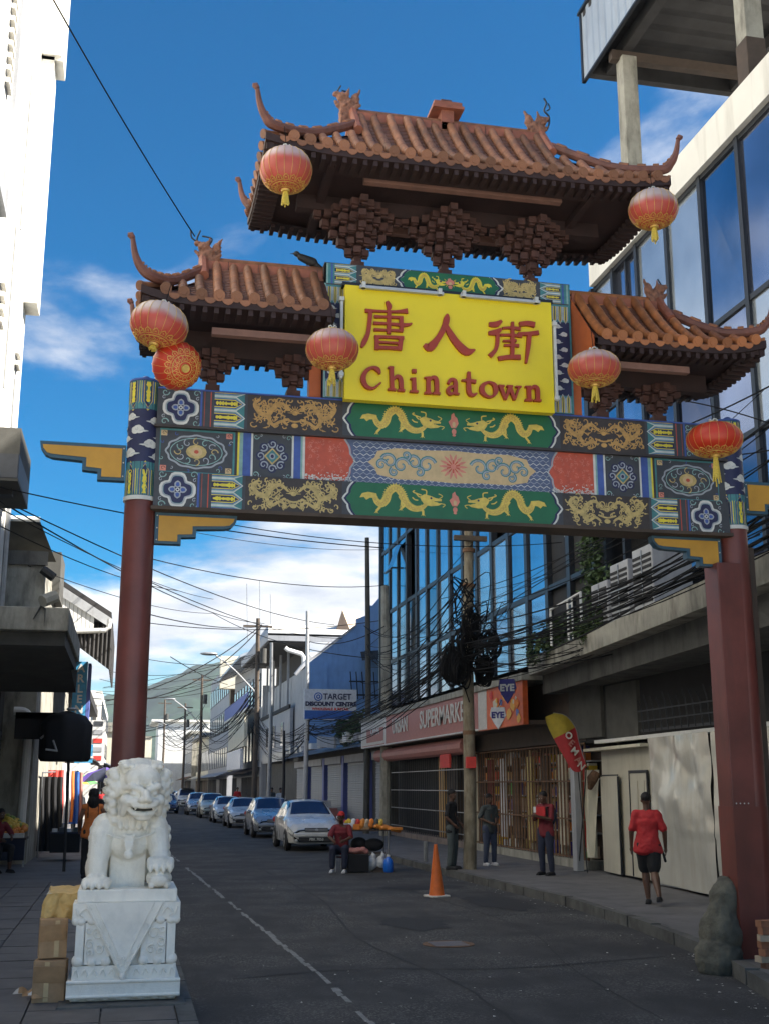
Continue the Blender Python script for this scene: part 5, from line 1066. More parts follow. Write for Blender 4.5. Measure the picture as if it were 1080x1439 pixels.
# ---- roofs
SP = .168
def roof(nm, x0, x1, xr0, xr1, yf, yb, ze, zr, hipL, hipR, tile='tile', th_=.34, up=.10, yc=11.42):
    R = gp_(MB().box(xr0+.02, xr1-.02, yc-.09, yc+.09, zr-.16, zr-.02), nm, 'ridge'); dz = zr-ze
    prof = lambda t: dz*max(0.0, 1-t)**1.28
    def upl(x):
        u = 0
        if hipL and x < xr0: u = ((xr0-x)/(xr0-x0))**2.4
        if hipR and x > xr1: u = ((x-xr1)/(x1-xr1))**2.4
        return u
    def P(x, t, side, off=0):   # point on front(-1)/back(+1) slope
        y = yc+(yf-yc if side < 0 else yb-yc)*t
        return (x, y, ze+prof(t)+up*upl(x)*max(0, (t-.3)/.7)+off)
    def tmin(x):
        if hipL and x < xr0: return th_+(1-th_)*(xr0-x)/(xr0-x0)
        if hipR and x > xr1: return th_+(1-th_)*(x-xr1)/(x1-xr1)
        return 0.0
    XS = []
    def Q(x, g_, y_frac, hx, ex, off=0):   # side slope; g_ 0..1 from hx to ex
        t = th_+(1-th_)*g_; ya = yc+(yf-yc)*t; yb_ = yc+(yb-yc)*t; c = abs(2*y_frac-1)**2.4
        return (hx+(ex-hx)*g_, lerp(ya, yb_, y_frac), ze+prof(t)+up*c*max(0, (t-.3)/.7)+off)
    deck = MB(); nx = 40
    for side in (-1, 1):
        for off in (0, -.07):
            deck.grid(lambda u, v: P(lerp(x0, x1, u), lerp(tmin(lerp(x0, x1, u)), 1, v), side, off-.035), nx, 7)
    for (hip, hx, ex) in ((hipL, xr0, x0), (hipR, xr1, x1)):
        if hip:
            for off in (0, -.07): deck.grid(lambda u, v: Q(0, v, u, hx, ex, off-.035), 10, 7)
            deck.add([(hx, yc, zr-.05), P(hx, th_, -1), P(hx, th_, 1)], [(0, 1, 2)])
    # fascia round the eave
    fas = MB()
    def strip(a, b, n=30):
        for i in range(n):
            pass
    for side in (-1, 1): fas.grid(lambda u, v: P(lerp(x0, x1, u), 1, side, -.02-.08*v), nx, 1); fas.grid(lambda u, v: Vector(P(lerp(x0, x1, u), 1, side, -.10))+Vector((0, -side*.3*v, -.04*v)), nx, 1)
    for (hip, hx, ex) in ((hipL, xr0, x0), (hipR, xr1, x1)):
        if hip: fas.grid(lambda u, v: Q(0, 1, u, hx, ex, -.02-.08*v), 10, 1); fas.grid(lambda u, v: Vector(Q(0, 1, u, hx, ex, -.10))+Vector(((.22*v if ex < hx else -.22*v), 0, 0)), 10, 1)
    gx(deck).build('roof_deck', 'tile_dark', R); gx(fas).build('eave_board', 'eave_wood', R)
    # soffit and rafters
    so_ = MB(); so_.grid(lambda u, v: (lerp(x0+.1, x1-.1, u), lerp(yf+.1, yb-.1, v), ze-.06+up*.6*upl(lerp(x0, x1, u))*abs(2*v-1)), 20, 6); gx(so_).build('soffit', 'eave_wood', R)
    me = MB().box(-.022*K, .022*K, -.11*K, .11*K, -.03*K, .03*K).mesh('rafter', 'eave_wood')
    n_ = int((x1-x0-.1)/.105)
    for i in range(n_+1):
        x = x0+.06+(x1-x0-.12)*i/n_
        for side, y in ((-1, yf+.12), (1, yb-.12)): inst('rafter', me, R, g(x, y, ze-.13+up*upl(x)*.85))
    nb = int((yb-yf)/.105)
    for (hip, ex, d) in ((hipL, x0, 1), (hipR, x1, -1)):
        if hip:
            for i in range(nb+1): inst('rafter', me, R, g(ex+d*.12, yf+.05+(yb-yf-.1)*i/nb, ze-.13+up*.8*abs(2*i/nb-1)**2.4), (0, 0, pi/2))
    # cover tiles
    def tube_mesh(t0, n=5, tl=tile):
        mb = MB(); pts = []
        for i in range(n+1):
            t = lerp(t0, 1, i/n); y = (yf-yc)*(t-1); pts.append(Vector((0, y*K, (prof(t)+.022)*K)))
        for i in range(n):
            a, b = pts[i], pts[i+1]+(pts[i+1]-pts[i])*.04; mb.tube([a, b], [.0455*K, .048*K], 12, 0, True)
        p = pts[-1]; mb.cyl(p+Vector((0, -.004, -.006)), p+Vector((0, -.028, -.014)), .056*K, .056*K, 16); mb.cyl(p+Vector((0, -.028, -.014)), p+Vector((0, -.034, -.016)), .032*K, .030*K, 12)
        me = mb.mesh('cover_tile', tl, True); auto_smooth(me, 40); return me
    full = tube_mesh(0.06, 6)
    dripm = MB(); pr = [(-.055, .0), (-.05, -.028), (-.028, -.05), (0, -.06), (.028, -.05), (.05, -.028), (.055, 0)]
    dripm.add([(a*K, -.012, b*K) for a, b in pr]+[(a*K, .01, b*K) for a, b in pr], [tuple(range(7)), tuple(range(13, 6, -1))]+[(i, i+7, (i+1) % 7+7, (i+1) % 7) for i in range(7)])
    drip = dripm.mesh('drip_tile', tile)
    xs = []; x = (xr0+xr1)/2-int((xr1-xr0)/2/SP)*SP
    if not hipL: x = xr0+.09
    while x-SP > x0+.07: x -= SP
    while x < x1-.04: xs.append(x); x += SP
    course = MB()
    for x in xs:
        u = upl(x); t0 = tmin(x)
        for side in (-1, 1):
            base = P(x, 1, side); rz = 0 if side < 0 else pi; sc = (1, abs((yf if side < 0 else yb)-yc)/abs(yf-yc), 1)
            me = full if t0 < .05 else tube_mesh(t0+.04, 4)
            if t0 < .93: inst('cover_tile', me, R, g(*base)-Vector((0, 0, 0)), (random.uniform(-.02, .02), 0, rz+random.uniform(-.02, .02)), sc)
            xd = x+SP/2
            if xd < x1-.05:
                b2 = P(xd, 1, side); inst('drip_tile', drip, R, g(b2[0], b2[1]-.004*(-side), b2[2]-.015), (.12 if side < 0 else -.12, random.uniform(-.08, .08), rz))
                # overlapping trough courses
                t1 = tmin(xd)
                nc = 15
                for i in range(nc):
                    ta = i/nc
                    if ta < t1+.03: continue
                    a = P(xd-SP*.36, ta, side, -.014); b = P(xd+SP*.36, ta, side, -.014); c = P(xd+SP*.36, ta+.075, side, .004); d = P(xd-SP*.36, ta+.075, side, .004); e = P(xd, ta, side, -.022); f = P(xd, ta+.075, side, -.012)
                    course.add([a, e, b, c, f, d, (c[0], c[1], c[2]-.02), (f[0], f[1], f[2]-.02), (d[0], d[1], d[2]-.02)], [(0, 1, 4, 5), (1, 2, 3, 4), (5, 4, 7, 8), (4, 3, 6, 7)])
    co = gx(course).build('trough_tile', 'tile_trough_shade' , R); co['kind'] = 'stuff'
    for (hip, hx, ex) in ((hipL, xr0, x0), (hipR, xr1, x1)):
        if not hip: continue
        m_ = int((yb-yf-.12)/SP)
        for i in range(m_+1):
            fr = (i+.5)/(m_+1); p = Q(0, 1, fr, hx, ex); q_ = Q(0, 0, fr, hx, ex)
            mb = MB(); pts = [g(*Q(0, s_, fr, hx, ex, .022)) for s_ in (max(0.05, (abs(2*fr-1)-.3)*.9), .7, 1)]
            mb.tube(pts, .04*K, 8); d = (pts[-1]-pts[-2]).normalized(); mb.cyl(pts[-1], pts[-1]+d*.03, .049*K, .049*K, 12); mb.build('side_tile', tile, R)
    # hip ridges with upturned horn, main ridge tiles
    def horn(hx, ex, side):
        d = -1 if ex < hx else 1; s_ = side
        yE = yf if side < 0 else yb
        a = Vector(P(hx+d*.02, th_*.8, side, .05)); m = Vector((lerp(hx, ex, .5), lerp(yc, yE, lerp(th_, 1, .5)), ze+prof(lerp(th_, 1, .5))+.06)); c = Vector((ex-d*.10, yE-s_*.06, ze+up+.09)); m.z += .015
        pts = catmull([a, m, c, c+Vector((d*.11, s_*.05, .06)), c+Vector((d*.17, s_*.07, .18)), c+Vector((d*.20, s_*.08, .34))], 6)
        n_ = len(pts); rs = [.045 if i < n_*.5 else lerp(.044, .017, (i-n_*.5)/(n_*.5)) for i in range(n_)]
        mb = MB().tube(pts, rs, 8, sq=1.15); mb.tube([pts[-1], pts[-1]+Vector((d*.02, 0, .03)), pts[-1]+Vector((d*.05, 0, .03))], [.028, .034, .02], 8)
        o = gx(mb).build('hip_ridge', 'horn', R, auto=40)
        mb = MB()
        for i in range(1, int(n_*.6), 2): p = pts[i]; mb.tube([p+Vector((0, 0, .045)), pts[i+1]+Vector((0, 0, .045))], .03, 8)
        gx(mb).build('ridge_cap', tile, o)
        mb = MB()
        for k in range(3): p = pts[int(n_*(.6+.1*k))]; mb.tube([p+Vector((0, 0, .05)), p+Vector((d*.02, 0, .09)), p+Vector((d*.04, 0, .07))], [.012, .016, .006], 5)
        gx(mb).build('horn_curl', 'orn', o)
    for side in (-1, 1):
        if hipL: horn(xr0, x0, side)
        if hipR: horn(xr1, x1, side)
    # gable verge down to the hips
    for (hip, hx) in ((hipL, xr0), (hipR, xr1)):
        if hip:
            for side in (-1, 1): gx(MB().tube([P(hx, t, side, .05) for t in (.02, .15, .3, th_+.05)], .05, 8)).build('verge_ridge', 'ridge', R)
            gx(MB().add([(hx, yc, zr-.1), P(hx, th_, -1), P(hx, th_, 1)], [(0, 1, 2)])).build('gable_board', 'board_orange', R)
    gx(MB().tube([(xr0, yc, zr+.012), (xr1, yc, zr+.012)], .045, 10)).build('ridge_cap', tile, R)
    gx(MB().box(xr0, xr1, yc-.075, yc+.075, zr-.065, zr-.045).box(xr0, xr1, yc-.1, yc+.1, zr-.14, zr-.12)).build('ridge_moulding', tile, R)
    xj = xr0+.25
    while xj < xr1: gx(MB().box(xj, xj+.008, yc-.094, yc+.094, zr-.16, zr-.015)).build('ridge_joint', 'tile_dark', R); xj += .31
    return R
R1 = roof('top_roof', 1.06, 5.36, 2.10, 4.27, 10.45, 12.3, 8.17, 9.17, True, True)
R2 = roof('left_roof', -.07, 1.80, .54, 1.80, 10.6, 12.15, 6.52, 7.25, True, False, up=.09)
R3 = roof('right_roof', 4.52, 6.42, 4.52, 5.60, 10.6, 12.15, 6.46, 7.25, False, True, 'tile_sunlit_orange', up=.12)
gx(MB().add([(4.512, 11.36, 7.2), (4.512, 10.72, 6.5), (4.512, 10.72, 6.35), (4.512, 11.4, 6.2), (4.53, 11.36, 7.2), (4.53, 10.72, 6.5), (4.53, 10.72, 6.35), (4.53, 11.4, 6.2)], [(0, 1, 2, 3), (7, 6, 5, 4), (0, 4, 5, 1), (1, 5, 6, 2), (2, 6, 7, 3)])).build('end_board', 'board_orange', R3)
# ridge-end beasts and crest
def beast(x, z, d, R, s=1.0):
    mb = MB(); B = lambda a, b, c: (x+a*s*d, 11.42+b*s, z+c*s)
    mb.box(x-.09*s, x+.09*s, 11.36, 11.48, z-.2, z+.02); mb.ell(B(0, 0, .05), (.10*s, .07*s, .10*s)); mb.ell(B(-.06, -.01, .15), (.07*s, .06*s, .06*s)); mb.ell(B(-.13, 0, .19), (.04*s, .04*s, .03*s)); mb.ell(B(.08, 0, .14), (.05*s, .05*s, .08*s)); mb.cap(B(.08, 0, .16), B(.13, 0, .26), .03*s, .015*s)
    mb.cap(B(-.02, -.05, .17), B(.0, -.07, .24), .022*s, .01*s); mb.cap(B(.06, -.05, .0), B(.12, -.06, .05), .03*s, .02*s); mb.cap(B(-.1, 0, .05), B(-.15, 0, .1), .03*s, .015*s); mb.ell(B(.02, -.06, .08), (.03*s, .02*s, .03*s)); mb.ell(B(-.05, -.06, .03), (.03*s, .02*s, .03*s))
    me = remesh(gx(mb), .011, 2, .4, lambda c, n: c+n*(.012*mnoise.noise(c*38)+.006*mnoise.noise(c*80)))
    off = Vector(R.parent.location)+Vector((0, 0, 0))
    for v in me.vertices: v.co = v.co-off
    o = meshobj('ridge_beast', me, 'orn', R)
    return o
def whisk(pts, R, r=.009): gx(MB().tube(catmull(pts, 5), r, 5)).build('wire_whisker', 'frame', R)
beast(2.05, 9.2, 1, R1); beast(4.22, 9.2, -1, R1); beast(.60, 7.27, 1, R2, .95); beast(5.57, 7.27, -1, R3, .95)
whisk([(2.0, 11.42, 9.3), (1.93, 11.42, 9.4), (1.97, 11.42, 9.5)], R1); whisk([(1.98, 11.42, 9.33), (2.06, 11.42, 9.42), (1.98, 11.42, 9.44)], R1)
whisk([(4.27, 11.42, 9.24), (4.36, 11.42, 9.27), (4.39, 11.42, 9.42), (4.33, 11.42, 9.5), (4.36, 11.42, 9.6), (4.33, 11.42, 9.66)], R1, .011); whisk([(4.36, 11.42, 9.5), (4.40, 11.42, 9.54), (4.38, 11.42, 9.6)], R1)
whisk([(.57, 11.42, 7.42), (.47, 11.42, 7.48), (.50, 11.42, 7.6)], R2); whisk([(.55, 11.42, 7.45), (.42, 11.42, 7.5), (.40, 11.42, 7.6)], R2); whisk([(.6, 11.42, 7.45), (.62, 11.42, 7.52), (.52, 11.42, 7.54)], R2)
whisk([(5.6, 11.42, 7.4), (5.66, 11.42, 7.46), (5.62, 11.42, 7.54)], R3)
gx(MB().box(3.09, 3.23, 11.33, 11.51, 9.0, 9.33).box(3.0, 3.32, 11.3, 11.54, 9.33, 9.39).tube([(3.02, 11.42, 9.39), (3.3, 11.42, 9.39)], .085, 10, sq=.7).box(2.98, 3.34, 11.28, 11.56, 9.30, 9.335)).build('ridge_crest', 'ridge', R1)
gx(MB().tube([(3.1, 11.42, 9.45), (3.22, 11.42, 9.45)], .05, 10, sq=.5)).build('crest_cap', 'tile_dark', R1)
# purlins, brackets, tie beams
gp_(MB().box(2.12, 4.27, 10.82, 10.9, 8.03, 8.11), 'purlin', 'purlin'); gp_(MB().box(2.12, 4.27, 11.9, 11.98, 8.03, 8.11), 'purlin', 'purlin')
gp_(MB().box(.62, 1.60, 10.80, 10.88, 6.22, 6.29), 'purlin', 'purlin'); gp_(MB().box(4.80, 5.62, 10.80, 10.88, 6.20, 6.27), 'purlin', 'purlin')
for x in (1.75, 4.55): gp_(MB().box(x-.04, x+.04, 10.6, 12.1, 8.02, 8.10), 'cross_beam', 'eave_wood')
gp_(MB().box(1.5, 4.9, 11.36, 11.48, 7.95, 8.12), 'ridge_beam', 'eave_wood'); gp_(MB().box(.3, 1.8, 11.36, 11.48, 6.2, 6.5), 'ridge_beam', 'eave_wood'); gp_(MB().box(4.5, 6.1, 11.36, 11.48, 6.2, 6.46), 'ridge_beam', 'eave_wood')
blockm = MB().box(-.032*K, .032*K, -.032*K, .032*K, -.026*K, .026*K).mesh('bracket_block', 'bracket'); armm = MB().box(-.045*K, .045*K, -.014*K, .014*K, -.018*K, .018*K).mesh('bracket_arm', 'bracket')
rb = random.Random(44)
def brackets(cx_, z0, z1, n, sp=.083):
    b = gp_(MB().box(cx_-.07, cx_+.07, 11.36, 11.5, z0-.005, z0+.08), 'bracket_cluster', 'bracket'); dz = (z1-z0-.08)/n; body = MB()
    for k in range(n):
        z = z0+.1+dz*k; a = k+1; J = lambda q=.012: rb.uniform(-q, q)
        body.box(cx_-.03-.02*k, cx_+.03+.02*k, 11.41, 11.45, z-.04, z+dz-.04)
        for i in range(-a, a+1):
            for j in range(-a, a+1):
                if abs(i)+abs(j) > a or (i+j+k) % 2 or (abs(i)+abs(j) < a-1): continue
                if j > 1: continue
                jx, jz = J(.018), J(.014); body.box(cx_+i*sp-.04+jx, cx_+i*sp+.04+jx, 11.43+j*sp-.045+jx, 11.43+j*sp+.035+jx, z-.034+jz, z+.036+jz, rz=J(.25))
                if abs(i)+abs(j) == a: body.box(cx_+i*sp-.022, cx_+i*sp+.022, 11.43+j*sp-.06, 11.43+j*sp+.06, z+.035, z+.056)
                body.box(cx_+i*sp-.03, cx_+i*sp+.03, 11.43+j*sp-.02, 11.43+j*sp+.02, z-.055, z-.035)
    o = gx(body).build('bracket_blocks', 'bracket', b); o['kind'] = 'stuff'
for x in (2.16, 3.12, 4.10): brackets(x, 7.31, 8.0, 6, .086)
for x in (.68, 1.50, 4.86, 5.53): brackets(x, 5.82, 6.26, 4, .075)
gp_(MB().box(.13, .19, 11.38, 11.5, 5.82, 6.3), 'strut', 'brown_wall'); gp_(MB().box(4.52, 4.62, 11.36, 11.5, 5.82, 6.2), 'strut', 'board_orange')
gp_(MB().box(1.66, 1.78, 11.36, 11.5, 5.82, 6.2), 'strut', 'board_orange')
# bird on the left roof
bd = thing('bird', 'dark bird perched on the ridge of the left wing roof', 'bird', tuple(g(1.63, 11.42, 7.30)))
mb = MB().cap((-.06, 0, .09), (.05, 0, .05), .035, .045).cap((.06, 0, .04), (.2, 0, -.05), .03, .012).ell((-.1, 0, .12), (.03, .027, .027)).cap((-.12, 0, .12), (-.165, 0, .115), .008, .003).cap((.0, .012, .06), (-.005, .012, 0), .007, .005).cap((.01, -.012, .06), (.005, -.012, 0), .007, .005)
me = remesh(mb, .006, 2); meshobj('body', me, 'black', bd); bd.scale = (1.25, 1.25, 1.25)
# ------------------------------------------------------------------ lanterns
def lantern_mat(name, c1, c2, lo, hi):
    m = pm(name, c1, .42, .12, 9, .05, 50); t = m.node_tree; b = t.nodes['Principled BSDF']; old = b.inputs['Base Color'].links[0].from_socket
    tc = t.nodes.new('ShaderNodeTexCoord'); s_ = t.nodes.new('ShaderNodeSeparateXYZ'); t.links.new(tc.outputs['Object'], s_.inputs[0])
    n = t.nodes.new('ShaderNodeTexNoise'); n.inputs['Scale'].default_value = 7; t.links.new(tc.outputs['Object'], n.inputs[0])
    ad = t.nodes.new('ShaderNodeMath'); ad.operation = 'MULTIPLY_ADD'; t.links.new(n.outputs[0], ad.inputs[0]); ad.inputs[1].default_value = .09; t.links.new(s_.outputs[2], ad.inputs[2])
    r = t.nodes.new('ShaderNodeMapRange'); r.interpolation_type = 'SMOOTHSTEP'; t.links.new(ad.outputs[0], r.inputs[0]); r.inputs[1].default_value = lo; r.inputs[2].default_value = hi
    mx = t.nodes.new('ShaderNodeMix'); mx.data_type = 'RGBA'; t.links.new(r.outputs[0], mx.inputs[0]); t.links.new(old, mx.inputs[6]); mx.inputs[7].default_value = (*c2, 1)
    t.links.new(mx.outputs[2], b.inputs['Base Color']); b.inputs['Subsurface Weight'].default_value = .0; return m
lantern_mat('lantern_faded', (.46, .075, .05), (.50, .36, .35), .04, .15); lantern_mat('lantern_red', (.52, .035, .012), (.55, .06, .03), .2, .4)
lantern_mat('lantern_pale', (.46, .065, .045), (.46, .37, .35), .0, .11)
def lantern(px, py, w_, h_, mat, lab, tilt=(0, 0), Y=10.35, tass=.16, swing=0):
    p = at(px, py, Y=Y*K); s_ = w_/2; r = thing('lantern', lab, 'lantern', tuple(p), 'red lanterns hanging from the gate')
    hh = h_/2; prof = []
    for i in range(15):
        a = radians(-80+160*i/14); prof.append((s_*cos(a)**.8, hh*sin(a)/sin(radians(80))))
    b = MB().lathe(prof, 40, wob=lambda t, z: 1-.022*abs(cos(t*10))**6-.0).build('silk_body', mat, r, local=True, auto=60)
    for k in range(20):
        t = k*2*pi/20+.157; pts = [(q*1.008*cos(t), q*1.008*sin(t), z) for q, z in prof[1:-1]]; MB().tube(pts, .0022, 4, caps=False).build('rib_line', 'gold_l', r, local=True)
    # gold fretwork on the lower dome
    mb = MB()
    def on(rad, t):   # lower dome point at radius rad
        zz_ = -hh*sqrt(max(0, 1-(rad/s_)**2.35)); return Vector((rad*cos(t), rad*sin(t), zz_-.005))
    for rad, w2 in ((.27, .018), (.52, .018), (.60, .012)): mb.tube([on(s_*rad, 2*pi*k/36) for k in range(37)], s_*w2, 4, caps=False)
    for k in range(16):
        t = 2*pi*k/16; mb.tube([on(s_*.30, t), on(s_*.38, t+.1), on(s_*.46, t-.06), on(s_*.5, t+.08)], s_*.018, 4); mb.tube([on(s_*.33, t+.2), on(s_*.42, t+.28), on(s_*.36, t+.32)], s_*.014, 4)
        c = on(s_*.70, t); mb.tube([on(s_*.62, t-.16), on(s_*.72, t-.13), on(s_*.78, t), on(s_*.72, t+.13), on(s_*.62, t+.16)], s_*.02, 4); mb.ell(on(s_*.68, t), (s_*.035, s_*.035, s_*.02), nu=6, nv=4)
    mb.build('gold_fretwork', 'gold_l', r, local=True)
    MB().cyl((0, 0, hh*.96), (0, 0, hh*1.12), s_*.2, s_*.18, 16).build('top_cap', 'gold_l', r, local=True); MB().cyl((0, 0, -hh*1.1), (0, 0, -hh*.94), s_*.16, s_*.2, 16).build('bottom_cap', 'gold_l', r, local=True)
    mb = MB(); rr_ = random.Random(int(px))
    if tass:
        for k in range(14): a = 2*pi*k/14; x, y = .028*cos(a), .028*sin(a); mb.tube([(x*.6, y*.6, -hh*1.08), (x, y, -hh*1.1-tass*.4), (x*1.3+rr_.uniform(-.01, .01), y*1.3, -hh*1.1-tass*rr_.uniform(.75, 1.1))], .008, 4)
        mb.build('tassel', 'tassel', r, local=True)
    MB().tube([(0, 0, hh*1.1), (.01, .02, hh+.28)], .004, 4).build('hanger', 'cable', r, local=True)
    MB().tube([(s_*.15*cos(a), s_*.15*sin(a), hh*1.12+.03*sin(a*2)**2) for a in [i*pi/6 for i in range(13)]], .008, 5).build('frill', 'whitep', r, local=True)
    r.rotation_euler = (tilt[0], tilt[1], random.uniform(0, 3)) if not tilt[0] and not tilt[1] else (tilt[0], tilt[1], .4)
    return r
lantern(402, 239, .55, .46, 'lantern_faded', 'faded red lantern at the left corner of the top roof against blue sky')
lantern(224, 457, .575, .43, 'lantern_pale', 'bleached lantern tilted at the left corner of the lower left roof', (0, .22), tass=.05)
lantern(249, 514, .50, .43, 'lantern_red', 'red lantern tipped over so its gold round base faces the street', (-1.15, 0), Y=10.5, tass=0)
lantern(467, 491, .54, .40, 'lantern_faded', 'faded lantern hanging left of the yellow sign board')
lantern(917, 294, .55, .42, 'lantern_pale', 'wrinkled bleached lantern at the right corner of the top roof')
lantern(834, 518, .56, .37, 'lantern_faded', 'wide faded lantern hanging right of the yellow sign board')
lantern(1003, 618, .60, .36, 'lantern_red', 'bright red lantern in front of the right end of the painted beam', tass=.3)
# base of the right pillar: broken concrete lump and loose bricks
mb = MB(); rr_ = random.Random(3)
mb.ell((6.36, 12.36, .12), (.29, .26, .26)).ell((6.42, 12.38, .42), (.21, .22, .34)).ell((6.50, 12.42, .68), (.15, .2, .32)).ell((6.34, 12.42, .36), (.15, .2, .30))
for (x, y, z, a, b, c) in () and ((6.40, 12.3, .25, .16, .22, .42), (6.44, 12.38, .6, .13, .2, .38), (6.46, 12.42, .80, .10, .2, .30), (6.42, 12.34, .5, .14, .2, .4), (6.36, 12.2, .08, .2, .22, .2), (6.30, 12.4, .15, .16, .3, .22)): mb.ell((x, y, z), (a, b, c))
me = remesh(mb, .02, 2, .5, lambda c, n: c+n*(.04*mnoise.noise(c*4)+.02*abs(mnoise.noise(c*11))+.008*mnoise.noise(c*40)))
meshobj('concrete_lump', me, 'rough_concrete', label='rough mossy lump of concrete against the foot of the right pillar', cat='concrete lump')
bm_ = MB().box(-.1, .1, -.05, .05, -.033, .033).mesh('brick', 'brick'); bm2 = MB().box(-.13, .13, -.06, .06, -.03, .03).mesh('brick', 'brick_p')
bp = thing('brick_stack', 'untidy stack of loose bricks at the right edge beside the gate pillar', 'brick pile', tuple(at(1088, 1385, Z=.0)))
o_ = Vector(bp.location)
for k in range(18):
    j = k//2; inst('brick', bm2 if j in (3, 6) else bm_, bp, o_+Vector((.02+.21*(k % 2)+rr_.uniform(-.03, .03), .1+rr_.uniform(-.03, .03), .035+.068*j)), (0, 0, rr_.uniform(-.3, .3)), 1.0)
# ================================================================== STONE LION
LX, LY = .075, 11.35
slab_ = MB().box(-.47, .60, 10.72, 11.98, 0, .168).build('plinth_slab', 'concrete_dark', kind='structure', bev=.02)
lion = thing('stone_lion', 'white carved stone guardian lion on a draped pedestal in front of the left gate pillar', 'statue', (LX, LY, .168))
ped = MB()
ped.box(-.475, .475, -.47, .47, .03, .165)
for x in (-.40, -.27, -.15, .0, .15, .27, .40): ped.ell((x, -.40, .032), (.055 if x else .12, .07, .03)).ell((x, .4, .032), (.055, .07, .03))
ped.box(-.44, .44, -.40, .44, 0, .031)
ped.tube([(-.475, -.47, .165), (.475, -.47, .165)], .018, 8).tube([(-.475, -.475, .05), (.475, -.475, .05)], .016, 8)
p_ = ped.build('pedestal_base', 'marble_ped', lion, local=True, bev=.008)
mid = MB().box(-.435, .435, -.43, .43, .166, .29).box(-.37, .37, -.38, .38, .29, .66).box(-.455, .455, -.45, .45, .66, .80)
for sx in (-1, 1):
    mid.box(sx*.24-.11, sx*.24+.11, -.44, -.36, .30, .64)
    mid.box(sx*.38-.04, sx*.38+.04, -.44, .40, .30, .66)
    for k in range(3):
        x = sx*(.16+.115*k); mid.ell((x, -.42, .325), (.05, .035, .042), nu=14, nv=10); mid.ell((sx*(.20+.09*k), -.435, .655), (.042, .028, .036), nu=14, nv=10)
    mid.ell((sx*.40, -.41, .33), (.045, .045, .05)); mid.ell((sx*.425, -.425, .655), (.035, .035, .038))
    for (cx_, cz_, r_, a0, dd) in ((.24, .545, .055, 0, 1), (.30, .47, .042, 2, -1), (.22, .42, .04, 1, 1), (.31, .58, .03, 3, 1), (.30, .40, .028, 4, -1)):
        mid.tube([(sx*(cx_+r_*(1-i/20)*cos(a0+dd*i*.55)), -.448, cz_+r_*(1-i/20)*sin(a0+dd*i*.55)) for i in range(15)], [.011-.0004*i for i in range(15)], 6)
    for k in range(5): a = k*.9; mid.tube(catmull([(sx*(.08+.075*k), -.432, .2), (sx*(.10+.075*k), -.436, .26), (sx*(.13+.075*k), -.436, .22)], 4), .008, 5)
    mid.tube(catmull([(sx*.30, -.453, .70), (sx*.34, -.458, .76), (sx*.39, -.456, .72), (sx*.36, -.458, .69)], 4), .01, 5); mid.tube(catmull([(sx*.41, -.453, .70), (sx*.43, -.456, .76)], 4), .009, 5)
mid.build('pedestal_body', 'marble_ped', lion, local=True, bev=.006)
# hanging triangular cloth carved in stone
cl_ = MB()
T_ = [(-.36, .805), (.32, .805), (.0, .20), (-.03, .20)]
cl_.add([(x, -.462, z) for x, z in T_]+[(x, -.44, z) for x, z in T_], [(0, 3, 2, 1), (4, 5, 6, 7), (0, 1, 5, 4), (1, 2, 6, 5), (2, 3, 7, 6), (3, 0, 4, 7)])
cl_.tube([(-.345, -.465, .80), (-.02, -.467, .225)], .008, 5).tube([(.305, -.465, .80), (.0, -.467, .225)], .008, 5).tube([(-.27, -.465, .80), (-.015, -.467, .30)], .005, 5).tube([(.23, -.465, .80), (-.01, -.467, .30)], .005, 5)
cl_.ell((-.015, -.47, .2), (.028, .02, .035))
rr_ = random.Random(5)
for k in range(30):
    f = rr_.uniform(.05, .95); s_ = rr_.choice((-1, 1)); x = lerp((-.31 if s_ < 0 else .27), -.015, f); z = lerp(.80, .28, f); a = rr_.uniform(0, 6)
    cl_.tube([(x+.02*cos(a+i*.9), -.464, z+.02*sin(a+i*.9)) for i in range(5)], .004, 4)
for k in range(14): x = rr_.uniform(-.06, .03); z = rr_.uniform(.27, .36); cl_.ell((x, -.464, z), (.012, .006, .01), nu=6, nv=4)
cl_.build('carved_cloth', 'marble_ped', lion, local=True)
MB().box(-.425, .425, -.41, .42, .80, .91).build('pedestal_top', 'marble_ped', lion, local=True, bev=.012)
B0 = .90
m_ = MB()
def E_(x, y, z, a, b=None, c=None, rz=0, rx=0): m_.ell((x, y, B0+z), (a, b or a, c or a), Matrix.Rotation(rz, 3, 'Z')@Matrix.Rotation(rx, 3, 'X'), nu=16, nv=10)
def C_(p, q, r0, r1): m_.cap((p[0], p[1], B0+p[2]), (q[0], q[1], B0+q[2]), r0, r1, 14)
# base body
E_(0, .17, .22, .29, .26, .24); E_(0, .0, .42, .24, .22, .26); E_(0, -.06, .50, .235, .19, .20); E_(-.01, -.10, .38, .20, .15, .145)
m_.box(-.17, .15, -.14, .2, B0-.02, B0+.3)
E_(-.27, .12, .16, .12, .2, .17); E_(.27, .12, .16, .12, .2, .17)
E_(-.28, -.06, .05, .08, .14, .06); E_(.30, -.0, .05, .08, .14, .06)
# shoulders and forelegs
E_(-.225, -.10, .50, .125, .13, .15); E_(.225, -.10, .50, .115, .13, .14)
C_((-.25, -.14, .46), (-.27, -.20, .24), .112, .092); C_((-.27, -.20, .24), (-.275, -.22, .08), .092, .083)
C_((.235, -.14, .46), (.26, -.22, .30), .108, .088); C_((.26, -.22, .30), (.27, -.26, .26), .086, .08)
# left paw with toes
E_(-.275, -.27, .06, .11, .12, .06)
for k in range(4): x = -.365+.062*k; C_((x, -.28, .07), (x-.004, -.37, .045), .036, .036); E_(x-.003, -.40, .028, .02, .02, .026)
for k in range(3): E_(-.335+.062*k, -.3, .108, .025, .04, .022)
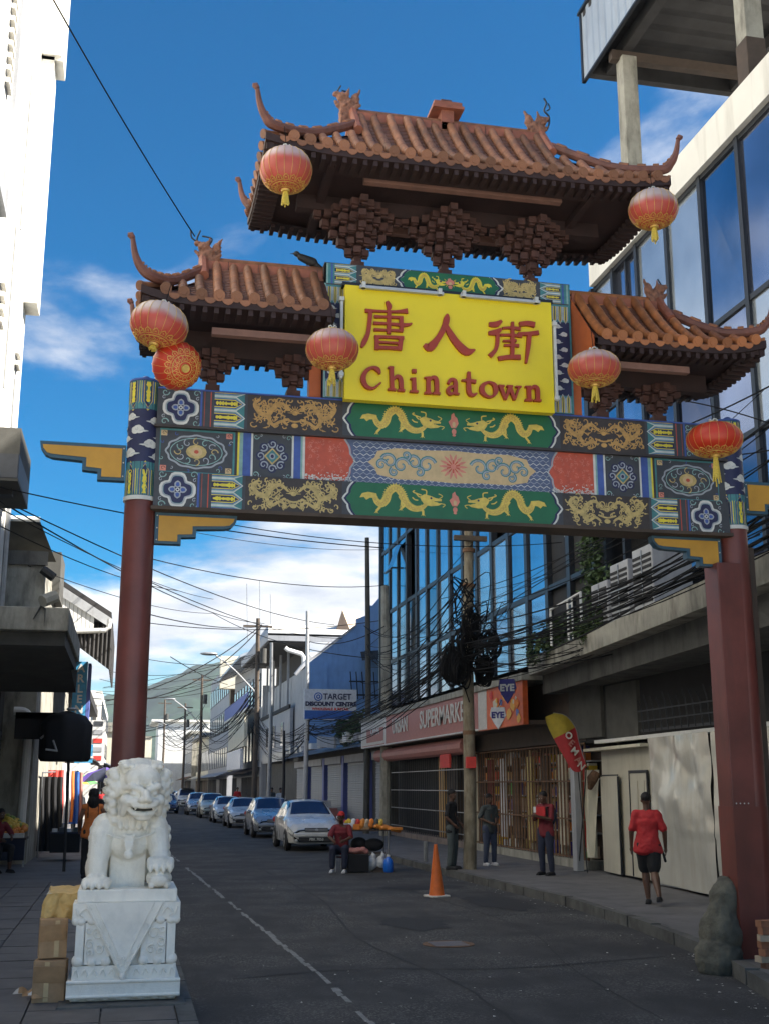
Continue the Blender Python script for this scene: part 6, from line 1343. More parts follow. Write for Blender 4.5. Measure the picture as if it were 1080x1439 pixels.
# right paw on cub
E_(.27, -.29, .23, .10, .10, .055)
for k in range(4): x = .185+.058*k; C_((x, -.31, .24), (x, -.385, .19), .034, .032); E_(x, -.405, .165, .018, .018, .026)
E_(.265, -.30, .09, .115, .12, .085); E_(.265, -.40, .075, .085, .05, .05)
for k in range(6): E_(.19+.032*k, -.425+.01*abs(k-2.5), .05, .018, .02, .014)
E_(.30, -.42, .10, .02, .02, .016); E_(.24, -.425, .10, .018, .02, .014); E_(.33, -.40, .04, .03, .03, .03); E_(.20, -.41, .035, .03, .03, .025)
# elbow tufts
for sx in (-1, 1):
    for k in range(5): E_(sx*(.335+.008*(k % 2)), -.07+.02*(k % 2), .50-.075*k, .028, .045, .042)
# neck, head turned a little to its left
HX, HY, HZ = .06, -.17, .83
hr = Matrix.Rotation(.20, 3, 'Z')@Matrix.Rotation(.10, 3, 'X')
def hd_(x, y, z): v = hr@Vector((x, y, z)); return (HX+v.x, HY+v.y, HZ+v.z)
def HE(x, y, z, a, b=None, c=None):
    p = hd_(x, y, z); m_.ell((p[0], p[1], B0+p[2]), (a, b or a, c or a), hr, nu=16, nv=10)
def HC(p, q, r0, r1): p = hd_(*p); q = hd_(*q); C_(p, q, r0, r1)
C_((0, -.04, .55), (.03, -.08, .80), .22, .20)
HE(0, .02, .06, .205, .22, .19); HE(0, -.11, .13, .165, .13, .115); HE(-.0, .1, .1, .24, .18, .2)
# brow, eyes, cheeks
for sx in (-1, 1):
    HC((sx*.03, -.245, .045), (sx*.12, -.215, .075), .028, .03); HC((sx*.12, -.215, .075), (sx*.17, -.15, .05), .03, .02)
    HE(sx*.085, -.215, .012, .040, .03, .026); HE(sx*.09, -.235, .008, .024, .018, .016)
    HC((sx*.045, -.235, -.012), (sx*.13, -.205, -.015), .013, .012)
    HE(sx*.135, -.165, -.055, .07, .075, .06); HE(sx*.075, -.225, -.065, .07, .06, .042)
    HE(sx*.035, -.30, -.035, .034, .034, .028)
    HE(sx*.20, -.03, .03, .04, .05, .075)
    HC((sx*.155, -.17, -.10), (sx*.16, -.12, -.17), .035, .035)
HE(0, -.27, .01, .045, .06, .045); HE(0, -.315, -.022, .042, .035, .034)
# upper lip curve, lower jaw, chin, teeth
for sx in (-1, 1): HC((0, -.290, -.092), (sx*.09, -.262, -.088), .024, .022); HC((sx*.09, -.262, -.088), (sx*.165, -.18, -.045), .022, .014)
for sx in (-1, 1): HC((0, -.245, -.168), (sx*.08, -.225, -.160), .028, .026); HC((sx*.08, -.225, -.160), (sx*.15, -.13, -.10), .026, .022)
HE(0, -.10, -.15, .13, .11, .055); HE(0, -.21, -.20, .075, .05, .03); HE(-.08, -.262, -.118, .010, .01, .02); HE(.08, -.262, -.118, .010, .01, .02)
# forehead folds
for sx in (-1, 0, 1): HC((sx*.055, -.225, .10), (sx*.06, -.16, .21), .018, .02)
# mane curls
rr_ = random.Random(8)
for row in range(7):
    z = .24-.075*row
    for k in range(13):
        a = lerp(-.15, pi+.15, k/12.0); r0 = .235+.035*sin(min(pi, row*.55)); x = r0*cos(a)*(1.02 if row else .82); y = .06+r0*.8*sin(a)
        if row == 0: x *= .85; y = .02+.12*sin(a)
        if -.02 < k/12 < 1.02: HE(x*.93, y-.02, z, .050, .050, .046); HE(x*.88, y-.05, z-.037, .04, .04, .04)
for k in range(9): a = k*pi/8; HE(.15*cos(a), -.02+.10*sin(a), .245, .04)
for k in range(7): HE(lerp(-.15, .15, k/6), -.10+.02*sin(k), .238-.0*abs(k-3)+.008*sin(k*3), .034, .034, .024)
# collar ruff below the chin
for k in range(5): C_((-.10+.06*k, -.25+.02*abs(k-2), .60), (-.09+.055*k, -.255, .52), .028, .02)
me = remesh(m_, .0078, 4, .5, lambda c, n: c+n*(.002*mnoise.noise(c*30)+.0012*mnoise.noise(c*75)))
meshobj('body', me, 'marble', lion)
# spiral grooves on curls as raised rings
mb = MB()
for row in range(6):
    z = .24-.075*row
    for k in range(13):
        a = lerp(-.15, pi+.15, k/12.0); r0 = .235+.035*sin(min(pi, row*.55)); x = r0*cos(a)*(1.02 if row else .82); y = .06+r0*.8*sin(a)-.02
        if row == 0: x *= .85; y = .0+.12*sin(a)
        nrm = Vector((x, y-.06, .3 if row == 0 else 0)).normalized(); c = Vector((x, y, z))+nrm*.040; u = nrm.cross(Vector((0, 0, 1))).normalized(); v_ = nrm.cross(u)
        pts = []
        for i in range(14): t = i*.75; r_ = .034*(1-i/17); q = c+u*r_*cos(t)+v_*r_*sin(t)+nrm*(.006*(i/14)-.004-(r_/.034)**2*.012); h_ = hd_(*q); pts.append((h_[0], h_[1], B0+h_[2]))
        mb.tube(pts, .0055, 5)
o = mb.build('mane_curls', 'marble', lion, local=True, auto=60); o['kind'] = 'stuff'
# collar cord, pendant and bell
pts = catmull([(-.31, -.13, B0+.56), (-.22, -.235, B0+.475), (-.02, -.30, B0+.425), (.19, -.255, B0+.47), (.30, -.14, B0+.55)], 8)
mb = MB(); mb.tube(pts, .007, 6)
mb.build('collar_cord', 'marble', lion, local=True)
mb = MB().box(-.055, .035, -.315, -.28, B0+.40, B0+.46).box(-.045, .025, -.325, -.29, B0+.335, B0+.40).ell((-.01, -.31, B0+.29), (.043, .035, .045)).tube([(-.052, -.315, B0+.285), (.032, -.315, B0+.285)], .008, 6).ell((-.05, -.31, B0+.455), (.02, .015, .02)).ell((.03, -.31, B0+.455), (.02, .015, .02)).ell((-.04, -.32, B0+.37), (.014, .012, .025)).ell((.02, -.32, B0+.37), (.014, .012, .025))
meshobj('pendant_bell', remesh(mb, .006, 2), 'marble', lion)
mb = MB(); p0 = hd_(0, -.19, -.128); mb.ell((p0[0], p0[1], B0+p0[2]), (.105, .06, .018), hr); mb.build('mouth_shade', 'grime_shade', lion, local=True)  # dark insert colours in the shade inside the open mouth
# ================================================================== CARDBOARD AND CLOTH beside the lion
def sheet(name, fn, nu, nv, mat, lab, cat, th=.006, group=None):
    o = MB().grid(fn, nu, nv).build(name, mat, smooth=False, label=lab, cat=cat, group=group); s_ = o.modifiers.new('s', 'SOLIDIFY'); s_.thickness = th; auto_smooth(o.data, 30); return o
cb = MB().box(-.63, -.485, 11.35, 11.95, .5, 1.02).build('carton', 'cream_paint', bev=.01, label='tall pale carton under the yellow cloth left of the lion', cat='carton')
MB().box(-.62, -.485, 11.4, 11.9, .151, .5).build('carton', 'card', bev=.01, label='brown carton standing on the pavement under the pale one', cat='carton')
n3 = lambda x, y, s=0: mnoise.fractal(Vector((x, y, s)), 1, 2, 3)
def clothf(u, v):
    x = lerp(-.655, -.34, u); y = lerp(11.18, 12.0, v); z = 1.035+.02*n3(x*5, y*5)
    if v < .4: f = (.4-v)/.4; y = 11.31-.03*f+.03*sin(u*14+f*3)*f+.02*n3(u*6, f*4, 2); z = 1.03-.24*f-.018*f*sin(u*7+.5)
    e = min(1, max(0, (.10-u)/.10)); z -= .20*e*(1 if v >= .4 else .3)
    return (x-.01*sin(v*9), y-.010*sin(u*19+v*3)*(v < .4), z+.006*sin(u*11+v*9)+.008*n3(u*4, v*4, 5))
sheet('yellow_cloth', clothf, 44, 44, 'cloth_y', 'crumpled yellow cloth thrown over the carton left of the lion', 'cloth')
def cardf(x0, x1, z0, z1, yt, yb_, s=0):
    return lambda u, v: (lerp(x0, x1, u)+.05*(1-v)*(-1 if u < .5 else -.3), lerp(yb_, yt, v)+.003*n3(u*3, v*3, s)+.006*sin(u*3), lerp(z0, z1, v)+.03*(u-.5)*(-1)**s)
for nm_, x0, x1, y0, z0, z1, rz_, mt_, lab_, dx_ in (('open_box', -.665, -.43, 11.14, .50, .82, .10, 'card', 'open brown cardboard box below the yellow cloth, upper of two', .03), ('open_box', -.68, -.41, 11.06, .152, .49, -.07, 'card_b', 'brown cardboard box resting on the pavement, lower of two', -.02)):
    bx_ = thing(nm_, lab_, 'box', ((x0+x1)/2, y0+.1, z0)); MB().box(x0, x1, y0, y0+.19, z0, z1, rz=rz_).build('box_body', mt_, bx_, bev=.004)
    MB().box(x0+.01, x1-.01, y0-.085, y0-.08, z1-.16, z1-.005, M=Matrix.Rotation(.45, 3, 'X')@Matrix.Rotation(rz_, 3, 'Z'), piv=((x0+x1)/2, y0-.01, z1)).build('flap', mt_, bx_)
    MB().box((x0+x1)/2-.02+dx_, (x0+x1)/2+.02+dx_, y0-.004, y0+.1, z0+.01, z1-.01, rz=rz_, piv=((x0+x1)/2, y0+.095, z0)).build('tape', 'peach', bx_)
MB().box(-.63, -.47, 11.185, 11.19, .503, .509).build('tape_edge', 'brown_wall', label='dark torn edge between the two cardboard flaps', cat='cardboard')
MB().ell((-.50, 11.345, .84), (.055, .01, .022)).ell((-.55, 11.345, .85), (.03, .01, .022)).build('hole', 'brown_wall', label='torn dark hole in the pale carton under the cloth', cat='hole')
rr_ = random.Random(17)
for k in range(5):
    x, y = (-.88+.05*k, 11.55-.13*k+.1*(k % 2)); mb = MB().grid(lambda u, v: (x+.16*u, y+.05*v+.03*u, .155+.05*abs(sin(u*4+k))*v+.01*k), 6, 2)
    o = mb.build('paper_scrap', ['sign_w', 'card', 'card', 'sign_white', 'card'][k], label=['pale crumpled paper strip on the slabs left of the cartons', 'torn brown cardboard scrap lying nearest the leaning flaps', 'torn brown cardboard scrap on the left pavement', 'thin white paper strip on the dark slabs', 'brown scrap curled beside the lower flap'][k], cat='litter')
mb = MB()
for k in range(150):
    y = rr_.choice((rr_.uniform(9, 14), rr_.uniform(9, 26))); x = kerbx(y)-abs(rr_.gauss(0, .25))-.03 if rr_.random() < .55 else rr_.uniform(.8, 6); s_ = rr_.uniform(.006, .022); a = rr_.uniform(0, 3)
    z = .006; mb.add([(x+s_*cos(a), y+s_*sin(a), z), (x-s_*sin(a), y+s_*cos(a), z+s_*.4), (x-s_*cos(a), y-s_*sin(a), z), (x+s_*sin(a), y-s_*cos(a), z+s_*.2)], [(0, 1, 2, 3)])
mb.build('grit_litter', 'sign_w', kind='stuff', label='pale specks of grit and litter scattered along the gutter', cat='litter')
# ================================================================== CARS
def car(lab, x, y, paint, kind='hatch', yaw=0, s=1.0, group='cars parked along the right kerb'):
    root = thing('parked_car' if group else 'moving_car', lab, 'car', (x, y, 0), group, yaw)
    Lh = 4.3*s if kind != 'pickup' else 4.9
    # stations from front bumper (v=0) to tail: (pos, zlow, zbelt, ztop, wlow, wbelt, wtop)
    if kind == 'hatch': ST = [(0, .34, .52, .60, .62, .66, .50), (.02, .22, .60, .72, .74, .76, .60), (.06, .20, .70, .82, .82, .83, .66), (.16, .20, .80, .93, .85, .86, .72), (.27, .20, .88, 1.02, .855, .86, .74), (.31, .20, .90, 1.12, .855, .86, .70), (.44, .20, .93, 1.47, .855, .86, .56), (.55, .20, .94, 1.52, .855, .86, .58), (.75, .20, .96, 1.50, .855, .85, .57), (.90, .22, .98, 1.36, .83, .82, .54), (.97, .26, .96, 1.05, .78, .78, .56), (1, .36, .78, .84, .66, .70, .52)]
    elif kind == 'suv': ST = [(0, .40, .68, .76, .66, .70, .55), (.02, .32, .80, .92, .80, .80, .66), (.06, .30, .92, 1.02, .86, .87, .72), (.22, .30, 1.02, 1.10, .88, .89, .78), (.27, .30, 1.05, 1.20, .88, .89, .74), (.38, .30, 1.08, 1.70, .88, .89, .62), (.55, .30, 1.08, 1.76, .88, .88, .64), (.85, .30, 1.08, 1.72, .87, .87, .63), (.96, .32, 1.06, 1.5, .84, .84, .62), (1, .42, .95, 1.1, .76, .78, .6)]
    else: ST = [(0, .34, .50, .56, .62, .66, .52), (.02, .20, .58, .68, .74, .76, .62), (.06, .18, .66, .76, .82, .83, .68), (.22, .18, .76, .86, .86, .865, .74), (.28, .18, .84, .92, .86, .865, .72), (.32, .18, .87, 1.02, .86, .865, .68), (.44, .18, .90, 1.36, .86, .865, .54), (.55, .18, .91, 1.41, .86, .865, .56), (.68, .18, .92, 1.36, .86, .86, .54), (.80, .20, .93, 1.05, .85, .85, .66), (.96, .22, .90, .98, .80, .80, .62), (1, .34, .74, .80, .66, .70, .52)]
    def stat(t):
        for a, b in zip(ST, ST[1:]):
            if t <= b[0] or b is ST[-1]:
                f = (t-a[0])/(b[0]-a[0]); f = max(0, min(1, f)); return [lerp(p, q, f) for p, q in zip(a, b)]
    ts = sorted(set([i/56 for i in range(57)]+[a[0] for a in ST])); NS = 9
    def ring(t):
        _, zl, zb, zt, wl, wb, wt = stat(t); y_ = -Lh/2+t*Lh
        half = [(0, zl), (wl*.8, zl), (wl*.97, zl+.05), (wb*1.0, lerp(zl, zb, .45)), (wb*1.005, lerp(zl, zb, .8)), (wb*.985, zb), (lerp(wb, wt, .12)*.985, zb+.015), (lerp(wb, wt, .5), lerp(zb, zt, .5)), (lerp(wb, wt, .93), lerp(zb, zt, .9)), (wt*.84, lerp(zb, zt, .985)), (wt*.45, zt+.012), (0, zt+.018)]
        return [(x_, y_, z) for x_, z in half]
    R_ = [ring(t) for t in ts]; n_ = len(R_[0]); body = MB(); gl = MB(); dk = MB(); hl = MB(); shell = []
    V = {}
    for sx in (-1, 1):
        vs = [(sx*p[0], p[1], p[2]) for r in R_ for p in r]; fs = []
        for i in range(len(ts)-1):
            for k in range(n_-1): q = (i*n_+k, i*n_+k+1, (i+1)*n_+k+1, (i+1)*n_+k); fs.append(q if sx > 0 else q[::-1])
        body.add(vs, fs)
    body.add(R_[0]+[(-p[0], p[1], p[2]) for p in R_[0][::-1]], [tuple(range(2*n_))]).add(R_[-1]+[(-p[0], p[1], p[2]) for p in R_[-1][::-1]], [tuple(range(2*n_-1, -1, -1))])
    b_ = body.build('body', paint, root, local=True); b_.modifiers.new('w', 'WELD').merge_threshold = .001; auto_smooth(b_.data, 38)
    def patch(t0, t1, k0, k1, off, nm, mat, sides=(-1, 1), par=root, nt_=10, kk=None):
        """panel lying on the body skin, k = ring parameter"""
        mb = MB()
        def pt(t, k):
            r = ring(t); i = min(int(k), n_-2); f = k-i; a = Vector(r[i]).lerp(Vector(r[i+1]), f); r2 = ring(min(1, t+.01)); b2 = Vector(r2[i]).lerp(Vector(r2[i+1]), f); r3 = Vector(r[min(i+1, n_-1)])-Vector(r[i])
            nrm = (b2-a).cross(r3); nrm = nrm.normalized() if nrm.length > 0 else Vector((0, 0, 1))
            return a, nrm
        for sx in sides:
            def fn(u, v):
                t = lerp(t0, t1, v); k = lerp(k0, k1, u)
                if kk: k = lerp(kk(v)[0], kk(v)[1], u)
                a, nrm = pt(t, k)
                if nrm.x < 0 and a.x > .05 or nrm.z < -.5: nrm = -nrm
                if abs(a.x) < .05 and nrm.z < 0 and t < .5: nrm = -nrm
                if t < .13: nrm = Vector((abs(nrm.x), -abs(nrm.y)-.35, .15)).normalized()
                a = a+nrm*off; return (sx*a.x, a.y, a.z)
            mb.grid(fn, 8, nt_)
        return mb.build(nm, mat, par, local=True, smooth=True)
    wsa, wsb = {'hatch': (.295, .435), 'suv': (.26, .375), 'sedan': (.30, .435)}.get(kind, (.26, .375))
    patch(wsa, wsb, 8.6, 11, .007, 'windscreen', 'car_glass')
    tb = {'hatch': (.74, .93), 'suv': (.84, .955), 'sedan': (.69, .80)}.get(kind, (.84, .955))
    patch(*tb, 8.6, 11, .007, 'rear_window', 'car_glass')
    for (a, b2) in ((wsa+.09, .545), (.56, tb[0]-.01)): patch(a, b2, 6.3, 8.3, .007, 'side_window', 'car_glass')
    # front: lamps, grille, intake, plate
    zf = ST[1][2]; yf_ = -Lh/2
    for sx in (-1, 1):
        patch(.004, .105, 3.55, 5.35, .006, 'headlight', 'headl', (sx,), kk=lambda v: (lerp(3.2, 4.3, v), lerp(5.2, 5.45, v)))
        patch(.012, .06, 3.9, 4.9, .012, 'lamp_lens', 'lamp', (sx,))
    for sx in (-1, 1):
        MB().ell((sx*.62, yf_-.0+.02, zf-.27), (.05, .02, .04)).build('fog_lamp', 'lamp', root, local=True)
        MB().ell((sx*(.93), yf_+Lh*.30, ST[4][2]+.10), (.10, .06, .065)).build('mirror', paint, root, local=True)
    mb = MB().box(-.36, .36, yf_-.02, yf_+.1, zf-.02, zf+.10); g_ = mb.build('grille', 'trim', root, local=True, bev=.02)
    for k in range(2): MB().box(-.35, .35, yf_-.03, yf_, zf+.005+.045*k, zf+.022+.045*k).build('grille_bar', 'rim', g_, local=True)
    MB().ell((0, yf_-.03, zf+.04), (.05, .015, .04)).build('emblem', 'rim', g_, local=True)
    MB().box(-.55, .55, yf_-.012, yf_+.1, zf-.33, zf-.17).build('intake', 'trim', root, local=True, bev=.02)
    MB().box(-.70, .70, yf_-.03, yf_+.2, zf-.165, zf-.05).build('bumper', paint, root, local=True, bev=.03)
    pl = MB().box(-.24, .24, yf_-.036, yf_-.03, zf-.30, zf-.18).build('number_plate', 'plate', root, local=True)
    random.seed(int(y*7)); xf(text_mb('P'+random.choice('BCD')+random.choice('ABEK')+' '+str(random.randint(1000, 9999)), .11, .001, .002), (0, yf_-.04, zf-.24)).build('lettering', 'whitep', pl, local=True)
    for yy in (-Lh/2+.80, Lh/2-.82):
        for sx in (-1, 1):
            w_ = MB().tube([(sx*.68, yy, .31), (sx*.70, yy, .31), (sx*.86, yy, .31), (sx*.88, yy, .31)], [.28, .31, .31, .28], 22).build('wheel', 'rubber', root, local=True, auto=40)
            MB().cyl((sx*.865, yy, .31), (sx*.886, yy, .31), .2, .19, 18).build('rim', 'rim', w_, local=True, auto=40)
            mb = MB()
            for k in range(5): a = k*2*pi/5; mb.box(-.0, .01, -.035, .035, .02, .18, M=Matrix.Rotation(a, 3, 'X'), piv=(0, 0, 0))
            xf(mb, (sx*.89, yy, .31)).build('hub_gap', 'trim', w_, local=True)
            MB().tube([(sx*(.80), yy, .31), (sx*.868, yy, .31)], [.37, .365], 22, caps=True).build('wheel_arch', 'trim', root, local=True)
            w_.location = (sx*.012, 0, 0)
    for yy in (Lh*.06, -Lh*.12):
        for sx in (-1, 1): MB().box(sx*.862, sx*.872, yy+.1, yy+.24, .80, .83).build('door_handle', paint, root, local=True)
    for sx in (-1, 1): MB().ell((sx*.74, Lh/2-.06, .86), (.1, .06, .10)).build('tail_light', 'c_red', root, local=True)
    if kind == 'pickup' or kind == 'suv': MB().box(-.5, .5, -Lh*.2, Lh*.25, 1.78, 1.80).build('roof_rack', 'trim', root, local=True)
    return root
for i, (y, x, p, k, lab) in enumerate(((39.25, 5.86, 'car_white', 'hatch', 'white hatchback parked nearest the camera behind the street vendor'), (49.1, 5.84, 'car_silver', 'hatch', 'silver hatchback parked second in the kerb line'),
        (60.4, 5.86, 'car_white', 'sedan', 'white saloon parked third in the kerb line'), (68.4, 5.72, 'car_white', 'sedan', 'white saloon with dark bumper parked fourth in line'), (78.8, 5.60, 'car_gold', 'hatch', 'pale champagne car parked fifth in line'),
        (86.9, 5.2, 'car_silver', 'hatch', 'grey blue car sixth in the parked line'), (105, 5.3, 'car_white', 'suv', 'tall white van-like vehicle standing behind the grey blue car'), (122, 5.6, 'car_white', 'sedan', 'small white car at the far end of the parked line'), (140, 5.6, 'car_silver', 'sedan', 'farthest silver car before the street end'))):
    car(lab, x, y, p, k)
car('dark blue car coming along the street beside the lion head', 3.1, 92, 'car_blue', 'sedan', 0, 1, None)
car('white car behind the dark blue one in the traffic', 3.4, 118, 'car_white', 'sedan', 0, 1, None)
# ================================================================== PEOPLE
def person(lab, loc, rz, J, wear, hair='hair', skin='skin', s=1.0, extra=None, vox=.011, build=1.0):
    """J: joints in metres, facing -y.  wear: (top, top sleeve, bottom, bottom length, shoes)"""
    root = thing('person', lab, 'person', loc, None, rz); D = dict(hip=(0, 0, .92), chest=(0, 0, 1.28), neck=(0, 0, 1.46), head=(0, -.01, 1.60),
        sl=(.165, 0, 1.39), sr=(-.165, 0, 1.39), el=(.25, .02, 1.12), er=(-.25, .02, 1.12), wl=(.27, -.05, .88), wr=(-.27, -.05, .88),
        hl=(.09, 0, .90), hr=(-.09, 0, .90), kl=(.11, -.02, .50), kr=(-.11, -.02, .50), al=(.12, .02, .09), ar=(-.12, .02, .09)); D.update(J)
    D = {k: Vector(v) for k, v in D.items()}; b = build
    m = MB(); c = m.cap
    c(D['hip']-Vector((.0, 0, .02)), D['chest'], .10*b, .095*b); m.ell(D['hip']+Vector((.05, .0, -.02)), .09*b); m.ell(D['hip']+Vector((-.05, .0, -.02)), .09*b)
    m.ell(D['chest'], (.145, .095, .12)); c(D['sl'], D['sr'], .055, .055); c(D['chest'], D['neck'], .075, .053); c(D['neck'], D['head'], .052, .055)
    for q in 'lr':
        c(D['s'+q], D['e'+q], .052*b, .040*b); c(D['e'+q], D['w'+q], .039*b, .027); c(D['h'+q], D['k'+q], .088*b, .060*b); c(D['k'+q], D['k'+q].lerp(D['a'+q], .35), .058*b, .060*b); c(D['k'+q].lerp(D['a'+q], .35), D['a'+q], .060*b, .038)
        h = D['w'+q]; d = (D['w'+q]-D['e'+q]).normalized(); pc = h+d*.045; m.ell(pc, (.030, .034, .040)); sd_ = Vector((0, -1, 0)) if abs(d.z) > .5 else Vector((0, 0, 1)); sd_ = (sd_-d*sd_.dot(d)).normalized(); nn = d.cross(sd_)
        for f in range(4):
            o_ = sd_*(.024-.016*f); L_ = (.062, .072, .068, .052)[f]; a = pc+o_+d*.03; kx = a+d*L_*.55; m.cap(a, kx, .0105, .010, 6); m.cap(kx, kx+(d*.75+nn*(.5 if q == 'l' else -.5)).normalized()*L_*.5, .010, .008, 6)
        m.cap(pc+sd_*.02-d*.015, pc+sd_*.045+d*.03, .012, .009, 6)
        a = D['a'+q]; m.cap(a+Vector((0, .03, -.045)), a+Vector((0, -.13, -.058)), .036, .030, 8)
    H_ = D['head']; fd = Vector(J.get('look', (0, -1, 0))).normalized(); up_ = Vector((0, 0, 1)); sdv = fd.cross(up_).normalized()
    m.ell(H_+Vector((0, 0, .03)), (.077, .092, .105)); m.ell(H_+fd*.03-up_*.045, (.056, .06, .062))
    m.ell(H_+fd*.095-up_*.002, (.013, .016, .022)); m.ell(H_+fd*.082-up_*.05, (.024, .014, .009)); m.ell(H_+fd*.075+up_*.035, (.05, .02, .012))
    for s_ in (-1, 1): m.ell(H_+sdv*s_*.078, (.012, .018, .028)); m.ell(H_+fd*.083+sdv*s_*.03+up_*.014, (.012, .008, .006))
    bm__ = remesh(m, vox, 3); meshobj('body', bm__, skin, root)
    for s_ in (-1, 1): MB().ell(H_+fd*.088+sdv*s_*.03+up_*.014, (.009, .006, .005), nu=8, nv=6).build('eye', 'whitep', root, local=True)
    top, slv, bot, blen, shoe = wear
    t = MB(); g_ = .022
    hp_, ch_ = D['hip'], D['chest']
    for i_ in range(23):
        f = -.30+i_*.0585; rx_ = .164+.010*cos(f*5.5)+.085*max(0, .28-f); ry_ = .118+.012*cos(f*4+.4)
        t.ell(hp_.lerp(ch_, f)+Vector((0, .005, 0)), (rx_*b, ry_*b, .07), nu=20)
    t.ell(ch_+Vector((0, .0, .06)), (.155*b, .105, .08), nu=18); t.cap(D['sl'], D['sr'], .062, .062); t.cap(ch_+Vector((0, 0, .08)), D['neck']-Vector((0, 0, .025)), .085, .06)
    for q in 'lr':
        if slv > 0: e = D['s'+q].lerp(D['e'+q], min(1, slv)); t.cap(D['s'+q], e, .062*b, (.060 if slv < 1.1 else .05)*b)
        if slv > 1: t.cap(D['e'+q], D['e'+q].lerp(D['w'+q], slv-1), .056, .045)
    meshobj('shirt', remesh(t, .013, 6, .5, lambda p, n: p+n*(.016*mnoise.noise(Vector((p.x*8+p.z*3, p.y*8, p.z*6)))+.006*mnoise.noise(p*22))), top, root)
    t = MB(); t.ell(D['hip'], (.158*b, .122*b, .13), nu=18)
    for q in 'lr':
        e = D['h'+q].lerp(D['k'+q], min(1, blen)); t.cap(D['h'+q], e, .112*b, (.080 if blen > 1 else .095)*b)
        if blen > 1: t.cap(D['k'+q], D['k'+q].lerp(D['a'+q], blen-1), .078*b, .062*b)
    meshobj('shorts' if blen <= 1 else 'trousers', remesh(t, .016, 3, .5, lambda p, n: p+n*.010*mnoise.noise(p*8+Vector((3, 1, 2)))), bot, root)
    for q in 'lr':
        a = D['a'+q]; t = MB().cap(a+Vector((0, .035, -.05)), a+Vector((0, -.15, -.058)), .046, .040, 10); t.box(a.x-.045, a.x+.045, a.y-.19, a.y+.08, a.z-.09, a.z-.065)
        meshobj('shoe', remesh(t, .012, 2), shoe, root)
    if hair:
        t = MB().ell(H_+Vector((0, 0, .055))-fd*.012, (.086, .10, .088))
        if hair == 'long': t = MB().ell(H_+Vector((0, 0, .05))-fd*.02, (.11, .12, .12)).ell(H_-fd*.05-up_*.1, (.12, .09, .15)).ell(H_-fd*.04-up_*.2, (.10, .07, .1))
        meshobj('cap' if 'cap' in hair else 'hair', remesh(t, .012, 1, .5, lambda p, n: p+n*.006*mnoise.noise(p*60)), hair if hair != 'long' else 'hair', root)
        if 'cap' in hair: MB().box(-.06, .06, -.17, -.05, H_.z+.045, H_.z+.06, M=Matrix.Rotation(.1, 3, 'X')).build('cap_peak', hair, root, local=True)
    root.scale = (s, s, s)
    if extra: extra(root, D)
    return root
def bottle(root, D): MB().cap(D['wr']+Vector((-.01, -.0, -.08)), D['wr']+Vector((-.03, -.02, -.24)), .02, .022).build('handheld', 'black', root, local=True)
person('man in red t-shirt and black shorts walking away along the right pavement', (8.14, 18.0, .15), pi-.5, dict(kl=(.07, -.12, .50), al=(.04, -.06, .09), kr=(-.08, .04, .50), ar=(-.16, .34, .16), er=(-.27, .02, 1.12), wr=(-.27, -.06, .87), look=(.25, -1, 0)), ('c_red', .85, 'c_black', .85, 'c_black'), s=.985, build=1.12, vox=.009)
hh_ = MB().cap((8.36, 17.95, .95), (8.39, 17.93, .80), .018, .02).build('umbrella_handle', 'black', label='dark folded object hanging from the hand of the man in red', cat='handheld item')
person('man in black t-shirt and grey trousers standing left of the concrete pole', (7.22, 26.35, .15), .9, dict(el=(.26, .03, 1.13), wl=(.2, -.14, .98), wr=(-.2, -.12, .98)), ('c_black', .8, 'c_grey', 1.95, 'c_black'))
person('person in grey t-shirt and jeans facing the street right of the pole', (8.42, 27.4, .15), .25, dict(wl=(.10, -.18, 1.05), el=(.26, .05, 1.14), wr=(-.08, -.19, 1.03), er=(-.26, .05, 1.14), look=(.1, -1, -.1)), ('c_grey', .9, 'c_jeans', 1.95, 'c_white'), s=.94)
def bag(root, D):
    MB().ell((0, .19, 1.22), (.15, .09, .21)).build('backpack', 'c_navy', root, local=True, smooth=True)
    MB().box(-.03, .03, -.36, -.35, 1.28, 1.40).build('phone', 'c_white', root, local=True); MB().box(-.13, .13, -.175, -.155, 1.15, 1.4).build('vest_front', 'c_red', root, local=True, bev=.02)
    for sx in (-1, 1): MB().tube([(sx*.12, .1, 1.4), (sx*.13, -.12, 1.38), (sx*.14, -.1, 1.15)], .02, 6).build('strap', 'c_black', root, local=True)
person('person in dark clothes with red top and backpack looking at a phone by the grille', (8.66, 24.2, .15), -1.0, dict(head=(0, -.06, 1.58), look=(0, -1, -.35), el=(.22, -.08, 1.14), wl=(.06, -.32, 1.2), er=(-.22, -.08, 1.14), wr=(-.05, -.30, 1.22)), ('c_maroon', .95, 'c_navy', 1.95, 'c_black'), s=.99, extra=bag)
def strap(root, D):
    for sx in (-1, 1): MB().tube([(sx*.10, .12, 1.18), (sx*.10, .06, 1.42), (sx*.09, -.1, 1.4)], .01, 5).build('strap', 'c_black', root, local=True)
    MB().ell((-.28, .02, .72), (.09, .06, .12)).build('hand_bag', 'flag_y', root, local=True, smooth=True)
person('woman with long dark hair in orange vest top walking away left of the lion', (-.60, 25.4, .15), pi+.1, dict(el=(.24, -.03, 1.14), wl=(.24, -.16, .96), wr=(-.26, -.04, .9), er=(-.25, .0, 1.14)), ('c_orange', .0, 'c_black', 1.95, 'c_black'), hair='long', skin='skin_mid', extra=strap, s=1.0, build=1.05)
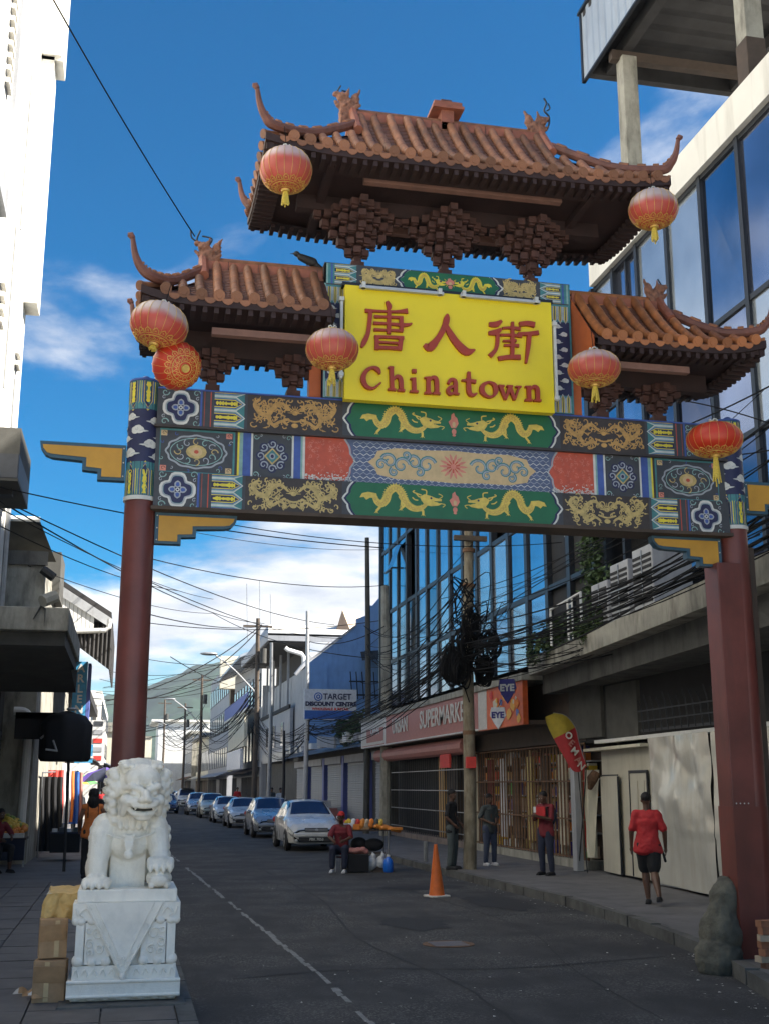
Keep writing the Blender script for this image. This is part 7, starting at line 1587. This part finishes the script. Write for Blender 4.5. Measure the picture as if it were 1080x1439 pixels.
person('seated vendor in maroon shirt and red cap beside the street cart', (5.02, 28.1, 0), -.35, dict(hip=(0, .12, .48), chest=(0, .04, .86), neck=(0, .02, 1.04), head=(0, -.02, 1.19), sl=(.165, .03, .97), sr=(-.165, .03, .97), el=(.24, -.12, .76), er=(-.24, -.12, .76), wl=(.13, -.32, .70), wr=(-.13, -.32, .70), hl=(.09, .08, .48), hr=(-.09, .08, .48), kl=(.14, -.32, .52), kr=(-.14, -.32, .52), al=(.14, -.32, .1), ar=(-.14, -.30, .1)), ('c_maroon', .9, 'c_navy', 1.9, 'c_white'), hair='cap_red', build=1.08, s=1.04)
person('vendor in dark clothes seated by the fruit stall at the left edge', (-2.62, 27.4, .15), .6, dict(hip=(0, .12, .52), chest=(0, .0, .88), neck=(0, -.04, 1.06), head=(0, -.1, 1.20), sl=(.165, -.02, .99), sr=(-.165, -.02, .99), el=(.24, -.18, .78), er=(-.24, -.18, .78), wl=(.13, -.38, .72), wr=(-.13, -.38, .70), hl=(.09, .08, .52), hr=(-.09, .08, .52), kl=(.14, -.36, .52), kr=(-.14, -.36, .52), al=(.14, -.34, .1), ar=(-.14, -.30, .1)), ('c_maroon', .9, 'c_black', 1.6, 'c_black'))
src = None
crowd = [(-.75, 34.5, 'c_black', .2, 'dark haired person with blue top beyond the woman in orange'), (-.15, 37, 'c_navy', 2.5, 'person in navy shirt seen over the lion shoulder'), (-1.5, 42, 'c_white', 3.1, 'distant shopper in white on the left pavement'), (.1, 50, 'c_grey', 0, 'distant person in grey beside the lion mane'), (-1.0, 58, 'c_red', 3, 'far walker in red on the left pavement')]
for k, (x, y, c_, rz, lab) in enumerate(crowd):
    if src is None: src = person(lab, (x, y, .15), rz, {}, (c_, .9, 'c_black', 1.95, 'c_black'), vox=.02)
    else:
        o = copy_tree(src); o.location = (x, y, .15); o.rotation_euler = (0, 0, rz); o['label'] = lab; o.scale = (1, 1, .97+.02*(k % 3))
        for ch in o.children:
            if ch.name.startswith('shirt'): ch.data = ch.data.copy(); ch.data.materials[0] = MATS[c_]
src['label'] = crowd[0][4]
for k, (x, y, c_, lab) in enumerate(((7.9, 62, 'c_white', 'shopper in white on the right pavement beside the parked cars'), (8.4, 70, 'c_grey', 'far pedestrian in grey under the shop awnings'), (7.7, 84, 'c_red', 'far pedestrian in red by the brown awning'))):
    o = copy_tree(src); o.location = (x, y, .15); o['label'] = lab
    for ch in o.children:
        if ch.name.startswith('shirt'): ch.data = ch.data.copy(); ch.data.materials[0] = MATS[c_]
# ================================================================== STREET THINGS
cn = thing('traffic_cone', 'tall orange traffic cone on the road edge in front of the pole', 'cone', (5.62, 21.6, 0)); rx_ = random.Random(2)
MB().lathe([(.15, .03), (.14, .05), (.042, .82), (.032, .9), (.028, .92)], 24).build('cone_body', 'cone', cn, local=True, auto=40); MB().box(-.18, .18, -.18, .18, 0, .035).build('base', 'sign_w', cn, local=True, bev=.01)
cn.rotation_euler = (.02, -.03, .3)
# utility pole with cable coils
up_ = thing('utility_pole', 'stained concrete utility pole with black cable coils by the supermarket sign', 'utility pole', (7.6, 26.3, .15))
def bent(z): return Vector((7.6+.012*z+.02*sin(z), 26.3, z))
MB().tube([bent(z) for z in (.15, 1, 2, 3, 4, 5, 6, 7, 8, 9, 10)], [.15, .145, .14, .135, .13, .125, .12, .115, .11, .105, .10], 14).build('shaft', 'pole_paint', up_, auto=40)
for z in (4.55, 6.5, 7.35, 3.1): MB().tube([bent(z), bent(z+.09)], .147, 14).build('band', 'rust', up_)
MB().box(7.3, 8.1, 26.1, 26.2, 7.6, 7.72).build('cross_arm', 'wood_pole', up_)
rr_ = random.Random(31)
def coil(c, R0, r, n, tilt, nm='cable_coil'):
    mb = MB()
    for k in range(n):
        q = R0*rr_.uniform(.75, 1.1); el = rr_.uniform(.9, 1.35); o_ = Vector((rr_.uniform(-r, r), rr_.uniform(-r, r), rr_.uniform(-r, r))); t_ = Matrix.Rotation(tilt+rr_.uniform(-.35, .35), 3, 'Z')@Matrix.Rotation(rr_.uniform(-.2, .2), 3, 'Y')
        mb.tube([Vector(c)+o_+t_@Vector((q*.62*cos(a), rr_.uniform(-.01, .01), q*el*sin(a))) for a in [i*2*pi/20 for i in range(21)]], .016, 5, caps=False)
    return mb.build(nm, 'cable', up_)
for c, R0, r, n in (((7.2, 26.1, 4.65), .30, .12, 34), ((7.38, 26.0, 4.55), .27, .10, 24), ((7.95, 26.1, 4.55), .26, .09, 26), ((7.5, 25.95, 5.1), .30, .13, 22), ((7.6, 25.9, 5.6), .25, .1, 16), ((8.2, 26.3, 5.2), .3, .12, 14)): o = coil(c, R0, r, n, .2); o['kind'] = 'stuff'
MB().ell((7.93, 26.05, 4.6), (.15, .12, .16)).ell((7.25, 26.1, 4.6), (.17, .12, .22)).ell((7.4, 26.1, 4.9), (.14, .12, .2)).build('splice_mass', 'cable', up_, smooth=True)
MB().box(7.5, 7.72, 26.05, 26.15, 2.35, 2.6).build('small_sign', 'u_red', label='small red notice fixed to the concrete utility pole', cat='sign')
# feather flag
fl_ = thing('feather_flag', 'drooping yellow and red feather flag with pale letters at the grey post', 'flag', (9.1, 24.6, 2.5))
Pl = [at(*q, Y=24.4) for q in ((765, 1008), (769, 1020), (778, 1038), (790, 1060), (803, 1082), (812, 1085))]; Pr = [at(*q, Y=24.4) for q in ((777, 1002), (795, 1006), (808, 1022), (813, 1042), (820, 1066), (823, 1078))]
L1 = catmull(Pl, 4); R1_ = catmull(Pr, 4)
def flagf(a, b): return MB().grid(lambda u, v: L1[int(v*20)].lerp(R1_[int(v*20)], u)+Vector((0, .04*sin(u*6+v*4), 0)), 8, 20)
o = flagf(0, 1); o.m = [0 if (i//8) < 8 else 1 for i in range(len(o.f))]; o = o.build('cloth', ['flag_y', 'flag_r'], fl_, smooth=True)
MB().tube([p+Vector((0, .02, 0)) for p in R1_], .012, 5).build('rod', 'steel', fl_); MB().tube([R1_[-1], Vector((R1_[-1].x+.1, 24.9, 1.5)), Vector((9.75, 25.2, .2))], .015, 5).build('rod', 'black', fl_)
for k, ch in enumerate('OEMAN'): q = L1[9+2*k].lerp(R1_[9+2*k], .55); tb = text_mb(ch, .20, .002, .006); xf(tb, (q.x, q.y-.06, q.z), 0, 0, .75).build('lettering', 'sign_pink' if k % 2 else 'sign_w', fl_)
# vendor cart
vc = thing('vendor_cart', 'low street vendor table with folding legs beside the parked hatchback', 'table', (5.75, 28.4, 0))
MB().box(5.1, 6.2, 28.1, 28.75, .92, .95).build('table_top', 'brown_wall', vc)
for x in (5.14, 6.16):
    for y in (28.14, 28.7): MB().tube([(x, y, 0), (x, y, .92)], .018, 6).build('leg', 'steel', vc)
MB().box(5.2, 6.1, 28.2, 28.65, .4, .43).build('lower_shelf', 'brown_wall', vc)
its = [('carton', 5.12, 5.32, 1.10, 'sign_white', 'white carton of sweets at the left end of the vendor table'), ('packet_row', 5.33, 5.50, 1.08, 'u_org', 'orange packet on the vendor table between white and grey boxes'), ('carton', 5.5, 5.72, 1.10, 'card', 'small brown box in the middle of the vendor table'), ('packet_row', 5.72, 5.9, 1.07, 'c_grey', 'dark grey packet near the right of the vendor table'), ('packet_row', 5.16, 5.45, 1.17, 'u_red', 'pinkish red packet lying on top of the cartons')]
for i, (nm, a, b_, z1, mt, lab) in enumerate(its): MB().box(a, b_-.01, 28.15+.03*i, 28.5, .952 if z1 < 1.15 else 1.105, z1, rz=.05*(i-2)).build(nm, mt, bev=.01, label=lab, cat='box')
gd_ = random.Random(6)
for k, (mt, lab) in enumerate((('u_yel', 'yellow packet piled on the left half of the vendor table'), ('sign_white', 'white packet piled at the left end of the vendor table'), ('u_red', 'red packet piled behind the white one on the vendor table'), ('fruit_o', 'orange bag of fruit in the middle of the vendor table'), ('brick_p', 'tan paper bag in the middle of the vendor table'), ('u_org', 'bright orange bag right of the tan one on the vendor table'), ('c_grey', 'grey pouch right of the orange bags on the vendor table'), ('fruit_y', 'yellow fruit bag near the right end of the vendor table'))):
    x = 5.2+.11*k; mm = MB().ell((x, 28.28, 1.06), (.08, .10, .12)).ell((x+.03, 28.25, 1.13), (.06, .07, .08)); meshobj('packet', remesh(mm, .016, 2, .5, lambda p, n: p+n*.014*mnoise.noise(p*13)), mt, label=lab, cat='packet')
mb = MB()
for k in range(9): x = 6.0+.06*k; mb.cap((x-.15, 28.15+.02*(k % 3), 1.02-.01*k), (x-.02, 28.3, 1.07-.02*k), .05, .045)
meshobj('fruit_heap', remesh(mb, .015, 2), 'fruit_o', label='heap of bright orange fruit spilling over the right end of the vendor table', cat='fruit')
MB().box(5.95, 6.5, 28.15, 28.5, .94, 1.0).build('tray', 'fruit_o', label='orange tray projecting from the right end of the vendor table', cat='tray')
MB().box(5.12, 5.62, 27.75, 28.08, .02, .42).build('crate', 'c_black', label='black plastic crate on the road in front of the vendor', cat='crate', bev=.02)
mb = MB()
for k in range(7): mb.ell((5.2+.06*k, 27.9+.03*sin(k*2), .49+.03*sin(k*3)), (.09, .09, .07))
meshobj('bundle', remesh(mb, .02, 2), 'sign_pink', label='pinkish bundle heaped in the black crate', cat='bundle')
for x, z, s_, lab in ((5.72, .2, .15, 'white knotted bag under the vendor table, left of two'), (5.95, .22, .13, 'white knotted bag under the vendor table, right of two')):
    mb = MB().ell((x, 28.0, z), (s_, s_*.8, s_*1.1)).ell((x+.04, 27.98, z+.14), (s_*.5, s_*.5, s_*.6)).cap((x+.02, 28, z+.15), (x+.03, 28, z+.24), .03, .015)
    meshobj('plastic_bag', remesh(mb, .014, 2, .5, lambda p, n: p+n*.012*mnoise.noise(p*14)), 'bag_w', label=lab, cat='bag')
MB().ell((5.85, 28.35, .6), (.25, .15, .15)).ell((5.5, 28.4, .62), (.2, .15, .16)).build('dark_bag', 'c_black', smooth=True, label='dark full bag hanging under the vendor table top', cat='bag')
MB().box(5.75, 6.0, 27.95, 28.2, 0, .13).build('stone_block', 'brown_wall', label='small brown block under the white bags', cat='block')
jg = thing('water_jug', 'bright blue plastic jug on the road right of the vendor table', 'jug', (6.1, 27.9, 0))
MB().lathe([(.10, 0), (.115, .03), (.118, .2), (.10, .27), (.05, .33), (.04, .35)], 18).build('jug_body', 'jug', jg, local=True, auto=50); MB().cyl((0, 0, .35), (0, 0, .39), .045, .045, 14).build('cap', 'bag_w', jg, local=True)
st_ = thing('stool', 'small white plastic stool under the seated vendor', 'stool', (5.05, 28.3, 0))
MB().box(4.87, 5.22, 28.1, 28.42, .36, .39).build('seat', 'bag_w', st_)
for x in (4.9, 5.19):
    for y in (28.13, 28.4): MB().box(x-.015, x+.015, y-.015, y+.015, 0, .36).build('leg', 'bag_w', st_)
# left stalls
fs_ = thing('fruit_stall', 'low fruit stall covered in blue cloth at the left edge', 'stall', (-2.5, 29.5, .15))
MB().box(-3.0, -2.15, 29.1, 29.9, .75, .8).build('counter', 'brown_wall', fs_); MB().box(-2.98, -2.17, 29.08, 29.1, .3, .78).build('blue_cloth', 'c_navy', fs_)
for x in (-2.95, -2.2): MB().box(x, x+.04, 29.12, 29.16, .15, .75).build('leg', 'steel', fs_)
fr = MB().ell((0, 0, 0), .075, nu=10, nv=7).mesh('fruit', 'fruit_y', True); fr2 = MB().ell((0, 0, 0), .07, nu=10, nv=7).mesh('fruit', 'fruit_o', True); fr3 = MB().ell((0, 0, 0), .07, nu=10, nv=7).mesh('fruit', 'fruit_g', True)
hp = thing('fruit_pile', 'pile of yellow and orange fruit on the left stall', 'fruit', (-2.6, 29.4, .8))
for k in range(90):
    u = rr_.random(); x = -2.95+.75*u; q = rr_.random(); z = .87+.42*(1-q)*(1-abs(u-.45)); y = 29.15+.6*(1-q)*.9+.05
    o = inst('fruit', fr2 if (x > -2.8 and z < 1.02) else rr_.choice((fr, fr, fr3)), hp, (x, y, z))
MB().box(-2.75, -2.2, 29.0, 29.25, .8, .9).build('fruit_box', 'sign_w', label='pale open box of oranges at the front of the left stall', cat='box')
# black market umbrella with leaning pole
bu = thing('market_umbrella', 'large drooping black umbrella on a dark pole over the left pavement', 'umbrella', (-1.19, 27.4, .15))
cU = Vector((-1.36, 28.2, 3.62))
MB().lathe([(.02, .02), (.10, 0), (.42, -.10), (.56, -.30), (.55, -1.05), (.50, -1.12)], 32, cU, wob=lambda t, z: 1+.05*cos(8*t)*(1 if z < -.2 else .3)+.06*sin(3*t)*(z < -.5)).build('canopy', 'c_black', bu, auto=50)
MB().tube([(-1.19, 27.4, .15), (-1.24, 27.8, 2.3), (-1.33, 28.15, 3.6)], .035, 8).build('pole', 'black', bu)
for a, b_ in (((-1.9, 28.0, 3.0), (-1.45, 27.9, 3.4)), ((-1.75, 27.6, 2.75), (-1.5, 27.6, 2.72)), ((-1.6, 27.6, 2.95), (-1.5, 27.6, 2.7))): MB().tube([a, b_], .025, 6).build('strut', 'steel', bu)
MB().ell(cU+Vector((.1, -.1, .05)), (.12, .12, .04)).build('top_wrap', 'galv', bu)
MB().box(-2.5, -1.5, 28.3, 31, 3.45, 3.6).box(-2.5, -1.4, 28.3, 28.5, 3.0, 3.6).build('tarpaulin', 'c_black', label='black tarpaulin stretched behind the market umbrella', cat='tarpaulin')
# garments, rack, small tables
for k, (x, y, z0, z1, mt, lab) in enumerate(((-1.95, 33.0, .3, 2.2, 'c_black', 'long black garment on the rack nearest the striped pole'), (-1.85, 34.2, .4, 2.2, 'c_black', 'second black garment on the rack behind the first'), (-1.9, 35.5, .9, 2.4, 'u_red', 'red garment hanging on the left rack'), (-1.75, 36.7, .9, 2.4, 'c_white', 'white garment hanging on the left rack'), (-1.7, 37.9, .9, 2.4, 'c_orange', 'orange garment hanging on the left rack'), (-1.6, 39.3, .8, 2.4, 'sign_blue', 'blue garment hanging on the left rack'), (-1.55, 41, .8, 2.4, 'sign_pink', 'pink garment hanging on the left rack'))):
    MB().grid(lambda u, v: (x-.22+.44*u+.02*sin(v*5), y+.06*sin(u*18+v*2)*(.3+.7*(1-v)), lerp(z0, z1, v)), 24, 6).build('garment', mt, smooth=True, label=lab, cat='garment', group='garments on the left rack')
MB().tube([(-2.1, 32.6, .15), (-2.1, 32.6, 2.3), (-1.6, 41.5, 2.45), (-1.6, 41.5, .15)], .02, 6).build('garment_rack', 'steel', label='long metal garment rack on the left pavement', cat='rack')
dt = thing('dark_table', 'small black covered table by the umbrella pole', 'table', (-1.35, 31.5, .15))
MB().box(-1.75, -1.0, 31.2, 31.9, .8, .84).build('table_top', 'c_navy', dt); MB().box(-1.73, -1.02, 31.22, 31.88, .35, .8).build('table_skirt', 'c_black', dt)
for k in range(4): MB().box(-1.7+.17*k, -1.58+.17*k, 31.3, 31.5, .84, .92+.03*(k % 2)).build('goods_box', ['c_white', 'slate', 'sign_white', 'c_grey'][k], label=['white box of goods', 'slate coloured box', 'pale box', 'grey box'][k]+' on the small black table by the umbrella pole, '+['left end', 'second from left', 'third from left', 'right end'][k], cat='box')
def umbrella(lab, px, py, Y, R_, cols):
    p = at(px, py, Y=Y); u_ = thing('parasol', lab, 'umbrella', (p.x, Y, .15)); zt = p.z-.15
    for k in range(8):
        a0, a1 = k*pi/4, (k+1)*pi/4; am = (a0+a1)/2
        MB().add([(0, 0, zt), (R_*.6*cos(a0), R_*.6*sin(a0), zt-.22), (R_*cos(a0), R_*sin(a0), zt-.55), (R_*.96*cos(am), R_*.96*sin(am), zt-.5), (R_*cos(a1), R_*sin(a1), zt-.55), (R_*.6*cos(a1), R_*.6*sin(a1), zt-.22)], [(0, 1, 5), (1, 2, 3), (1, 3, 5), (5, 3, 4)]).build('panel', cols[k % len(cols)], u_, local=True)
    MB().cyl((0, 0, 0), (0, 0, zt), .02, .02, 6).build('pole', 'steel', u_, local=True)
umbrella('rainbow coloured parasol low behind the umbrella pole', 92, 1082, 48, 1.35, ['u_red', 'u_yel', 'u_grn', 'u_org', 'purple']); umbrella('purple parasol just left of the lion head', 150, 1078, 46, 1.1, ['purple', 'c_navy'])
# poles down the street and lamps
def pole(lab, x, y, h, r, mt='wood_pole', arms=True, lamp=0):
    p = thing('street_pole', lab, 'pole', (x, y, .15)); MB().tube([(x, y, .15), (x+.02*h*.3, y, h*.5), (x, y, h)], [r, r*.9, r*.7], 10).build('shaft', mt, p)
    if arms: MB().box(x-.9, x+.9, y-.06, y+.06, h-.55, h-.43).build('cross_arm', 'wood_pole', p); MB().cyl((x+.35, y-.3, h-2.8), (x+.35, y-.3, h-1.9), .2, .2, 12).build('transformer', 'grime_shade', p)
    if lamp:
        d = lamp; MB().tube(catmull([(x, y, h*.62), (x-1.4*d, y-.5, h*.73), (x-2.6*d, y-.8, h*.80)], 5), .05, 6).build('lamp_arm', 'galv', p); MB().ell((x-3.0*d, y-.9, h*.805), (.55, .18, .11)).build('lamp_head', 'steel', p, smooth=True)
    return p
pole('dark wooden pole carrying the big street lamp beyond the blue building', 7.62, 72.5, 12.1, .17, lamp=1)
pole('pale metal pole rising above the white roof', 7.75, 52.5, 9.7, .11, 'galv', False)
pole('dark capped pole beside the narrow end of the glass facade', 9.35, 46.8, 12.0, .13, 'grime_shade', False)
pole('grey pipe post against the white roofed building', 7.5, 64, 9.6, .12, 'steel', False)
pole('square beige concrete post in front of the far glass bays', 9.6, 44.5, 9.6, .22, 'concrete', False)
pole('slender pole with lamp at mid distance on the right', 6.9, 116, 12.5, .16, lamp=1)
pole('pole with cross arm beyond the cream tower', 6.6, 142, 11.5, .16, lamp=1)
pole('wooden pole between lion and parked cars far away', 4.9, 165, 13.5, .17)
pole('far pole left of the street end', 2.2, 190, 13, .17, lamp=1)
pole('thin dark pole at the kerb beside the blue shutters', 7.5, 58, 4.6, .09, 'frame', False)
for k, (x, z) in enumerate(((347, 820), (365, 815), (380, 835))):
    p = at(x, z, Y=95+k*3); q = at(x+1, 900, Y=95+k*3); MB().tube([q, p], .035, 4).build('antenna_mast', 'steel', label=['thin mast on the overhang roof, left of three', 'thin tallest mast on the overhang roof, middle', 'thin mast on the overhang roof, right of three'][k], cat='mast')
# ---- overhead wires
def wire(p, q, sag, r=.012, n=14, nm='overhead_wire', lab=None, mb=None):
    pts = [Vector(p).lerp(Vector(q), i/n)-Vector((0, 0, 4*sag*(i/n)*(1-i/n))) for i in range(n+1)]
    if mb is not None: mb.tube(pts, r, 4); return
    return MB().tube(pts, r, 5).build(nm, 'cable', label=lab, cat='wire', group='overhead wires crossing the street')
A_ = lambda px, py, Y: at(px, py, Y=Y)
WR = [((62, -24, 9.5), (274, 332, 12.25), .05, .008, 'single wire running from the top left down to the left roof beast'),
      ((-6, 683, 20), (540, 770, 24), .15, .012, 'wire just under the left outer gate bracket'), ((330, 738, 24), (790, 762, 27), .25, .010, 'wire crossing the cloud to the glass facade'),
      ((-8, 697, 24), (470, 878, 60), .5, .016, 'upper wire of the fan dropping right behind the left pillar'), ((-8, 699, 24), (372, 876, 72), .6, .018, 'lower wire of the fan dropping right behind the left pillar'), ((-4, 712, 24), (300, 842, 60), .3, .013, 'middle wire of the fan behind the left pillar'),
      ((-4, 737, 22), (250, 830, 40), .2, .012, 'wire sloping from the left edge below the fan'), ((40, 795, 30), (300, 862, 60), .3, .012, 'wire passing the tin eave top'),
      ((200, 782, 30), (545, 822, 46), .35, .014, 'wire from behind the left pillar to the glass corner'), ((210, 735, 30), (536, 772, 46), .25, .009, 'faint wire just below the gate beam'),
      ((205, 815, 40), (480, 897, 70), .5, .018, 'wire descending toward the white roof'), ((205, 862, 40), (375, 879, 72), .3, .02, 'near level wire meeting the dark pole'), ((205, 875, 50), (535, 872, 50), .35, .018, 'level wire crossing in front of the white roof'),
      ((150, 985, 60), (368, 878, 72), .7, .03, 'wire rising to the dark pole across the hill, upper of two'), ((190, 985, 60), (368, 880, 72), .9, .03, 'wire rising to the dark pole across the hill, lower of two'),
      ((205, 926, 80), (372, 930, 74), .3, .02, 'level wire just above the hill'), ((240, 923, 80), (320, 962, 110), .2, .03, 'short wire dropping to the cream tower'), ((300, 862, 70), (525, 925, 48), .5, .02, 'wire passing across the blue wall'), ((430, 900, 60), (540, 880, 44), .4, .02, 'wire in front of the stepped blue parapet'),
      ((940, 560, 16), (1095, 600, 14), -.05, .01, 'wire crossing behind the bright red lantern'), ((905, 620, 18), (1095, 535, 13), .05, .012, 'wire rising across the glass right of the gate'), ((960, 640, 16), (1095, 630, 14), .05, .01, 'short wire right of the painted pillar head')]
for a, b_, sg_, r_, lab in WR: wire(A_(*a), A_(*b_), sg_, r_, lab=lab)
# bundles too tangled to count: one object each
def bundle(name, n, a, b_, spread, sag, r, lab, seed):
    mb = MB(); q = random.Random(seed)
    for k in range(n): wire(Vector(a)+Vector([q.gauss(0, s_) for s_ in spread]), Vector(b_)+Vector([q.gauss(0, s_) for s_ in spread]), max(.02, q.gauss(sag, sag*.45)), r*q.uniform(.6, 1.4), 12, mb=mb)
    o = mb.build(name, 'cable', kind='stuff', label=lab, cat='cables'); return o
PC = (7.6, 26.2, 5.1)
bundle('cable_tangle', 22, PC, (7.75, 13, 5.15), (.12, .1, .20), .30, .012, 'thick sagging bundle of black cables along the concrete ledge right of the pole', 1)
bundle('cable_tangle', 7, (7.7, 26.2, 6.3), (7.6, 12.5, 6.4), (.2, .1, .35), .3, .007, 'thin black cables in front of the air conditioners', 2)
bundle('cable_tangle', 12, (7.65, 26.2, 5.0), (9.6, 21, 5.0), (.1, .1, .2), .25, .011, 'loose cables running from the pole back to the ledge', 3)
bundle('cable_tangle', 24, (7.55, 26.2, 5.1), (7.9, 52.5, 4.5), (.12, .2, .22), .65, .012, 'sagging bundle of black cables over the supermarket sign', 4)
bundle('cable_tangle', 14, (7.6, 26.2, 6.3), (9.3, 46.8, 7.2), (.12, .2, .5), .6, .011, 'fan of thin cables crossing the far glass bays', 5)
bundle('cable_tangle', 20, (7.75, 52.5, 4.4), (7.6, 72.5, 5.6), (.12, .2, .3), .8, .015, 'sagging bundle of cables past the discount sign', 6)
bundle('cable_tangle', 18, (7.6, 72.5, 7.0), (7, 116, 7.4), (.2, .3, .8), 1.2, .022, 'cables down the street beyond the dark pole', 7)
bundle('cable_tangle', 14, (7, 116, 7.6), (4.9, 165, 8.6), (.3, .3, 1), 1.2, .03, 'far away cable tangle near the street end', 8)
bundle('cable_tangle', 10, (6.6, 142, 9.2), (-1.5, 150, 8.6), (.2, 6, .6), .6, .03, 'wires crossing the far street to the left side', 9)
bundle('cable_tangle', 8, (7.6, 72.5, 9.5), (-1.6, 66, 7.0), (.2, 3, .4), .5, .018, 'wires crossing from the dark pole to the left side', 10)
bundle('cable_tangle', 16, (7.6, 26.2, 5.3), (10.2, 33, 6.8), (.1, 1.5, .5), .3, .010, 'cables from the pole to the glass facade', 11)
mb = MB()
for k in range(30):
    z = rr_.uniform(4.3, 6.6); mb.tube(catmull([(7.6, 26.1, z), (7.6+rr_.uniform(-.5, .5), 25.9, z+rr_.uniform(-.4, .4)), (7.6+rr_.uniform(-.4, .4), 26.0, z-rr_.uniform(.2, .9))], 4), .014, 4)
mb.build('cable_loops', 'cable', kind='stuff', label='short looping cable ends round the head of the concrete pole', cat='cables')
# a few kerbside oddments on the right pavement
MB().tube([(7.35, 29.3, .15), (7.35, 29.3, .62)], .05, 8).build('bollard_stub', 'steel', label='short grey pipe stub at the kerb behind the vendor cart', cat='bollard')
for k in range(12):
    y = 57+k*1.9; MB().box(9.5, 10.0, y, y+.9, .16, .8+.5*rr_.random()).build('display_table', rr_.choice(['c_white', 'slate', 'sign_pink', 'card', 'c_grey']), label='goods table outside the far right shops', cat='table', group='goods tables outside the far right shops')
# thin haze
hz = MB().box(-1300, 1300, -60, 1590, -2.2, 140).build('haze', 'black', kind='stuff')
m = bpy.data.materials.new('haze_air'); m.use_nodes = True; t = m.node_tree
for n in list(t.nodes): t.nodes.remove(n)
o = t.nodes.new('ShaderNodeOutputMaterial'); v = t.nodes.new('ShaderNodeVolumePrincipled'); v.inputs['Density'].default_value = .00013; v.inputs['Color'].default_value = (.75, .86, 1, 1); v.inputs['Anisotropy'].default_value = .2
t.links.new(v.outputs[0], o.inputs['Volume']); hz.data.materials[0] = m

S.collection.children.link(COL)
